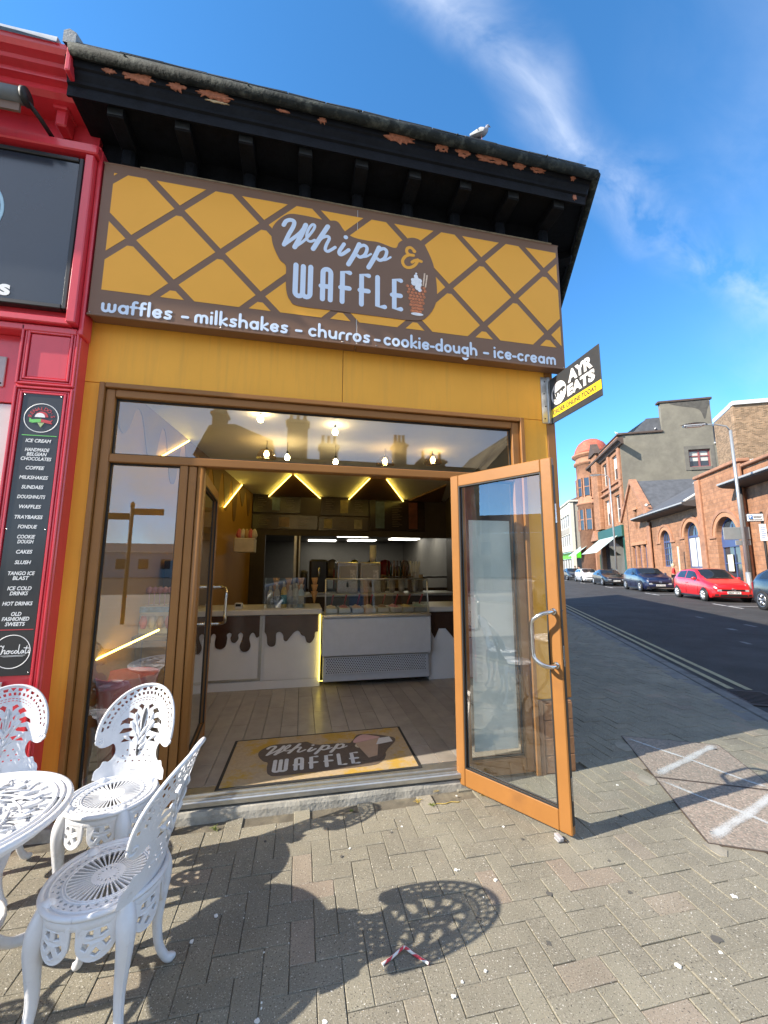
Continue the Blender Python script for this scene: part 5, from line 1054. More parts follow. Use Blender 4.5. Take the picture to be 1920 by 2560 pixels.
# ------------------------------------------------------------------ cast metal table and chairs
M_cast = mat('white_cast_metal', (.66,.67,.69), .42, var=.05, vs=20, bump=.12, bs=70, coat=.2, dirt=(.40,.385,.35), ds=14, dlo=.60, dhi=.78)
def ring_holes(r, n, a0, a1, fn):
    out = []
    for k in range(n):
        a = R(a0+(a1-a0)*(k+.5)/n); ca, sa = math.cos(a), math.sin(a)
        out.append([(ca*(r+p[1])-sa*p[0], sa*(r+p[1])+ca*p[0]) for p in fn(k)])
    return out
def make_chair():
    T = thing('garden_chair', 'chair', 'chair')
    P = lambda n, mb, m=M_cast: part(n, mb, m, T, fix=False)
    SZ = .43
    # seat
    holes = ring_holes(.086, 40, 0, 360, lambda k: [(-.0022,-.036),(.0022,-.036),(.0048,.0),(.0055,.030),(.003,.036),(-.003,.036),(-.0055,.030),(-.0048,0)])
    holes += ring_holes(.138, 34, 0, 360, lambda k: [(-.0075,0),(0,-.007),(.0075,0),(0,.007)])
    holes += ring_holes(.152, 34, 5.3, 365.3, lambda k: [(-.005,0),(0,-.004),(.005,0),(0,.004)])
    holes += ring_holes(.030, 14, 0, 360, lambda k: [(-.003,0),(0,-.008),(.003,0),(0,.008)])
    P('seat', MB().mesh_in(plate(circ(0,0,.186,56), holes, th=.008), lambda x, y, z: (x, y, SZ-.006+z)))
    rim = MB()
    for rr_, zz, tr in ((.183,SZ-.004,.0095),(.163,SZ-.001,.0045),(.128,SZ-.001,.003),(.120,SZ-.001,.0025)):
        rim.tube([(rr_*math.cos(a/48*2*pi), rr_*math.sin(a/48*2*pi), zz) for a in range(49)], tr, 8, cap=False)
    P('seat_rim', rim)
    ap = MB().lathe([(.176,-.045),(.182,-.04),(.181,-.012),(.170,-.012),(.170,-.045)], (0,0,SZ), 48)
    P('apron', ap)
    # legs with pierced star lobes on either side
    star = [circ(0,0,.054,22)]
    sh = []
    for k in range(5):
        a = R(90+72*k+36); sh.append([(.032*math.cos(a)+.014*math.cos(a+pi/2), .032*math.sin(a)+.014*math.sin(a+pi/2)), (.041*math.cos(a), .041*math.sin(a)), (.032*math.cos(a)-.014*math.cos(a+pi/2), .032*math.sin(a)-.014*math.sin(a+pi/2)), (.014*math.cos(a), .014*math.sin(a))])
    lob = plate([(-.056,.05),(-.054,.0)]+arc(0,0,.054,180,360,14)[1:-1]+[(.054,.0),(.056,.05)], sh, th=.009, bevel=.002)
    for q in range(4):
        a = R(45+90*q)
        prof = [(.168,.418),(.186,.37),(.192,.32),(.186,.25),(.180,.17),(.190,.09),(.215,.035),(.236,.016),(.246,.014)]
        rad = [.026,.030,.027,.022,.017,.014,.014,.016,.012]
        pr = smooth2([(p[0], p[1], r) for p, r in zip(prof, rad)], 4)
        leg = MB().tube([(p[0]*math.cos(a), p[0]*math.sin(a), p[1]) for p in pr], [p[2] for p in pr], 10, rnd=True)
        L = P('leg', leg)
        # ridge down the front of the leg and a scrolled knee
        rg = MB().tube([((p[0]+p[2]*.85)*math.cos(a), (p[0]+p[2]*.85)*math.sin(a), p[1]) for p in pr[2:-8]], .0045, 6, rnd=True)
        rg.lathe([(.002,-.014),(.014,-.008),(.016,0),(.014,.008),(.002,.014)], (.236*math.cos(a),.236*math.sin(a),.018), 12)
        part('leg_ridge', rg, M_cast, L, fix=False)
        for s in (-1, 1):
            b = a+s*R(24)
            mb = MB().mesh_in(lob, lambda x, y, z: ((.176+z)*math.cos(b+x/.176), (.176+z)*math.sin(b+x/.176), .352+y)); P('star_lobe', mb)
    # back
    right = [(.0,.0),(.165,.0),(.182,.022),(.178,.048),(.160,.060),(.150,.082),(.128,.078),(.112,.092),(.104,.115),(.108,.140),(.122,.158),(.142,.150),(.168,.146),(.190,.160),(.205,.190)]
    right = smooth2(right, 3)+arc(0,.222,.208,-3,90,22)
    left = [(-x, y) for x, y in right[::-1]][1:-1]
    outl = right+left
    H = []
    cy = .222
    for r0, n, a0, a1, f in ((.186,19,-2,182,lambda k: [(-.013,.008),(.013,.008),(0,-.009)] if k % 2 else [(-.008,-.008),(.008,-.008),(.012,.006),(-.012,.006)]), (.164,24,2,178,lambda k: [(-.0075,-.0065),(.004,-.0075),(.0075,.0065),(-.004,.0075)]), (.142,30,-4,184,lambda k: [(-.0055,-.0018),(.0055,-.0018),(.0055,.0018),(-.0055,.0018)]), (.131,26,-4,184,lambda k: [(-.0055,-.0018),(.0055,-.0018),(.0055,.0018),(-.0055,.0018)])):
        H += [[(p[0], p[1]+cy) for p in h] for h in ring_holes(r0, n, a0, a1, f)]
    half = [[(.012,.325),(.030,.334),(.042,.322),(.026,.312),(.016,.300)], [(.040,.306),(.064,.316),(.082,.296),(.062,.290),(.046,.276)], [(.050,.262),(.080,.272),(.106,.258),(.112,.236),(.090,.246),(.066,.240)], [(.030,.232),(.060,.222),(.092,.222),(.108,.200),(.080,.200),(.050,.206)], [(.028,.180),(.052,.184),(.078,.176),(.092,.158),(.064,.160),(.040,.164)], [(.010,.175),(.015,.250),(.020,.262),(.021,.190)], [(.022,.270),(.034,.285),(.030,.255)]]
    H += half+[[(-x, y) for x, y in h][::-1] for h in half]
    for j, (v, n) in enumerate(((.120,4),(.095,5),(.070,6))):
        for k in range(n):
            u = (k-(n-1)/2)*(.030 if j > 2 else .034); H.append([(u-.005, v-.003), (u+.003, v-.004), (u+.006, v+.002), (u-.002, v+.004)])
    bend = lambda u, v, w: ((.30-w)*math.sin(u/.30), .170-(.30-w)*(1-math.cos(u/.30))+w*.0+v*.17+.25*v*v, SZ-.004+v*.985)
    bm_ = densify(plate(outl, H, th=.009), .03)
    P('backrest', MB().mesh_in(bm_, lambda x, y, z: bend(x, y, z)))
    rimp = arc(0,.222,.205,-8,188,40)
    br = MB().tube([bend(u, v, .002) for u, v in rimp], .0075, 8, rnd=True)
    for s in (-1, 1):
        sp = [(s*(.180+.020*(1-t/14)*math.cos(t*.55)), .178+.020*(1-t/14)*math.sin(-t*.55)) for t in range(14)]
        br.tube([bend(u, v, -.004) for u, v in sp], .005, 6, rnd=True)
    P('back_rim', br)
    lf = MB()
    for s in (-1, 1):
        for pts in ([(0,.10),(0,.2),(0,.31)], [(0,.14),(s*.03,.20),(s*.06,.25)], [(0,.18),(s*.035,.25),(s*.045,.29)], [(0,.12),(s*.04,.16),(s*.085,.19)]):
            lf.tube([bend(u, v, -.004) for u, v in smooth2(pts, 5)], [.006+.004*math.sin(i) for i in range(len(smooth2(pts, 5)))], 6, rnd=True)
    P('leaf_relief', lf)
    return T
ch0 = make_chair()
def put(o, x, y, deg, lab):
    o.location = (x, y, 0); o.rotation_euler = (0, 0, R(deg)); o['label'] = lab; o['group'] = 'white cast metal garden chairs'
put(ch0, -.635, -1.12, -96, 'white lattice cast metal chair nearest the camera, seen from its side')
put(dup(ch0), -.85, -.575, -9, 'white lattice cast metal chair against the left sidelight, facing the camera')
put(dup(ch0), -1.46, -.45, 16, 'white lattice cast metal chair cut by the left edge, behind the table')
put(dup(ch0), -1.72, -1.30, 105, 'white lattice cast metal chair out at the far left of the table')
# table
TB = thing('garden_table', 'round white cast metal garden table at the left edge', 'table', (-1.13,-1.13,0))
Q = lambda n, mb, m=M_cast: part(n, mb, m, TB, fix=False)
th = []; rr = random.Random(3)
for r0, n, f in ((.06,6,.026),(.112,10,.032),(.166,14,.034),(.216,18,.034),(.256,26,.020)):
    for k in range(n):
        a = 2*pi*(k+.5*(n % 8 == 4))/n; t = rr.uniform(-.6,.6); c, s = r0*math.cos(a), r0*math.sin(a)
        th.append([(c+math.cos(b)*f*(1.0 if i % 3 else .55)*math.cos(t+a)-math.sin(b)*f*.55*math.sin(t+a), s+math.cos(b)*f*(1.0 if i % 3 else .55)*math.sin(t+a)+math.sin(b)*f*.55*math.cos(t+a)) for i, b in enumerate([2*pi*j/9 for j in range(9)])])
Q('top', MB().mesh_in(plate(circ(0,0,.322,72), th, th=.010), lambda x, y, z: (x, y, .652+z)))
rim = MB()
for rr_, zz, tr in ((.322,.650,.012),(.302,.657,.006),(.282,.657,.005),(.274,.656,.003)): rim.tube([(rr_*math.cos(a/72*2*pi), rr_*math.sin(a/72*2*pi), zz) for a in range(73)], tr, 8, cap=False)
Q('rim', rim)
sw = MB()
for k in range(14):
    a = 2*pi*k/14; sw.tube([((.08+.16*t/6)*math.cos(a+.5*math.sin(t*.9)), (.08+.16*t/6)*math.sin(a+.5*math.sin(t*.9)), .658) for t in range(7)], .0040, 5, rnd=True)
Q('scroll_relief', sw)
Q('skirt', MB().lathe([(.297,.615),(.300,.62),(.300,.645),(.295,.645),(.294,.62)], seg=56))
for k in range(3):
    a = R(75+120*k); pr = smooth2([(.25,.64,.020),(.27,.55,.024),(.22,.42,.02),(.17,.30,.018),(.19,.18,.017),(.27,.08,.017),(.35,.03,.02),(.375,.02,.016)], 4)
    Q('leg', MB().tube([(p[0]*math.cos(a), p[0]*math.sin(a), p[1]) for p in pr], [p[2] for p in pr], 10, rnd=True))
Q('leg_ring', MB().tube([(.17*math.cos(a/30*2*pi), .17*math.sin(a/30*2*pi), .30) for a in range(31)], .010, 8, cap=False))
# ------------------------------------------------------------------ far side of the side street
M_sand = block_mat('red_sandstone', (.39,.195,.108), .48, .24, (.33,.18,.11), var=.13, dirt=(.15,.09,.06), dlo=.48, dhi=.80, msize=.02)
M_sandt = mat('sandstone_trim', (.36,.18,.105), .85, var=.22, vs=2.5, bump=.3, bs=12, dirt=(.15,.085,.06), ds=1.2, dlo=.5, dhi=.8)
M_sando = mat('sandstone_orange', (.43,.215,.115), .85, var=.15, vs=2, bump=.2, bs=12)
M_harl = mat('grey_harling', (.205,.19,.15), .95, var=.16, vs=1.0, bump=.6, bs=30, dirt=(.13,.12,.10), ds=.35, dlo=.45, dhi=.75)
M_harlt = mat('harling_trim', (.15,.14,.12), .9, var=.2, vs=2)
M_brick = block_mat('brown_brick', (.30,.19,.11), .24, .085, (.33,.27,.20), var=.38, axes='xz', msize=.010)
M_brick2 = block_mat('brown_brick_return', (.30,.19,.11), .24, .085, (.33,.27,.20), var=.38, axes='yz', msize=.010)
M_fslate = mat('far_slate', (.085,.09,.10), .75, var=.3, vs=2.2, bump=.4, bs=8)
M_cream = mat('cream_concrete', (.58,.54,.45), .8, var=.1, vs=1); M_pebble = mat('pebble_panel', (.33,.30,.25), .9, var=.15, vs=2)
M_wpaint = mat('white_paint_far', (.72,.72,.70), .5, var=.04); M_blue = mat('blue_joinery', (.06,.09,.20), .5, var=.08); M_green = mat('green_shop_paint', (.012,.075,.055), .45, var=.1)
M_dome = mat('dome_red', (.42,.10,.06), .7, var=.22, vs=1.4, dirt=(.55,.22,.12), ds=2.0, dlo=.5, dhi=.75)
M_fglass = mat('far_glass', (.035,.045,.055), .06, var=.2, vs=.8, spec=.8); M_blind = mat('window_blind', (.52,.52,.48), .8, var=.08)
M_pale = mat('pale_green_awning', (.47,.58,.54), .7, var=.06)
class BT:
    """a building in street coordinates (o across, t along)"""
    def __init__(s, name, label, cat, o, t, z=0):
        s.o, s.t, s.z = o, t, z; s.T = thing(name, label, cat, ot(o, t, z), -TH)
    def part(s, name, mb, m, parent=None, kind=None):
        if not isinstance(mb, MB): mb = MB().mesh_in(mb)
        mb.v = [(v[0]-s.o, v[1]-s.t, v[2]-s.z) for v in mb.v]
        return part(name, mb, m, parent or s.T, fix=False, kind=kind)
def wall_t(o, outl, holes, th=.4):   # wall facing the street (plane o = const); outline in (t,z)
    return MB().mesh_in(plate(outl, holes, th=th), lambda x, y, z: (o+th/2+z, x, y))
def wall_o(t, outl, holes, th=.4):   # wall facing down the street (plane t = const); outline in (o,z)
    return MB().mesh_in(plate(outl, holes, th=th), lambda x, y, z: (x, t+th/2+z, y))
def rect(a, b, c, d): return [(a,c),(b,c),(b,d),(a,d)]
def archp(c, r, z0, zs, n=14): return [(c+r,z0)]+arc(c,zs,r,0,180,n)+[(c-r,z0)]
def win(bt, o, t0, t1, z0, z1, m=None, bars=(1,2), blind=.0, arch=None, dep=.22, fw=.09):
    """sash window in a street-facing wall"""
    m = m or M_wpaint; x = o+dep
    if arch: outl = archp((t0+t1)/2,(t1-t0)/2,z0,arch)
    else: outl = rect(t0,t1,z0,z1)
    w = bt.part('window', MB().mesh_in(plate(outl, th=.02), lambda a, b, c: (x+.05+c, a, b)), M_fglass)
    top = z1 if not arch else arch+(t1-t0)/2
    f = MB().box(x,x+.04,t0,t0+fw,z0,arch or z1).box(x,x+.04,t1-fw,t1,z0,arch or z1).box(x,x+.04,t0+fw,t1-fw,z0,z0+fw)
    if arch:
        c, r = (t0+t1)/2, (t1-t0)/2
        f.mesh_in(plate(arc(c,arch,r,0,180,14)+arc(c,arch,r-fw,180,0,14), th=.04), lambda a, b, cc: (x+.02+cc, a, b)); f.box(x-.01,x+.04,t0+fw,t1-fw,arch-.07,arch+.07)
    else: f.box(x,x+.04,t0+fw,t1-fw,z1-fw,z1)
    for k in range(1, bars[0]+1):
        a = t0+(t1-t0)*k/(bars[0]+1); f.box(x+.005,x+.035,a-.025,a+.025,z0+fw,(arch+.6*(t1-t0)/2) if arch else z1-fw)
    for k in range(1, bars[1]+1):
        b = z0+((arch or z1)-z0)*k/(bars[1]+1); f.box(x+.004,x+.036,t0+fw,t1-fw,b-.03,b+.03)
    bt.part('frame', f, m, w)
    if blind > 0:
        bt.part('blind', MB().box(x+.055-.02,x+.06-.02,t0+fw,t1-fw,(z1 if not arch else arch-.1)-((z1 if not arch else arch-.1)-z0)*blind,(z1-fw if not arch else arch-.1)), M_blind, w)
    return w
# --- station-like single storey sandstone range
SB = BT('sandstone_hall', 'single storey red sandstone hall with round arched blue windows', 'building', 15.5, 27)
O = 15.5
arches = [(34.1,.92,3.6),(29.9,1.02,3.72),(25.45,1.10,3.46)]
SB.part('wall', wall_t(O, [(37.2,0),(28.1,0),(28.1,5.75),(37.2,5.75)][::-1], [archp(34.1,.92,1.6,3.6), archp(29.9,1.02,1.5,3.72)]), M_sand)
SB.part('wall', wall_t(O-.12, [(28.1,0),(23.5,0),(23.5,7.45),(28.1,7.45)][::-1], [archp(25.45,1.10,.1,3.46)]), M_sand)
SB.part('wall', wall_t(O, [(23.5,0),(8,0),(8,7.1),(23.5,7.1)][::-1], [archp(20.6,1.10,1.6,3.46), archp(16.0,1.10,1.6,3.46), archp(11.5,1.1,1.6,3.46)]), M_sand)
for c, r, zs, oo in ((34.1,.92,3.6,O),(29.9,1.02,3.72,O),(25.45,1.10,3.46,O-.12),(20.6,1.1,3.46,O),(16.0,1.1,3.46,O)):
    for q, (a, b, d) in enumerate(((.02,.30,.05),(.30,.48,.10))):
        SB.part('arch_ring', MB().mesh_in(plate(arc(c,zs,r+a,0,180,18)+arc(c,zs,r+b,180,0,18), th=d), lambda x, y, z: (oo-d/2+z+.002, x, y)), M_sando if q == 0 else M_sandt)
    SB.part('impost', MB().box(oo-.09,oo+.01,c-r-.75,c-r-.01,zs-.13,zs+.03,.02).box(oo-.09,oo+.01,c+r+.01,c+r+.75,zs-.13,zs+.03,.02), M_sandt)
win(SB, O, 34.1-.92, 34.1+.92, 1.6, 0, M_blue, (3,3), arch=3.6); win(SB, O, 29.9-1.02, 29.9+1.02, 1.5, 0, M_blue, (1,0), .95, arch=3.72)
win(SB, O-.12, 25.45-1.1, 25.45+1.1, .1, 0, M_blue, (1,1), arch=3.46, dep=.28); win(SB, O, 20.6-1.1, 20.6+1.1, 1.6, 0, M_blue, (3,3), arch=3.46); win(SB, O, 16.0-1.1, 16.0+1.1, 1.6, 0, M_blue, (3,3), arch=3.46)
SB.part('fanlight_panel', MB().box(O+.10,O+.14,24.4,26.5,2.75,3.40,.01), M_blue)
SB.part('notice', MB().box(O+.08,O+.095,25.5,26.05,1.3,2.3,.01), mat('notice_cream', (.6,.55,.42), .7))
for t0 in (28.0,23.6,36.8): SB.part('pilaster', MB().box(O-.26,O-.121,t0-.28,t0+.28,0,5.5 if t0 > 30 else 7.35,.03), M_sandt)
SB.part('coping', MB().box(O-.30,O+.35,23.35,28.3,7.45,7.66,.04), M_sandt); SB.part('coping', MB().box(O-.2,O+.35,8,23.34,7.1,7.28,.04), M_sandt)
# eaves canopies
def canopy(t0, t1, z): SB.part('eave_canopy', MB().prism([(O-1.05,z),(O-1.05,z+.16),(O+.1,z+.42),(O+.1,z-.18),(O-.85,z-.08)], t0, t1, 'y'), mat('eave_dark', (.055,.05,.048), .7, var=.2, vs=2)); SB.part('gutter', MB().box(O-1.13,O-1.055,t0,t1,z+.05,z+.17,.02), mat('gutter_pale', (.34,.34,.33), .5))
canopy(28.3, 38.2, 5.80); canopy(8, 23.9, 6.12)
SB.part('roof', MB().add([(O-.9,28.3,6.0),(O-.9,38.2,6.0),(O+4,36,8.9),(O+4,29.5,8.9),(O+9,28.3,6),(O+9,38.2,6)], [(0,1,2,3),(3,2,5,4),(0,3,4),(1,5,2)]), M_fslate)
SB.part('ridge', MB().box(O+3.85,O+4.15,29.5,37.5,8.86,9.0,.03), mat('ridge_pale', (.5,.5,.48), .7)); SB.part('hip_flashing', MB().tube([(O-.9,28.35,6.03),(O+4,29.5,8.95)], .09, 6), MATS['ridge_pale'])
SB.part('drainpipe', MB().tube([(O-.34,23.25,0),(O-.34,23.25,6.1)], .07, 8), MATS['eave_dark'])
SB.part('inner_roof', MB().add([(O+.3,8,7.1),(O+.3,28,7.2),(O+5,28,8.4),(O+5,8,8.4)], [(0,1,2,3)]), M_fslate)
# --- gabled wing
GW = BT('gabled_wing', 'small gabled sandstone wing with narrow windows beside the tall grey gable', 'building', 15.3, 40)
g0, g1, ga, ge, gz = 36.9, 43.0, 39.95, 6.7, 9.85
GW.part('wall', wall_t(15.3, [(g0,0),(g1,0),(g1,ge),(ga,gz),(g0,ge)], [rect(39.15,39.75,5.15,6.95), rect(37.6,38.4,1.5,3.6), rect(38.9,39.7,1.5,3.6), rect(40.2,41.0,1.5,3.6)]), M_sand)
win(GW, 15.3, 39.15, 39.75, 5.15, 6.95, M_blue, (1,3)); 
for t0 in (37.6,38.9,40.2): win(GW, 15.3, t0, t0+.8, 1.5, 3.6, M_blue, (0,1))
for a, b in (((g0-.35,ge-.15),(ga,gz+.22)), ((g1+.35,ge-.15),(ga,gz+.22))):
    GW.part('skew_stone', MB().add([(15.12,a[0],a[1]),(15.12,b[0],b[1]),(15.12,b[0],b[1]-.42),(15.12,a[0],a[1]-.42),(15.75,a[0],a[1]),(15.75,b[0],b[1]),(15.75,b[0],b[1]-.42),(15.75,a[0],a[1]-.42)], [(0,1,2,3),(4,7,6,5),(0,4,5,1),(3,2,6,7),(0,3,7,4)]), M_sandt)
GW.part('skewputt', MB().box(15.05,15.75,g0-.6,g0+.1,ge-.55,ge-.1,.05), M_sandt); GW.part('lintel', MB().box(15.2,15.31,38.9,40.0,6.96,7.2,.02), M_sando); GW.part('lintel', MB().box(15.2,15.31,37.4,41.2,3.61,3.9,.02), M_sando)
GW.part('roof', MB().add([(15.5,g0-.1,ge),(15.5,ga,gz),(26,ga,gz),(26,g0-.1,ge),(15.5,g1,ge),(26,g1,ge)], [(0,1,2,3),(1,4,5,2)]), M_fslate); GW.part('side_wall', MB().box(15.71,25,g0,g0+.3,0,ge), M_sand)
# --- tall three storey sandstone block
TB_ = BT('sandstone_tenement', 'three storey red sandstone block with domed tower and green shopfronts', 'building', 15.5, 52)
wins = []
for t0 in (44.2,47.9,53.0,56.3): wins += [rect(t0,t0+1.6,6.45,9.4), rect(t0,t0+1.6,11.1,13.8)]
TB_.part('wall', wall_t(15.5, rect(43,60,6.0,14.2), wins), M_sand)
for t0 in (44.2,47.9,53.0,56.3):
    for z0, z1 in ((6.45,9.4),(11.1,13.8)): win(TB_, 15.5, t0, t0+1.6, z0, z1, None, (0,1), .5 if (int(t0)+int(z0)) % 2 else .0)
TB_.part('string_course', MB().box(15.22,15.5,43,60,9.95,10.2,.04).box(15.3,15.5,43,60,10.65,10.8,.03), M_sandt)
TB_.part('cornice', MB().prism([(15.5,14.2),(15.3,14.25),(15.15,14.5),(14.9,14.62),(14.9,14.85),(15.5,14.9)], 41.6, 60, 'y'), mat('sooty_stone', (.085,.06,.048), .9, var=.3, vs=2)); TB_.part('parapet', MB().box(15.35,15.7,43,60,14.9,15.45,.03), M_sandt); TB_.part('parapet_cope', MB().box(15.25,15.8,42.7,60,15.45,15.62,.04), MATS['sooty_stone'])
for t0 in (43.0,46.6,50.6,52.2,55.3): TB_.part('pilaster', MB().box(15.3,15.499,t0,t0+.55,6.1,14.2,.03), M_sandt)
TB_.part('bay', MB().box(15.0,15.499,50.2,52.6,6.1,15.9,.05), M_sand); TB_.part('gablet', MB().prism([(49.9,15.6),(52.9,15.6),(51.4,17.2)], 14.8, 15.6, 'x'), MATS['sooty_stone'])
# tower and dome
tw = MB().lathe([(2.15,0),(2.15,10.0),(2.3,10.05),(2.3,10.3),(2.1,10.4),(2.1,15.6),(2.35,15.7),(2.35,16.0),(2.1,16.1),(2.1,16.7),(2.5,16.85),(2.55,17.1)], (16.2,56.6,0), 28); TB_.part('tower', tw, M_sandt)
TB_.part('dome', MB().lathe([(2.2,17.1),(2.18,17.5),(2.0,18.1),(1.6,18.75),(1.0,19.2),(.35,19.42),(.02,19.45)], (16.2,56.6,0), 28), M_dome)
for k in range(5):
    a = R(150+k*28); 
    for z0, z1 in ((6.6,9.3),(11.2,13.6)):
        w = TB_.part('window', MB().box(-.32,.32,-.03,.03,z0,z1,.0,lambda x,y,z:(16.2+math.cos(a)*(2.16+y)-math.sin(a)*x, 56.6+math.sin(a)*(2.16+y)+math.cos(a)*x, z)), M_fglass)
        TB_.part('frame', MB().box(-.42,-.32,-.03,.08,z0-.1,z1+.1,.0,lambda x,y,z:(16.2+math.cos(a)*(2.16+y)-math.sin(a)*x, 56.6+math.sin(a)*(2.16+y)+math.cos(a)*x, z)).box(.32,.42,-.03,.08,z0-.1,z1+.1,.0,lambda x,y,z:(16.2+math.cos(a)*(2.16+y)-math.sin(a)*x, 56.6+math.sin(a)*(2.16+y)+math.cos(a)*x, z)).box(-.32,.32,-.03,.06,(z0+z1)/2-.05,(z0+z1)/2+.05,.0,lambda x,y,z:(16.2+math.cos(a)*(2.16+y)-math.sin(a)*x, 56.6+math.sin(a)*(2.16+y)+math.cos(a)*x, z)), M_sandt, w)
# shopfront level
TB_.part('shop_pier', MB().box(15.3,15.9,42.95,43.6,0,4.75,.03), M_green)
for t0 in (51.6,54.3): TB_.part('shop_pier', MB().box(15.3,15.9,t0,t0+.7,0,6.0,.03), M_sandt)
TB_.part('shop_pier', MB().box(15.3,15.9,59.4,60,0,6.0,.03), M_sandt)
TB_.part('green_fascia', MB().box(15.05,15.5,43.0,51.9,4.75,5.95,.04), M_green); TB_.part('green_fascia', MB().box(15.05,15.5,55.0,60.0,4.75,5.95,.04), M_green)
TB_.part('shop_glass', MB().box(15.75,15.8,43.6,51.6,.3,4.74), M_fglass); TB_.part('shop_glass', MB().box(15.75,15.8,55.0,59.4,.3,4.74), M_fglass); TB_.part('stall_riser', MB().box(15.5,15.74,43.6,51.6,0,.55,.02), M_green)
TB_.part('doorway', MB().box(15.7,15.75,52.3,54.3,0,3.2), M_green); TB_.part('door_pediment', MB().prism([(51.7,4.9),(54.9,4.9),(53.3,6.2)], 14.9, 15.5, 'x'), M_sandt)
def awning(t0, t1, zw, zo, proj_):
    w = TB_.part('awning', MB().add([(15.04,t0,zw),(15.04,t1,zw),(15.04-proj_,t1,zo),(15.04-proj_,t0,zo),(15.04,t0,zw-.03),(15.04,t1,zw-.03),(15.04-proj_,t1,zo-.03),(15.04-proj_,t0,zo-.03)], [(0,1,2,3),(7,6,5,4),(3,2,6,7),(0,3,7,4),(1,5,6,2)]), M_pale)
    n = 7
    for k in range(n):
        a, b = t0+(t1-t0)*(k+.3)/n, t0+(t1-t0)*(k+.7)/n
        TB_.part('awning_stripe', MB().add([(15.04,a,zw+.006),(15.04,b,zw+.006),(15.04-proj_,b,zo+.006),(15.04-proj_,a,zo+.006)], [(0,1,2,3)]), mat('awning_stripe_green', (.36,.48,.45), .7), w)
awning(44.4, 51.4, 4.92, 3.15, 2.1); awning(55.3, 59.6, 4.85, 3.15, 2.1)
# grey gable facing down the street, with its chimney and window
GG = BT('grey_gable', 'tall grey harled gable wall with wide chimney and one window', 'building', 20, 43)
GG.part('wall', wall_o(42.95, [(15.55,0),(26.4,0),(26.4,14.0),(24.1,14.0),(24.1,18.65),(19.65,18.65),(19.65,15.5),(15.55,15.5)], [rect(21.75,23.65,11.65,13.45)], .5), M_harl)
GG.part('cope', MB().box(19.4,24.3,42.85,43.5,18.65,18.9,.04).box(15.4,19.64,42.8,43.5,15.5,15.75,.05), MATS['sooty_stone'])
GG.part('window_margin', MB().box(21.35,21.74,42.90,42.949,11.3,13.85,.01).box(23.66,24.0,42.90,42.949,11.3,13.85,.01).box(21.741,23.659,42.90,42.949,13.46,13.85,.01).box(21.741,23.659,42.86,42.949,11.3,11.64,.02), M_harlt)
w = GG.part('window', MB().box(21.75,23.65,43.22,43.26,11.65,13.45), M_fglass)
GG.part('frame', MB().box(21.75,21.87,43.12,43.2,11.65,13.45).box(23.53,23.65,43.12,43.2,11.65,13.45).box(22.63,22.77,43.12,43.2,11.65,13.45).box(21.87,23.53,43.121,43.2,13.33,13.45).box(21.87,23.53,43.121,43.2,12.75,12.85).box(21.87,23.53,43.121,43.2,11.65,11.75), mat('maroon_frame', (.28,.09,.09), .5), w)
GG.part('blind', MB().box(21.9,23.5,43.205,43.215,12.3,13.3), M_blind, w)
GG.part('side_return', MB().box(15.9,26.4,43.5,60,0,14.0), M_harl); GG.part('roof', MB().add([(15.8,43.5,15.4),(15.8,60,15.4),(19.6,60,17.6),(18.5,43.5,17.3),(19.6,43.5,17.3)], [(0,1,2,3)]).add([(16.9,43.2,15.7),(18.4,43.4,17.3),(19.64,43.4,17.3),(19.64,43.2,15.7)], [(0,1,2,3)]), M_fslate)
GG.part('stain', MB().mesh_in(plate(smooth2([(20.6,18.6),(23.9,18.6),(23.8,17.6),(23.5,16.6),(23.2,17.5),(22.6,17.9),(21.4,18.2)],4,True), th=.01), lambda x, y, z: (x, 42.94+z, y)), mat('soot_stain', (.09,.085,.075), .95, var=.3, vs=3))
GG.part('lean_to_roof', MB().add([(24.1,42.9,14.0),(26.6,42.9,14.0),(26.6,43.4,16.0),(24.1,43.4,16.0)], [(0,1,2,3)]), M_fslate); GG.part('lean_to_gutter', MB().box(24.0,26.6,42.75,42.9,13.9,14.05,.03), MATS['ridge_pale']); GG.part('downpipe', MB().tube([(26.35,42.85,13.9),(26.5,42.85,13.5),(26.55,42.85,11.5)], .09, 8), MATS['ridge_pale'])
# --- brown brick block at the right
BB = BT('brick_block', 'tall brown brick block with white roof edge at the right', 'building', 19, 30)
BB.part('wall', MB().box(18.9,34,29.9,30.2,0,13.1), M_brick); BB.part('wall_return', MB().add([(18.9,30.0,0),(19.5,33.6,0),(19.5,33.6,13.1),(18.9,30.0,13.1)], [(0,1,2,3)]), M_brick2)
BB.part('white_edge', MB().box(18.85,34,29.75,30.2,13.1,13.4,.02).add([(18.85,29.9,13.1),(19.45,33.6,13.1),(19.45,33.6,13.4),(18.85,29.9,13.4)], [(0,1,2,3)]), M_wpaint)
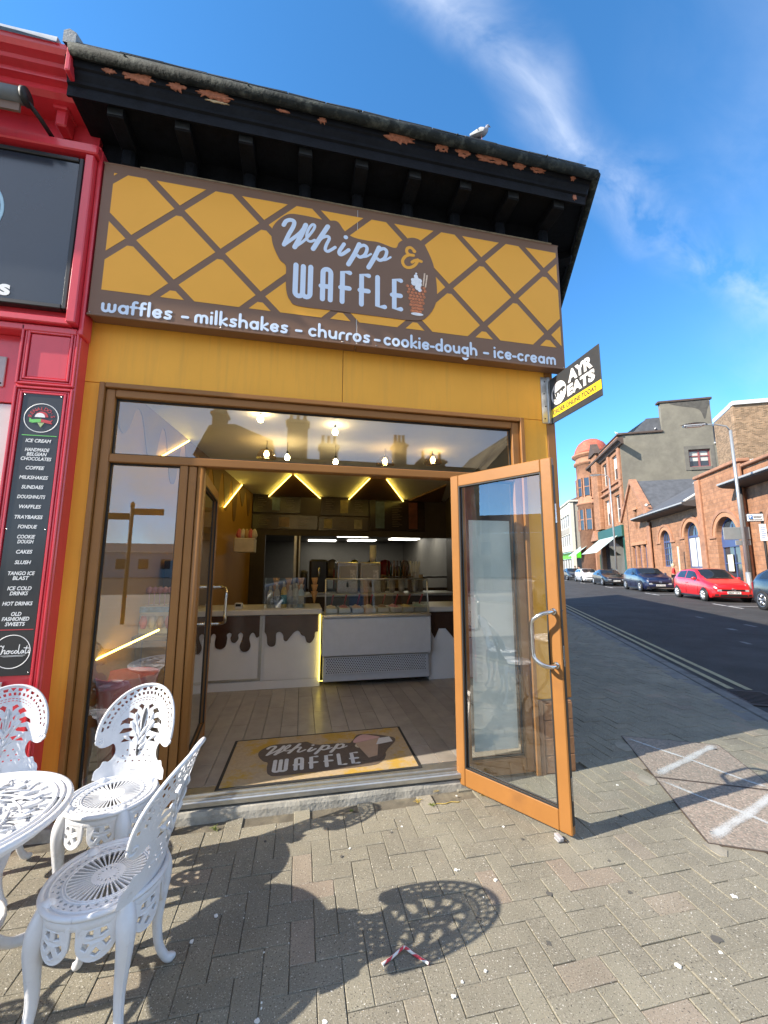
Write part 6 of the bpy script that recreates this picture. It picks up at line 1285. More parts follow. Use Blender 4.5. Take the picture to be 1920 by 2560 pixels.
# --- concrete block at the end
CB = BT('concrete_block', 'pale concrete 1960s block with ribbon windows at the end of the street', 'building', 17, 75)
CB.part('frame_wall', wall_t(15.4, rect(69,98,4.3,12.5), [rect(70.2,97,8.5,10.6), rect(70.2,97,5.2,7.2)], .5), M_cream); CB.part('end_wall', MB().box(15.91,30,69,69.3,0,12.4), M_pebble); CB.part('corner_pier', MB().box(15.35,15.95,68.8,69.9,0,12.55,.03), M_cream); CB.part('roof_edge', MB().box(15.2,30,68.6,98,12.5,12.8,.03), M_cream); CB.part('spandrel', MB().box(15.34,15.4,70.2,97,7.4,8.3), M_pebble)
CB.part('ribbon_glass', MB().box(15.6,15.65,70.2,97,8.5,10.6), M_fglass); CB.part('ribbon_glass', MB().box(15.6,15.65,70.2,97,5.2,7.2), M_fglass)
for z0, z1 in ((8.5,10.6),(5.2,7.2)):
    for k in range(15): CB.part('window_mullion', MB().box(15.45,15.59,70.2+k*1.9,70.45+k*1.9,z0,z1), M_wpaint)
CB.part('roof', MB().add([(15.3,69,12.8),(15.3,98,12.8),(19.5,98,14.6),(19.5,69,14.6),(24,69,12.8),(24,98,12.8)], [(0,1,2,3),(3,2,5,4),(0,3,4)]), mat('tile_brown', (.16,.12,.10), .8, var=.2))
CB.part('shop_canopy', MB().box(14.6,15.4,68.7,98,4.1,4.3,.02), M_cream); CB.part('green_sign', MB().box(15.25,15.39,70,85,3.0,4.05,.02), mat('lime_sign', (.10,.55,.03), .4, var=.05)); CB.part('shop_glass', MB().box(15.6,15.65,69.5,98,.2,3.0), M_fglass)
CB.part('green_sign', MB().box(15.95,20,68.86,68.99,3.1,4.1,.02), MATS['lime_sign']); CB.part('shop_glass', MB().box(15.96,20,68.9,68.98,.2,3.0), M_fglass)
for k in range(8): CB.part('shop_mullion', MB().box(15.45,15.59,69.6+k*2.2,69.8+k*2.2,.2,3.0), M_wpaint)
# --- far end closing off the street, left side buildings
EB = BT('end_terrace', 'low pale terrace closing the far end of the street', 'building', 8, 110); EB.part('wall', MB().box(-12,15,112,112.5,0,7), M_cream); EB.part('roof', MB().add([(-12,112,7),(15,112,7),(15,117,10),(-12,117,10)], [(0,1,2,3)]), M_fslate)
# --- street lamps and signs
def street_lamp(o, t, h, arm, lab):
    L = BT('street_lamp', lab, 'street lamp', o, t); mg = mat('galvanised', (.36,.38,.39), .45, .5, var=.1)
    L.T['group'] = 'street lamps'
    L.part('base', MB().tube([(o,t,.0),(o,t,1.3)], [.11,.105], 12), mg); L.part('pole', MB().tube([(o,t,1.3),(o,t,h)], [.085,.055], 12), mg)
    L.part('arm', MB().tube([(o,t,h-.05),(o-.15,t,h+.22),(o-arm*.5,t,h+.36),(o-arm,t,h+.40)], .035, 8), mg)
    hd = L.part('head', MB().grid([[(o-arm-.05+dx,t+w*s,h+.40+z) for s in (-1,-.6,0,.6,1)] for dx, w, z in ((.35,.05,.0),(.2,.13,.06),(-.2,.17,.09),(-.6,.15,.06),(-.85,.05,.01))]).box(o-arm-.75,o-arm+.2,t-.13,t+.13,h+.33,h+.42,.03), mat('lamp_head_grey', (.42,.43,.44), .4, .3)); L.part('lens', MB().box(o-arm-.65,o-arm+.05,t-.10,t+.10,h+.29,h+.329,.02), mat('lamp_lens', (.5,.52,.52), .2), hd)
    return L
L1 = street_lamp(13.3, 20, 8.3, 1.25, 'tall grey street lamp behind the red car'); L2 = street_lamp(13.6, 40.5, 10.4, 1.0, 'distant street lamp in front of the sandstone windows')
DS = BT('direction_sign', 'grey backs of two road sign plates on the lamp post', 'road sign', 13.3, 20.0, 2.5); msb = mat('sign_back_grey', (.30,.32,.32), .5, .4, var=.06)
DS.part('plate', MB().box(12.55,13.63,20.10,20.13,2.86,3.46,.01), msb); DS.part('plate', MB().box(13.0,13.62,20.10,20.13,2.58,2.82,.01), msb); DS.part('rail', MB().box(12.6,13.6,20.131,20.17,2.92,2.96).box(12.6,13.6,20.131,20.17,3.34,3.38), msb)
PS = BT('parking_sign', 'white and blue parking sign with notice on a black post', 'road sign', 13.5, 19.0)
PS.part('post', MB().tube([(13.55,19,0),(13.55,19,4.05)], .05, 10), MATS['iron_dark']); PS.part('plate', MB().box(12.95,13.56,18.90,18.93,3.62,3.94,.008), M_fwht); PS.part('border', MB().box(12.92,13.59,18.931,18.945,3.59,3.97,.004), M_fblk)
PS.part('blue_square', MB().box(12.99,13.14,18.885,18.899,3.72,3.89), mat('sign_blue', (.03,.16,.42), .4))
PS.part('lettering', MB().mesh_in(text_mesh('P', .15, 0, .006, .003, width=.07), lambda x, y, z: (13.065+x, 18.882-z, 3.805+y)), M_fwht)
for k, (a, b, z) in enumerate(((13.18,13.5,3.84),(13.18,13.46,3.78),(13.02,13.5,3.68))): PS.part('printed_line', MB().box(a,b,18.888,18.899,z-.012,z+.012), M_fblk)
PS.part('notice', MB().box(13.36,13.62,18.90,18.93,2.71,3.48,.008), M_fwht)
for k in range(6): PS.part('printed_line', MB().box(13.40,13.58-.03*(k % 3),18.890,18.899,3.30-k*.09,3.32-k*.09), mat('sign_blue', (.03,.16,.42), .4))
NB_ = BT('wall_notice', 'white upright notice board fixed by the green shopfront', 'notice', 15.4, 42.8, 3.3); NB_.part('board', MB().box(15.30,15.52,42.7,42.75,3.25,4.35,.01), M_wpaint)
BP = BT('bus_post', 'slim cream post in front of the arched windows', 'post', 15.0, 30.9); BP.part('pole', MB().tube([(15.0,30.9,.06),(15.0,30.9,3.05)], .06, 8), mat('cream_post', (.62,.55,.38), .6))
CC = BT('security_camera', 'white security camera under the hall roof', 'camera', 15.2, 36.5, 6.6); CC.part('body', MB().tube([(15.3,36.6,7.0),(15.1,36.2,6.95)], .11, 10), M_wpaint); CC.part('arm', MB().tube([(15.35,36.0,6.95),(15.3,36.5,7.0)], .05, 6), MATS['iron_dark'])
# ------------------------------------------------------------------ parked cars
def interp(tab, x):
    for (a, va), (b, vb) in zip(tab, tab[1:]):
        if x <= b:
            k = (x-a)/(b-a); k = k*k*(3-2*k)*.5+k*.5; return va+(vb-va)*k
    return tab[-1][1]
M_tyre = mat('tyre_rubber', (.018,.018,.019), .8, var=.1, vs=20); M_cglass = mat('car_glass', (.018,.022,.026), .05, var=0, spec=.7); M_chrome = mat('chrome', (.7,.7,.7), .12, 1.0, var=0); M_lens = mat('headlamp_lens', (.42,.45,.47), .10, .3, var=.3, vs=14); M_trim = mat('black_trim', (.014,.014,.015), .45, var=0); M_plw = mat('number_plate_white', (.72,.72,.70), .4, var=0); M_alloy = mat('alloy', (.48,.48,.49), .3, .85, var=.06); M_hub = mat('hub_silver', (.58,.58,.58), .35, .5, var=.08)
def make_car(name, label, body, kind, Lc, Wc, Hc, wb, wr, plate_txt=None, rim='alloy', emblem=None, trim=None):
    """local: +y forward, x across, z up, ground at z=0"""
    T = thing(name, label, 'car'); P = lambda n, mb, m, par=None: part(n, mb, m, par or T, fix=False)
    hL, w = Lc/2, Wc/2
    K = {'hatch': dict(top=[(0,.66),(.025,.78),(.09,.88),(.20,1.0),(.245,1.06),(.43,Hc-.04),(.57,Hc),(.80,Hc-.05),(.92,Hc-.20),(.985,1.0),(1,.80)], belt=[(0,.64),(.09,.82),(.2,.94),(.6,1.0),(.9,1.06),(1,.80)]),
         'suv': dict(top=[(0,.70),(.02,.82),(.10,.96),(.26,1.10),(.31,1.16),(.44,Hc-.05),(.58,Hc),(.82,Hc-.06),(.92,Hc-.28),(.98,1.1),(1,.85)], belt=[(0,.68),(.10,.9),(.26,1.04),(.6,1.08),(.9,1.14),(1,.85)]),
         'saloon': dict(top=[(0,.56),(.02,.66),(.10,.78),(.28,.94),(.33,1.0),(.46,Hc-.05),(.58,Hc),(.74,Hc-.07),(.86,1.06),(.97,.98),(1,.72)], belt=[(0,.55),(.10,.74),(.28,.88),(.6,.92),(.9,.96),(1,.72)])}[kind]
    def sec(u):
        zt, zb = interp(K['top'], u), min(interp(K['belt'], u), interp(K['top'], u)-.015)
        pw = w*interp([(0,.72),(.03,.86),(.10,.95),(.25,1),(.8,1),(.95,.95),(1,.82)], u)
        sill = interp([(0,.30),(.06,.20),(.2,.19),(.8,.19),(.94,.24),(1,.36)], u)
        g = max(0, min(1, (zt-zb-.05)/.35)); rw = pw*(.93-.17*g)
        zr = zt-.06*g-.01
        mid = (sill+zb)/2
        half = [(pw*.93, sill), (pw*.985, sill+.10), (pw*1.0, mid), (pw*.995, zb-.06), (pw*.975, zb)]
        n = 4
        half += [(pw*.975+(rw-pw*.975)*k/n, zb+(zr-zb)*k/n) for k in range(1, n+1)]
        half += [(rw*.90, zr+(zt-zr)*.55), (rw*.6, zt-.006), (rw*.25, zt)]
        return half, (pw, rw, zb, zr, zt)
    us = [0,.008,.02,.035,.05,.075,.1,.13,.16,.2,.23,.255,.28,.31,.34,.37,.4,.43,.46,.5,.55,.6,.65,.7,.74,.78,.82,.85,.88,.905,.93,.95,.97,.985,.995,1]
    rows = []
    for u in us:
        h, _ = sec(u); y = hL-u*Lc; rows.append([(x, y, z) for x, z in h]+[(-x, y, z) for x, z in h[::-1]])
    mb = MB().grid(rows); m_ = len(rows[0])
    mb.add(rows[0], [tuple(range(m_))], False); mb.add(rows[-1], [tuple(range(m_))[::-1]], False)
    mb.add([p for r in rows for p in (r[0], r[-1])], [(2*i, 2*i+1, 2*i+3, 2*i+2) for i in range(len(rows)-1)])
    P('body', mb, body)
    def skin(u, k, s, off=.006):
        """a point on the glasshouse side: k 0..1 from belt to roof edge"""
        _, (pw, rw, zb, zr, zt) = sec(u); return (s*(pw*.975+(rw-pw*.975)*k+off), hL-u*Lc, zb+(zr-zb)*k)
    ws, we = K['top'][4][0], K['top'][5][0]
    rear = .86 if kind != 'saloon' else .78
    for s in (-1, 1):
        segs = ((ws+.075, .56), (.58, rear-.02)) if kind != 'hatch' else ((ws+.075, .60), (.62, rear-.03))
        for a, b in segs:
            rws = []
            for i in range(7):
                u = a+(b-a)*i/6; lo = .10; hi = .90
                if i == 0 and a < .45: hi = .42
                if i == 1 and a < .45: hi = .70
                if i == 2 and a < .45: hi = .86
                if i == 6 and b > .7: hi = .62
                rws.append([skin(u, lo+(hi-lo)*j/3, s) for j in range(4)])
            P('side_window', MB().grid(rws), M_cglass)
        # sill, door lines, handle, mirror
        P('sill_trim', MB().box(s*w*.90 if s > 0 else -w*1.0, s*w*1.0 if s > 0 else -w*.90, -wb/2+wr+.08, wb/2-wr-.08, .17, .26, .02), M_trim)
        for u in (ws+.05, .59):
            P('door_gap', MB().tube([(s*(w*.998+.002), hL-u*Lc, .32), (s*(w*1.0+.003), hL-u*Lc, .6), (s*(w*.985), hL-u*Lc, sec(u)[1][2]-.04)], .006, 5), M_trim)
        P('door_handle', MB().box(s*w*1.0-.012, s*w*1.0+.024, hL-.55*Lc-.09, hL-.55*Lc+.09, .80, .835, .01), body)
        mp_ = skin(ws+.085, .12, s)
        P('mirror', MB().lathe([(.02,-.07),(.09,-.05),(.11,0),(.085,.05),(.02,.075)], (0,0,0), 12, fn=lambda x, y, z: (mp_[0]+s*.10+x*.95, mp_[1]+y*.7, mp_[2]+.06+z)), body)
        # lamps
        _, (pw, rw, zb, zr, zt) = sec(.075)
        P('headlight', MB().lathe([(.002,-1),(.45,-.88),(.8,-.55),(1,0),(.8,.55),(.45,.88),(.002,1)], (0,0,0), 16, fn=lambda x, y, z: (s*(pw*.80+.10*x-.10*y), hL-.075*Lc+.23*y+.02, zb-.045+.075*z-.02*x-.04*y)), M_lens)
        P('front_lamp', MB().box(s*w*.44 if s > 0 else -w*.70, s*w*.70 if s > 0 else -w*.44, hL-.012, hL+.012, .48, .575, .02), M_lens)
        tl = [[(s*(sec(u)[1][0]+.006), hL-u*Lc, sec(u)[1][2]-.30+q*.10) for q in range(4)] for u in (.93,.96,.985,.998)]
        P('tail_light', MB().grid(tl), mat('tail_red', (.35,.01,.01), .15, var=0))
        for yy in (wb/2, -wb/2):
            P('wheel_arch', MB().lathe([(.02,0),(wr+.055,0),(wr+.055,.006),(.02,.006)], (0,0,0), 26, fn=lambda x, y, z: (s*(w*.985+z), yy+x, wr+y)), M_trim)
            wh = P('wheel', MB().lathe([(wr*.62,-.10),(wr*.93,-.105),(wr,-.075),(wr,.075),(wr*.93,.105),(wr*.66,.10)], (0,0,0), 30, fn=lambda x, y, z: (s*(w*.93+z), yy+x, wr+y)), M_tyre)
            rm = MB().lathe([(wr*.66,.085),(wr*.69,.10),(wr*.63,.104),(wr*.60,.06)], (0,0,0), 30, fn=lambda x, y, z: (s*(w*.93+z), yy+x, wr+y))
            ns = 5 if rim == 'alloy' else 7
            for q in range(ns):
                a = 2*pi*q/ns+.3
                for d in ((-.14, .14) if rim == 'alloy' else (0,)):
                    b0, b1 = a+d*.4, a+d*1.5; wd = .022 if rim == 'alloy' else .045
                    rm.tube([(s*(w*.93+.098), yy+.05*math.cos(b0), wr+.05*math.sin(b0)), (s*(w*.93+.09), yy+wr*.62*math.cos(b1), wr+wr*.62*math.sin(b1))], wd, 6)
            rm.lathe([(.002,.112),(.06,.105),(.07,.09)], (0,0,0), 14, fn=lambda x, y, z: (s*(w*.93+z), yy+x, wr+y))
            part('rim', rm, M_alloy if rim == 'alloy' else M_hub, wh, fix=False)
            part('brake_well', MB().lathe([(.002,.05),(wr*.63,.05)], (0,0,0), 24, fn=lambda x, y, z: (s*(w*.93+z), yy+x, wr+y)), M_trim, wh, fix=False)
    # windscreen, rear screen
    def screen(u0, u1, inset, off):
        rws = []
        for i in range(7):
            u = u0+(u1-u0)*i/6; h, (pw, rw, zb, zr, zt) = sec(u); rws.append([(x*inset, hL-u*Lc+off*.6, zt+off-.05*abs(x/max(rw,.01))**3) for x in [rw*k for k in (-.93,-.7,-.35,0,.35,.7,.93)]])
        return MB().grid(rws)
    P('windscreen', screen(ws-.015, we-.01, .97, .012), M_cglass)
    P('rear_screen', screen(.84 if kind != 'saloon' else .76, .93 if kind != 'saloon' else .85, .93, .012), M_cglass)
    P('wiper', MB().tube([(-.35,hL-(ws-.01)*Lc+.01,interp(K['top'],ws-.01)+.03),(.15,hL-(ws+.01)*Lc+.01,interp(K['top'],ws+.01)+.035)], .010, 5).tube([(.05,hL-(ws-.01)*Lc+.01,interp(K['top'],ws-.01)+.03),(.5,hL-(ws+.015)*Lc+.01,interp(K['top'],ws+.015)+.03)], .010, 5), M_trim)
    # front end
    zf = K['top'][0][1]
    P('bumper', MB().grid([[(x*w, hL+.05-.16*abs(x)**3+dy, z) for x in (-.93,-.7,-.4,0,.4,.7,.93)] for dy, z in ((-.10,.22),(-.0,.27),(.0,.42),(-.03,zf-.12),(-.10,zf-.06))]), body)
    P('grille', MB().grid([[(x*w, hL+.062-.16*abs(x)**3+dy, z) for x in (-.52,-.3,0,.3,.52)] for dy, z in ((-.02,zf-.155),(-.012,zf-.075))]), M_trim)
    P('lower_grille', MB().grid([[(x*w, hL+.062-.16*abs(x)**3+dy, z) for x in (-.6,-.35,0,.35,.6)] for dy, z in ((-.006,.27),(.0,.36))]), M_trim)
    for s in (-1, 1): P('fog_recess', MB().grid([[(s*x*w, hL+.060-.16*abs(x)**3+dy, z) for x in (.66,.74,.82)] for dy, z in ((-.004,.29),(0,.37))]), M_trim)
    if plate_txt:
        pl = P('number_plate', MB().box(-.26,.26,hL+.064,hL+.072,.385,.495,.004), M_plw)
        part('lettering', MB().mesh_in(text_mesh(plate_txt, .095, 0, .002, .001, width=.46), lambda x, y, z: (-x, hL+.0735+z, .44+y)), M_trim, pl, fix=False)
    if emblem == 'ring':
        P('emblem', MB().tube([(.075*math.cos(a/20*2*pi), hL+.062, zf-.09+.05*math.sin(a/20*2*pi)) for a in range(21)], .010, 6, cap=False).tube([(.035*math.cos(a/16*2*pi), hL+.062, zf-.085+.045*math.sin(a/16*2*pi)) for a in range(17)], .008, 6, cap=False), M_chrome)
    elif emblem == 'diamond':
        P('emblem', MB().tube([(0,hL+.062,zf+.0),(.06,hL+.062,zf-.08),(0,hL+.062,zf-.16),(-.06,hL+.062,zf-.08),(0,hL+.062,zf+.0)], .012, 6), M_chrome)
    if trim: P('chrome_strip', MB().grid([[(x*w, hL+.066-.16*abs(x)**3, z) for x in (-.85,-.5,0,.5,.85)] for z in (.235,.262)]), M_chrome)
    return T
def paint(n, c, r=.3): return mat(n, c, r, .0, var=.03, vs=2, coat=1.0, spec=.5)
RZ = pi-TH
def park(T, o, t): T.location = ot(o, t, ROADZ); T.rotation_euler = (0, 0, RZ); T['group'] = 'cars parked along the far kerb'
park(make_car('parked_car', 'bright red three door hatchback parked in the sun, plate facing the camera', paint('car_red', (.62,.012,.018)), 'hatch', 3.95, 1.72, 1.54, 2.60, .30, 'SB07 YPY', 'hub', 'ring'), 12.05, 20.85)
park(make_car('parked_car', 'dark blue crossover parked behind the red hatchback', paint('car_blue', (.006,.010,.042)), 'suv', 4.35, 1.82, 1.58, 2.75, .34, 'SA20 WAU', 'alloy', 'diamond', True), 12.05, 28.75)
park(make_car('parked_car', 'black low saloon parked behind the dark blue crossover', paint('car_black', (.008,.008,.010)), 'saloon', 4.6, 1.80, 1.42, 2.85, .33, 'SF14 MRO', 'alloy'), 12.05, 37.6)
park(make_car('parked_car', 'silver white hatchback parked behind the black saloon', paint('car_white', (.66,.67,.68)), 'hatch', 4.4, 1.80, 1.46, 2.75, .32, None, 'alloy'), 12.05, 45.4)
park(make_car('parked_car', 'dark grey car parked farthest up the street', paint('car_grey', (.02,.022,.028)), 'hatch', 4.2, 1.78, 1.50, 2.65, .32, None, 'alloy'), 12.05, 53.0)
park(make_car('parked_car', 'dark navy crossover cut by the right edge of the picture', paint('car_navy', (.012,.016,.028)), 'suv', 4.4, 1.84, 1.60, 2.75, .36, None, 'alloy'), 12.15, 14.1)
# the car and traffic behind the camera that the glass mirrors
pc = make_car('parked_car', 'white car standing behind the camera, seen mirrored in the door glass', paint('car_white', (.66,.67,.68)), 'suv', 4.5, 1.85, 1.62, 2.75, .35, None, 'alloy'); pc.location = (-11.5,-3.2,ROADZ); pc.rotation_euler = (0,0,R(90)); pc['group'] = 'cars behind the camera'
pc = make_car('parked_car', 'grey car standing behind the camera, mirrored in the freezer glass', paint('car_mid_grey', (.12,.125,.13)), 'suv', 4.5, 1.85, 1.62, 2.75, .35, None, 'alloy'); pc.location = (.6,-8.0,ROADZ); pc.rotation_euler = (0,0,R(90)); pc['group'] = 'cars behind the camera'
# ------------------------------------------------------------------ across the road behind the camera (mirrored in the glass)
M_opp = mat('weathered_stone', (.21,.165,.095), .9, var=.25, vs=.5, bump=.3, bs=3, dirt=(.07,.055,.035), ds=.45, dlo=.45, dhi=.65)
OB = thing('stone_villa', 'weathered stone villa with tall chimneys across the road behind the camera', 'building', (2,-24,0))
ob = lambda n, mb, m=M_opp: part(n, mb, m, OB)
ob('wall', MB().box(-6.2,12,-32,-22,0,8.3)); ob('roof', MB().add([(-6.4,-21.8,8.3),(12.2,-21.8,8.3),(12.2,-27,9.6),(-6.4,-27,9.6),(-6.4,-32,8.3),(12.2,-32,8.3)], [(0,1,2,3),(3,2,5,4)]), M_fslate)
ob('gable', MB().prism([(-6.6,8.2),(-1.9,8.2),(-2.0,9.4),(-4.3,10.3),(-5.8,10.1)], -24, -21.9, 'y'))
for a, b, z0, z1 in ((-5.7,-4.9,9,11.2),(-1.15,.15,8.4,11.0),(.95,2.1,8.4,9.5),(5.9,6.75,8.2,9.9),(7.7,9.5,8.2,8.9)):
    c_ = ob('chimney', MB().box(a,b,-23,-22.1,z0,z1,.05).box(a-.12,b+.12,-23.1,-22.0,z1-.3,z1-.12,.03))
    for k in range(3): part('chimney_pot', MB().lathe([(.13,0),(.1,.55),(.13,.6)], (a+(b-a)*(k+.5)/3,-22.5,z1), 10), mat('pot_clay', (.34,.17,.09), .8), c_)
for k in range(6): w_ = ob('window', MB().box(-5.2+k*2.9,-4.0+k*2.9,-21.99,-21.97,4.6,7.0), M_fglass); part('sill', MB().box(-5.4+k*2.9,-3.8+k*2.9,-21.99,-21.85,4.4,4.58), M_opp, w_)
OB2 = thing('stone_gable_house', 'gabled stone house at the right across the road behind the camera', 'building', (15,-24,0)); part('wall', MB().prism([(12.3,0),(19,0),(19,8.3),(15.8,12.0),(12.3,8.3)], -32, -21.5, 'y'), M_opp, OB2)
OT = thing('low_terrace', 'low white terrace far behind the camera', 'building', (-22,-60,0)); part('wall', MB().box(-36,-14,-66,-60,0,3.6), mat('terrace_white', (.5,.48,.44), .85), OT); part('roof', MB().add([(-36.5,-59.6,3.6),(-13.5,-59.6,3.6),(-13.5,-63,5.0),(-36.5,-63,5.0)], [(0,1,2,3)]), M_fslate, OT)
for k in range(7): part('window', MB().box(-34.5+k*2.9,-33.2+k*2.9,-59.99,-59.95,1.2,2.6), M_fglass, OT)
SR = thing('shop_row', 'row of pale shops further along the pavement to the left', 'building', (-20,0,0)); part('wall', MB().box(-58,-9.2,.0,8,0,6.2), mat('row_cream', (.42,.36,.27), .85, var=.2, vs=.5), SR); part('roof', MB().add([(-58,-.3,6.2),(-9.2,-.3,6.2),(-9.2,4,9),(-58,4,9)], [(0,1,2,3)]), M_fslate, SR)
for k in range(9):
    w_ = part('shop_window', MB().box(-13.5-k*5,-9.8-k*5,-.04,-.01,.6,2.6), M_fglass, SR); part('shop_fascia', MB().box(-13.6-k*5,-9.7-k*5,-.09,-.02,2.75,3.4), mat('fascia_%d' % (k % 4), ((.5,.5,.48),(.08,.12,.2),(.35,.06,.05),(.1,.2,.12))[k % 4], .5), SR); part('window', MB().box(-12.6-k*5,-11.2-k*5,-.03,-.01,4.0,5.6), M_fglass, SR)
EW = thing('end_house', 'pale house closing the far left end of the road', 'building', (-62,-8,0)); part('wall', MB().box(-70,-62,-24,10,0,7), mat('end_cream', (.45,.40,.32), .9, var=.2, vs=.3), EW); part('roof', MB().add([(-61.7,-24,7),(-61.7,10,7),(-66,10,10.5),(-66,-24,10.5)], [(0,1,2,3)]), M_fslate, EW)
for k in range(6): part('window', MB().box(-62.0,-61.96,-22+k*5,-20.4+k*5,3.6,5.6), M_fglass, EW)
FP = thing('finger_post', 'dark finger post sign across the pavement behind the camera', 'signpost', (-4.6,-9,0)); md = mat('post_dark', (.05,.04,.03), .6)
part('pole', MB().tube([(-4.6,-9,0),(-4.6,-9,3.1)], .05, 10).lathe([(.002,.2),(.06,.12),(.05,0)], (-4.6,-9,3.1), 10), md, FP); part('arm', MB().box(-5.5,-4.65,-9.02,-8.98,2.78,2.96,.01), md, FP); part('arm', MB().box(-4.55,-3.8,-9.02,-8.98,2.92,3.1,.01), md, FP)
# ------------------------------------------------------------------ birds
def bird(name, label, loc, yaw, s, body, wing, dark):
    T = thing(name, label, name, loc, yaw, 'birds on the roofs'); P = lambda n, mb, m, par=None: part(n, mb, m, par or T, fix=False)
    spine = [(-.62,0,.30,.012,.01),(-.50,0,.33,.05,.018),(-.36,0,.40,.085,.05),(-.18,0,.50,.15,.13),(.0,0,.58,.185,.18),(.16,0,.66,.175,.17),(.27,0,.76,.12,.12),(.31,0,.86,.085,.085),(.335,0,.94,.085,.085),(.385,0,.99,.07,.065),(.43,0,.985,.038,.035),(.47,0,.965,.018,.014),(.525,0,.945,.004,.004)]
    sp = smooth2(spine, 3); rows = []
    for i, p in enumerate(sp):
        a = Vector(sp[min(i+1, len(sp)-1)][:3])-Vector(sp[max(i-1, 0)][:3]); a.normalize(); up = Vector((-a.z,0,a.x))
        rows.append([tuple((Vector(p[:3])+Vector((0,1,0))*p[3]*math.cos(t)+up*p[4]*math.sin(t))*s) for t in [2*pi*k/14 for k in range(14)]])
    P('body', MB().grid(rows, closed=True), body)
    for sd in (-1, 1):
        w = [[tuple(Vector(q)*s) for q in r] for r in [[(.14,sd*.15,.74),(.13,sd*.19,.62),(.08,sd*.17,.50)],[(-.05,sd*.17,.70),(-.06,sd*.205,.58),(-.08,sd*.17,.44)],[(-.28,sd*.12,.56),(-.30,sd*.15,.46),(-.30,sd*.12,.37)],[(-.52,sd*.06,.42),(-.54,sd*.07,.37),(-.52,sd*.05,.33)]]]
        W_ = P('wing', MB().grid(w), wing); part('wing_bar', MB().grid([[tuple((Vector(q)+Vector((0,sd*.008,.004)))*s) for q in r] for r in [[(-.14,sd*.175,.60),(-.15,sd*.185,.52)],[(-.19,sd*.165,.58),(-.20,sd*.175,.50)]]]), dark, W_, fix=False)
        P('leg', MB().tube([(.03*s,sd*.07*s,.42*s),(.05*s,sd*.07*s,.02*s)], .014*s, 6).tube([(.05*s,sd*.07*s,.015*s),(.14*s,sd*.07*s,.008*s)], .012*s, 5), mat('bird_leg', (.35,.12,.10), .6))
    P('eye', MB().lathe([(.001,-.012*s),(.012*s,0),(.001,.012*s)], (.40*s,0,1.0*s), 8, fn=lambda x, y, z: (x, y+.058*s*(1 if y >= 0 else -1), z)), dark)
    return T
M_pg = mat('pigeon_grey', (.26,.27,.31), .7, var=.25, vs=25); M_pw = mat('pigeon_white', (.62,.62,.60), .7, var=.12, vs=30); M_pd = mat('pigeon_dark', (.035,.04,.05), .6)
bird('pigeon', 'pale grey pigeon standing on the black gutter', (1.255,-.432,4.735), R(-8), .165, M_pg, M_pw, M_pd)
bird('seagull', 'small white seagull on the parapet of the sandstone block', ot(15.5,43.4,15.62), R(100), .5, M_pw, M_pg, M_pd)
bird('seagull', 'small white seagull beside the wide chimney of the grey gable', ot(19.1,43.2,15.75), R(30), .5, M_pw, M_pg, M_pd)
# ------------------------------------------------------------------ people far up the street
def skin_mesh(name, verts, edges, rad, m, par, lvl=1):
    me = bpy.data.meshes.new(name); me.from_pydata(verts, edges, []); me.materials.append(m)
    o = bpy.data.objects.new(name, me); COL.objects.link(o); o.parent = par
    md_ = o.modifiers.new('skin', 'SKIN'); md_.use_smooth_shade = True; me.skin_vertices.new() if not me.skin_vertices else None
    for v, r in zip(me.skin_vertices[0].data, rad): v.radius = (r, r*.8); v.use_loose = False
    me.skin_vertices[0].data[0].use_root = True
    s_ = o.modifiers.new('sub', 'SUBSURF'); s_.levels = lvl; s_.render_levels = lvl
    return o
def person(label, loc, yaw, top, legs, hair):
    T = thing('person', label, 'person', loc, yaw)
    V = [(0,0,.93),(0,0,1.15),(0,.01,1.38),(0,.01,1.50),(0,-.01,1.58),(0,-.01,1.68),(.10,0,.88),(.11,.02,.48),(.11,.04,.08),(.11,-.08,.03),(-.10,0,.88),(-.12,-.06,.48),(-.12,.05,.08),(-.12,-.07,.03),(.19,.0,1.40),(.24,.04,1.15),(.22,-.08,.95),(-.19,.0,1.40),(-.24,.04,1.15),(-.22,-.1,.98)]
    E_ = [(0,1),(1,2),(2,3),(3,4),(4,5),(0,6),(6,7),(7,8),(8,9),(0,10),(10,11),(11,12),(12,13),(2,14),(14,15),(15,16),(2,17),(17,18),(18,19)]
    Rr = [.14,.125,.15,.06,.085,.075,.085,.06,.045,.035,.085,.06,.045,.035,.06,.045,.035,.06,.045,.035]
    skin_mesh('body', V, E_, Rr, mat('skin_tone', (.45,.26,.19), .6), T)
    skin_mesh('jacket', [V[i] for i in (0,1,2,14,15,17,18)]+[(.225,-.05,1.0),(-.225,-.07,1.02)], [(0,1),(1,2),(2,3),(3,4),(4,7),(2,5),(5,6),(6,8)], [.17,.16,.17,.08,.065,.08,.065,.055,.055], top, T)
    skin_mesh('trousers', [V[i] for i in (0,6,7,8,10,11,12)], [(0,1),(1,2),(2,3),(0,4),(4,5),(5,6)], [.15,.10,.075,.06,.10,.075,.06], legs, T)
    part('hair', MB().lathe([(.001,.20),(.06,.185),(.098,.13),(.105,.06),(.095,.0),(.085,-.04)], (0,.015,1.545), 14), hair, T, fix=False)
    part('face', MB().lathe([(.001,-.012),(.012,0),(.001,.014)], (.03,-.095,1.62), 8).lathe([(.001,-.012),(.012,0),(.001,.014)], (-.03,-.095,1.62), 8).lathe([(.001,-.02),(.014,0),(.001,.02)], (0,-.105,1.59), 8), mat('face_dark', (.12,.06,.05), .6), T, fix=False)
    return T
person('person in a red coat with fair hair beyond the blue crossover', ot(13.9,29.2,.06), R(40), mat('coat_red', (.55,.03,.03), .7), mat('trouser_dark', (.03,.03,.04), .8), mat('hair_fair', (.55,.45,.28), .7))
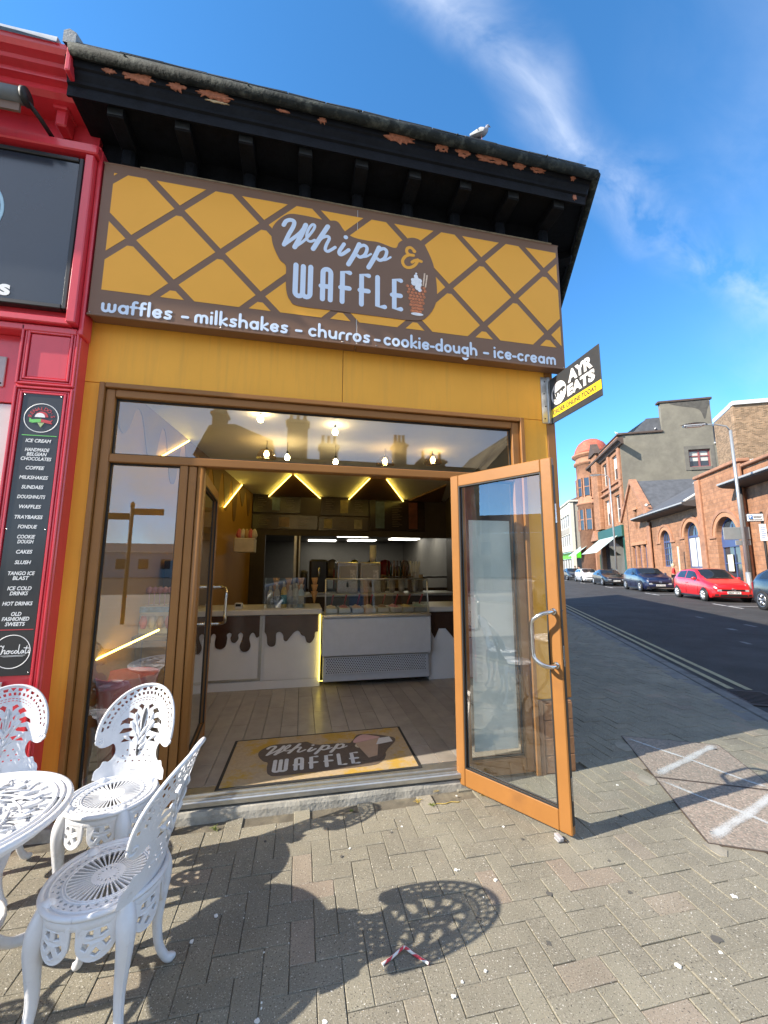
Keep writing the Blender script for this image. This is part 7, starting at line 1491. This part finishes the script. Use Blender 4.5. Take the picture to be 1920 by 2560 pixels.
person('person in dark clothes walking far up the pavement', ot(13.8,57.5,.06), R(160), mat('coat_dark', (.03,.03,.035), .8), MATS['trouser_dark'], mat('hair_dark', (.05,.03,.02), .7))
person('person in a grey top outside the green signed shop', ot(14.2,62,.06), R(200), mat('coat_grey', (.3,.3,.32), .8), MATS['trouser_dark'], MATS['hair_dark'])
# ------------------------------------------------------------------ litter, stains, weeds
def striped():
    m = bpy.data.materials.new('striped_paper'); m.use_nodes = True; t = m.node_tree; b = t.nodes['Principled BSDF']; b.inputs['Roughness'].default_value = .7
    uv = t.nodes.new('ShaderNodeAttribute'); uv.attribute_name = 'run'
    s_ = mk_math(t, 'GREATER_THAN', mk_math(t, 'FRACT', uv.outputs['Fac']), .5)
    mx = t.nodes.new('ShaderNodeMixRGB'); mx.inputs['Color1'].default_value = (.72,.70,.66,1); mx.inputs['Color2'].default_value = (.55,.05,.07,1); t.links.new(s_, mx.inputs['Fac']); t.links.new(mx.outputs[0], b.inputs['Base Color']); return m
pts = smooth2([(.345,-1.152,.006),(.385,-1.137,.008),(.432,-1.118,.016),(.447,-1.119,.016),(.475,-1.142,.008),(.520,-1.186,.006)], 8)
mb = MB().tube(pts, .0052, 10); me = mb.mesh('paper_straw'); at = me.attributes.new('run', 'FLOAT', 'POINT')
at.data.foreach_set('value', [i//10*.105+(i % 10)/10 for i in range(len(me.vertices))])
o = link('paper_straw', me, striped()); o['label'] = 'bent red and white striped paper straw lying on the pavers'; o['category'] = 'straw'
def flake(x, y, r, seed, z=.0035, n=9, th=.001):
    rr = random.Random(seed); pts = [(x+r*rr.uniform(.45,1.1)*math.cos(2*pi*k/n), y+r*rr.uniform(.45,1.1)*math.sin(2*pi*k/n)) for k in range(n)]
    return MB().add([(a, b, z) for a, b in pts]+[(a, b, z-.003) for a, b in pts], [tuple(range(n))]+[(i, n+i, n+(i+1) % n, (i+1) % n) for i in range(n)])
M_gum = mat('trodden_gum', (.095,.09,.08), .9, var=.2); M_splat = mat('white_dropping', (.68,.68,.64), .9, var=.1); M_paper = mat('paper_scrap', (.72,.72,.70), .8)
rr = random.Random(11)
for i, (x, y, r) in enumerate(((1.70,-1.32,.024),(1.02,-1.20,.014),(1.17,-.98,.016),(1.545,-1.05,.014),(.79,-1.04,.012),(1.6,-.86,.010),(.25,-.55,.010),(1.95,-.55,.012),(-.15,-.35,.010),(.55,-.42,.011),(2.35,-1.35,.016),(1.25,-.62,.010))):
    part('gum_spot', flake(x, y, r, i), M_gum, pav)
for i, (x, y, r) in enumerate(((1.996,-1.166,.016),(1.448,-1.379,.013),(.72,-1.25,.008),(.62,-1.27,.007),(.571,-1.31,.010),(.803,-.756,.012),(.965,-.857,.010),(1.66,-1.37,.009),(.3,-.5,.008),(.62,-.38,.007),(1.2,-.5,.008),(2.2,-.25,.010),(1.05,-.15,.007),(-.1,-1.25,.01),(.12,-1.3,.01))):
    part('dropping', flake(x, y, r, 40+i, n=13), M_splat, pav)
for i in range(32):
    x, y = rr.uniform(-.9,2.9), rr.uniform(-1.6,-.1)
    part('pale_fleck', flake(x, y, rr.uniform(.002,.0045), 100+i, n=6), M_splat, pav)
single('paper_scrap', flake(-.316,-.805,.012,71,.008,5), M_paper, 'small white paper scrap in the table shadow, nearer the door', 'litter', 'paper scraps'); single('paper_scrap', flake(-.387,-.907,.011,72,.008,5), M_paper, 'small white paper scrap in the table shadow, nearer the chair', 'litter', 'paper scraps')
M_weed = [mat('weed_green', (.16,.19,.04), .8, var=.3, vs=40), mat('weed_straw', (.42,.30,.07), .8, var=.3, vs=40)]
for i, (x, y, s_, k, lab) in enumerate(((1.02,-.03,.05,0,'small green weed at the foot of the door hinge'),(1.23,-.18,.05,1,'dry yellow weed in the paver joint under the door'),(.93,-.06,.045,1,'dry yellow weed against the step near the door'),(.78,-.16,.035,1,'small dry weed in a paver joint in front of the step'),(.86,-.22,.03,0,'tiny green weed in a joint near the door'),(-.44,-.19,.04,0,'green moss tuft at the corner of the step'),(.35,-.17,.02,0,'tiny green tuft along the step middle'))):
    rq = random.Random(200+i); mb = MB()
    for b in range(16):
        a = rq.uniform(0, 2*pi); l = s_*rq.uniform(.5,1); e = rq.uniform(.25,.9)
        mb.tube([(x+rq.uniform(-.01,.01), y+rq.uniform(-.006,.006), -.002), (x+l*.5*math.cos(a), y+l*.5*math.sin(a), l*e*.55), (x+l*math.cos(a), y+l*math.sin(a), l*e*.45)], [.0018,.0016,.0004], 4)
    single('weed', mb, M_weed[k], lab, 'weed', 'weeds in the paving')
# drifted dry grass along a joint
part('dry_grass', MB().tube([(.87+.02*t,-.215+.006*math.sin(t*1.3),.003) for t in range(10)], .003, 5), M_weed[1], pav)
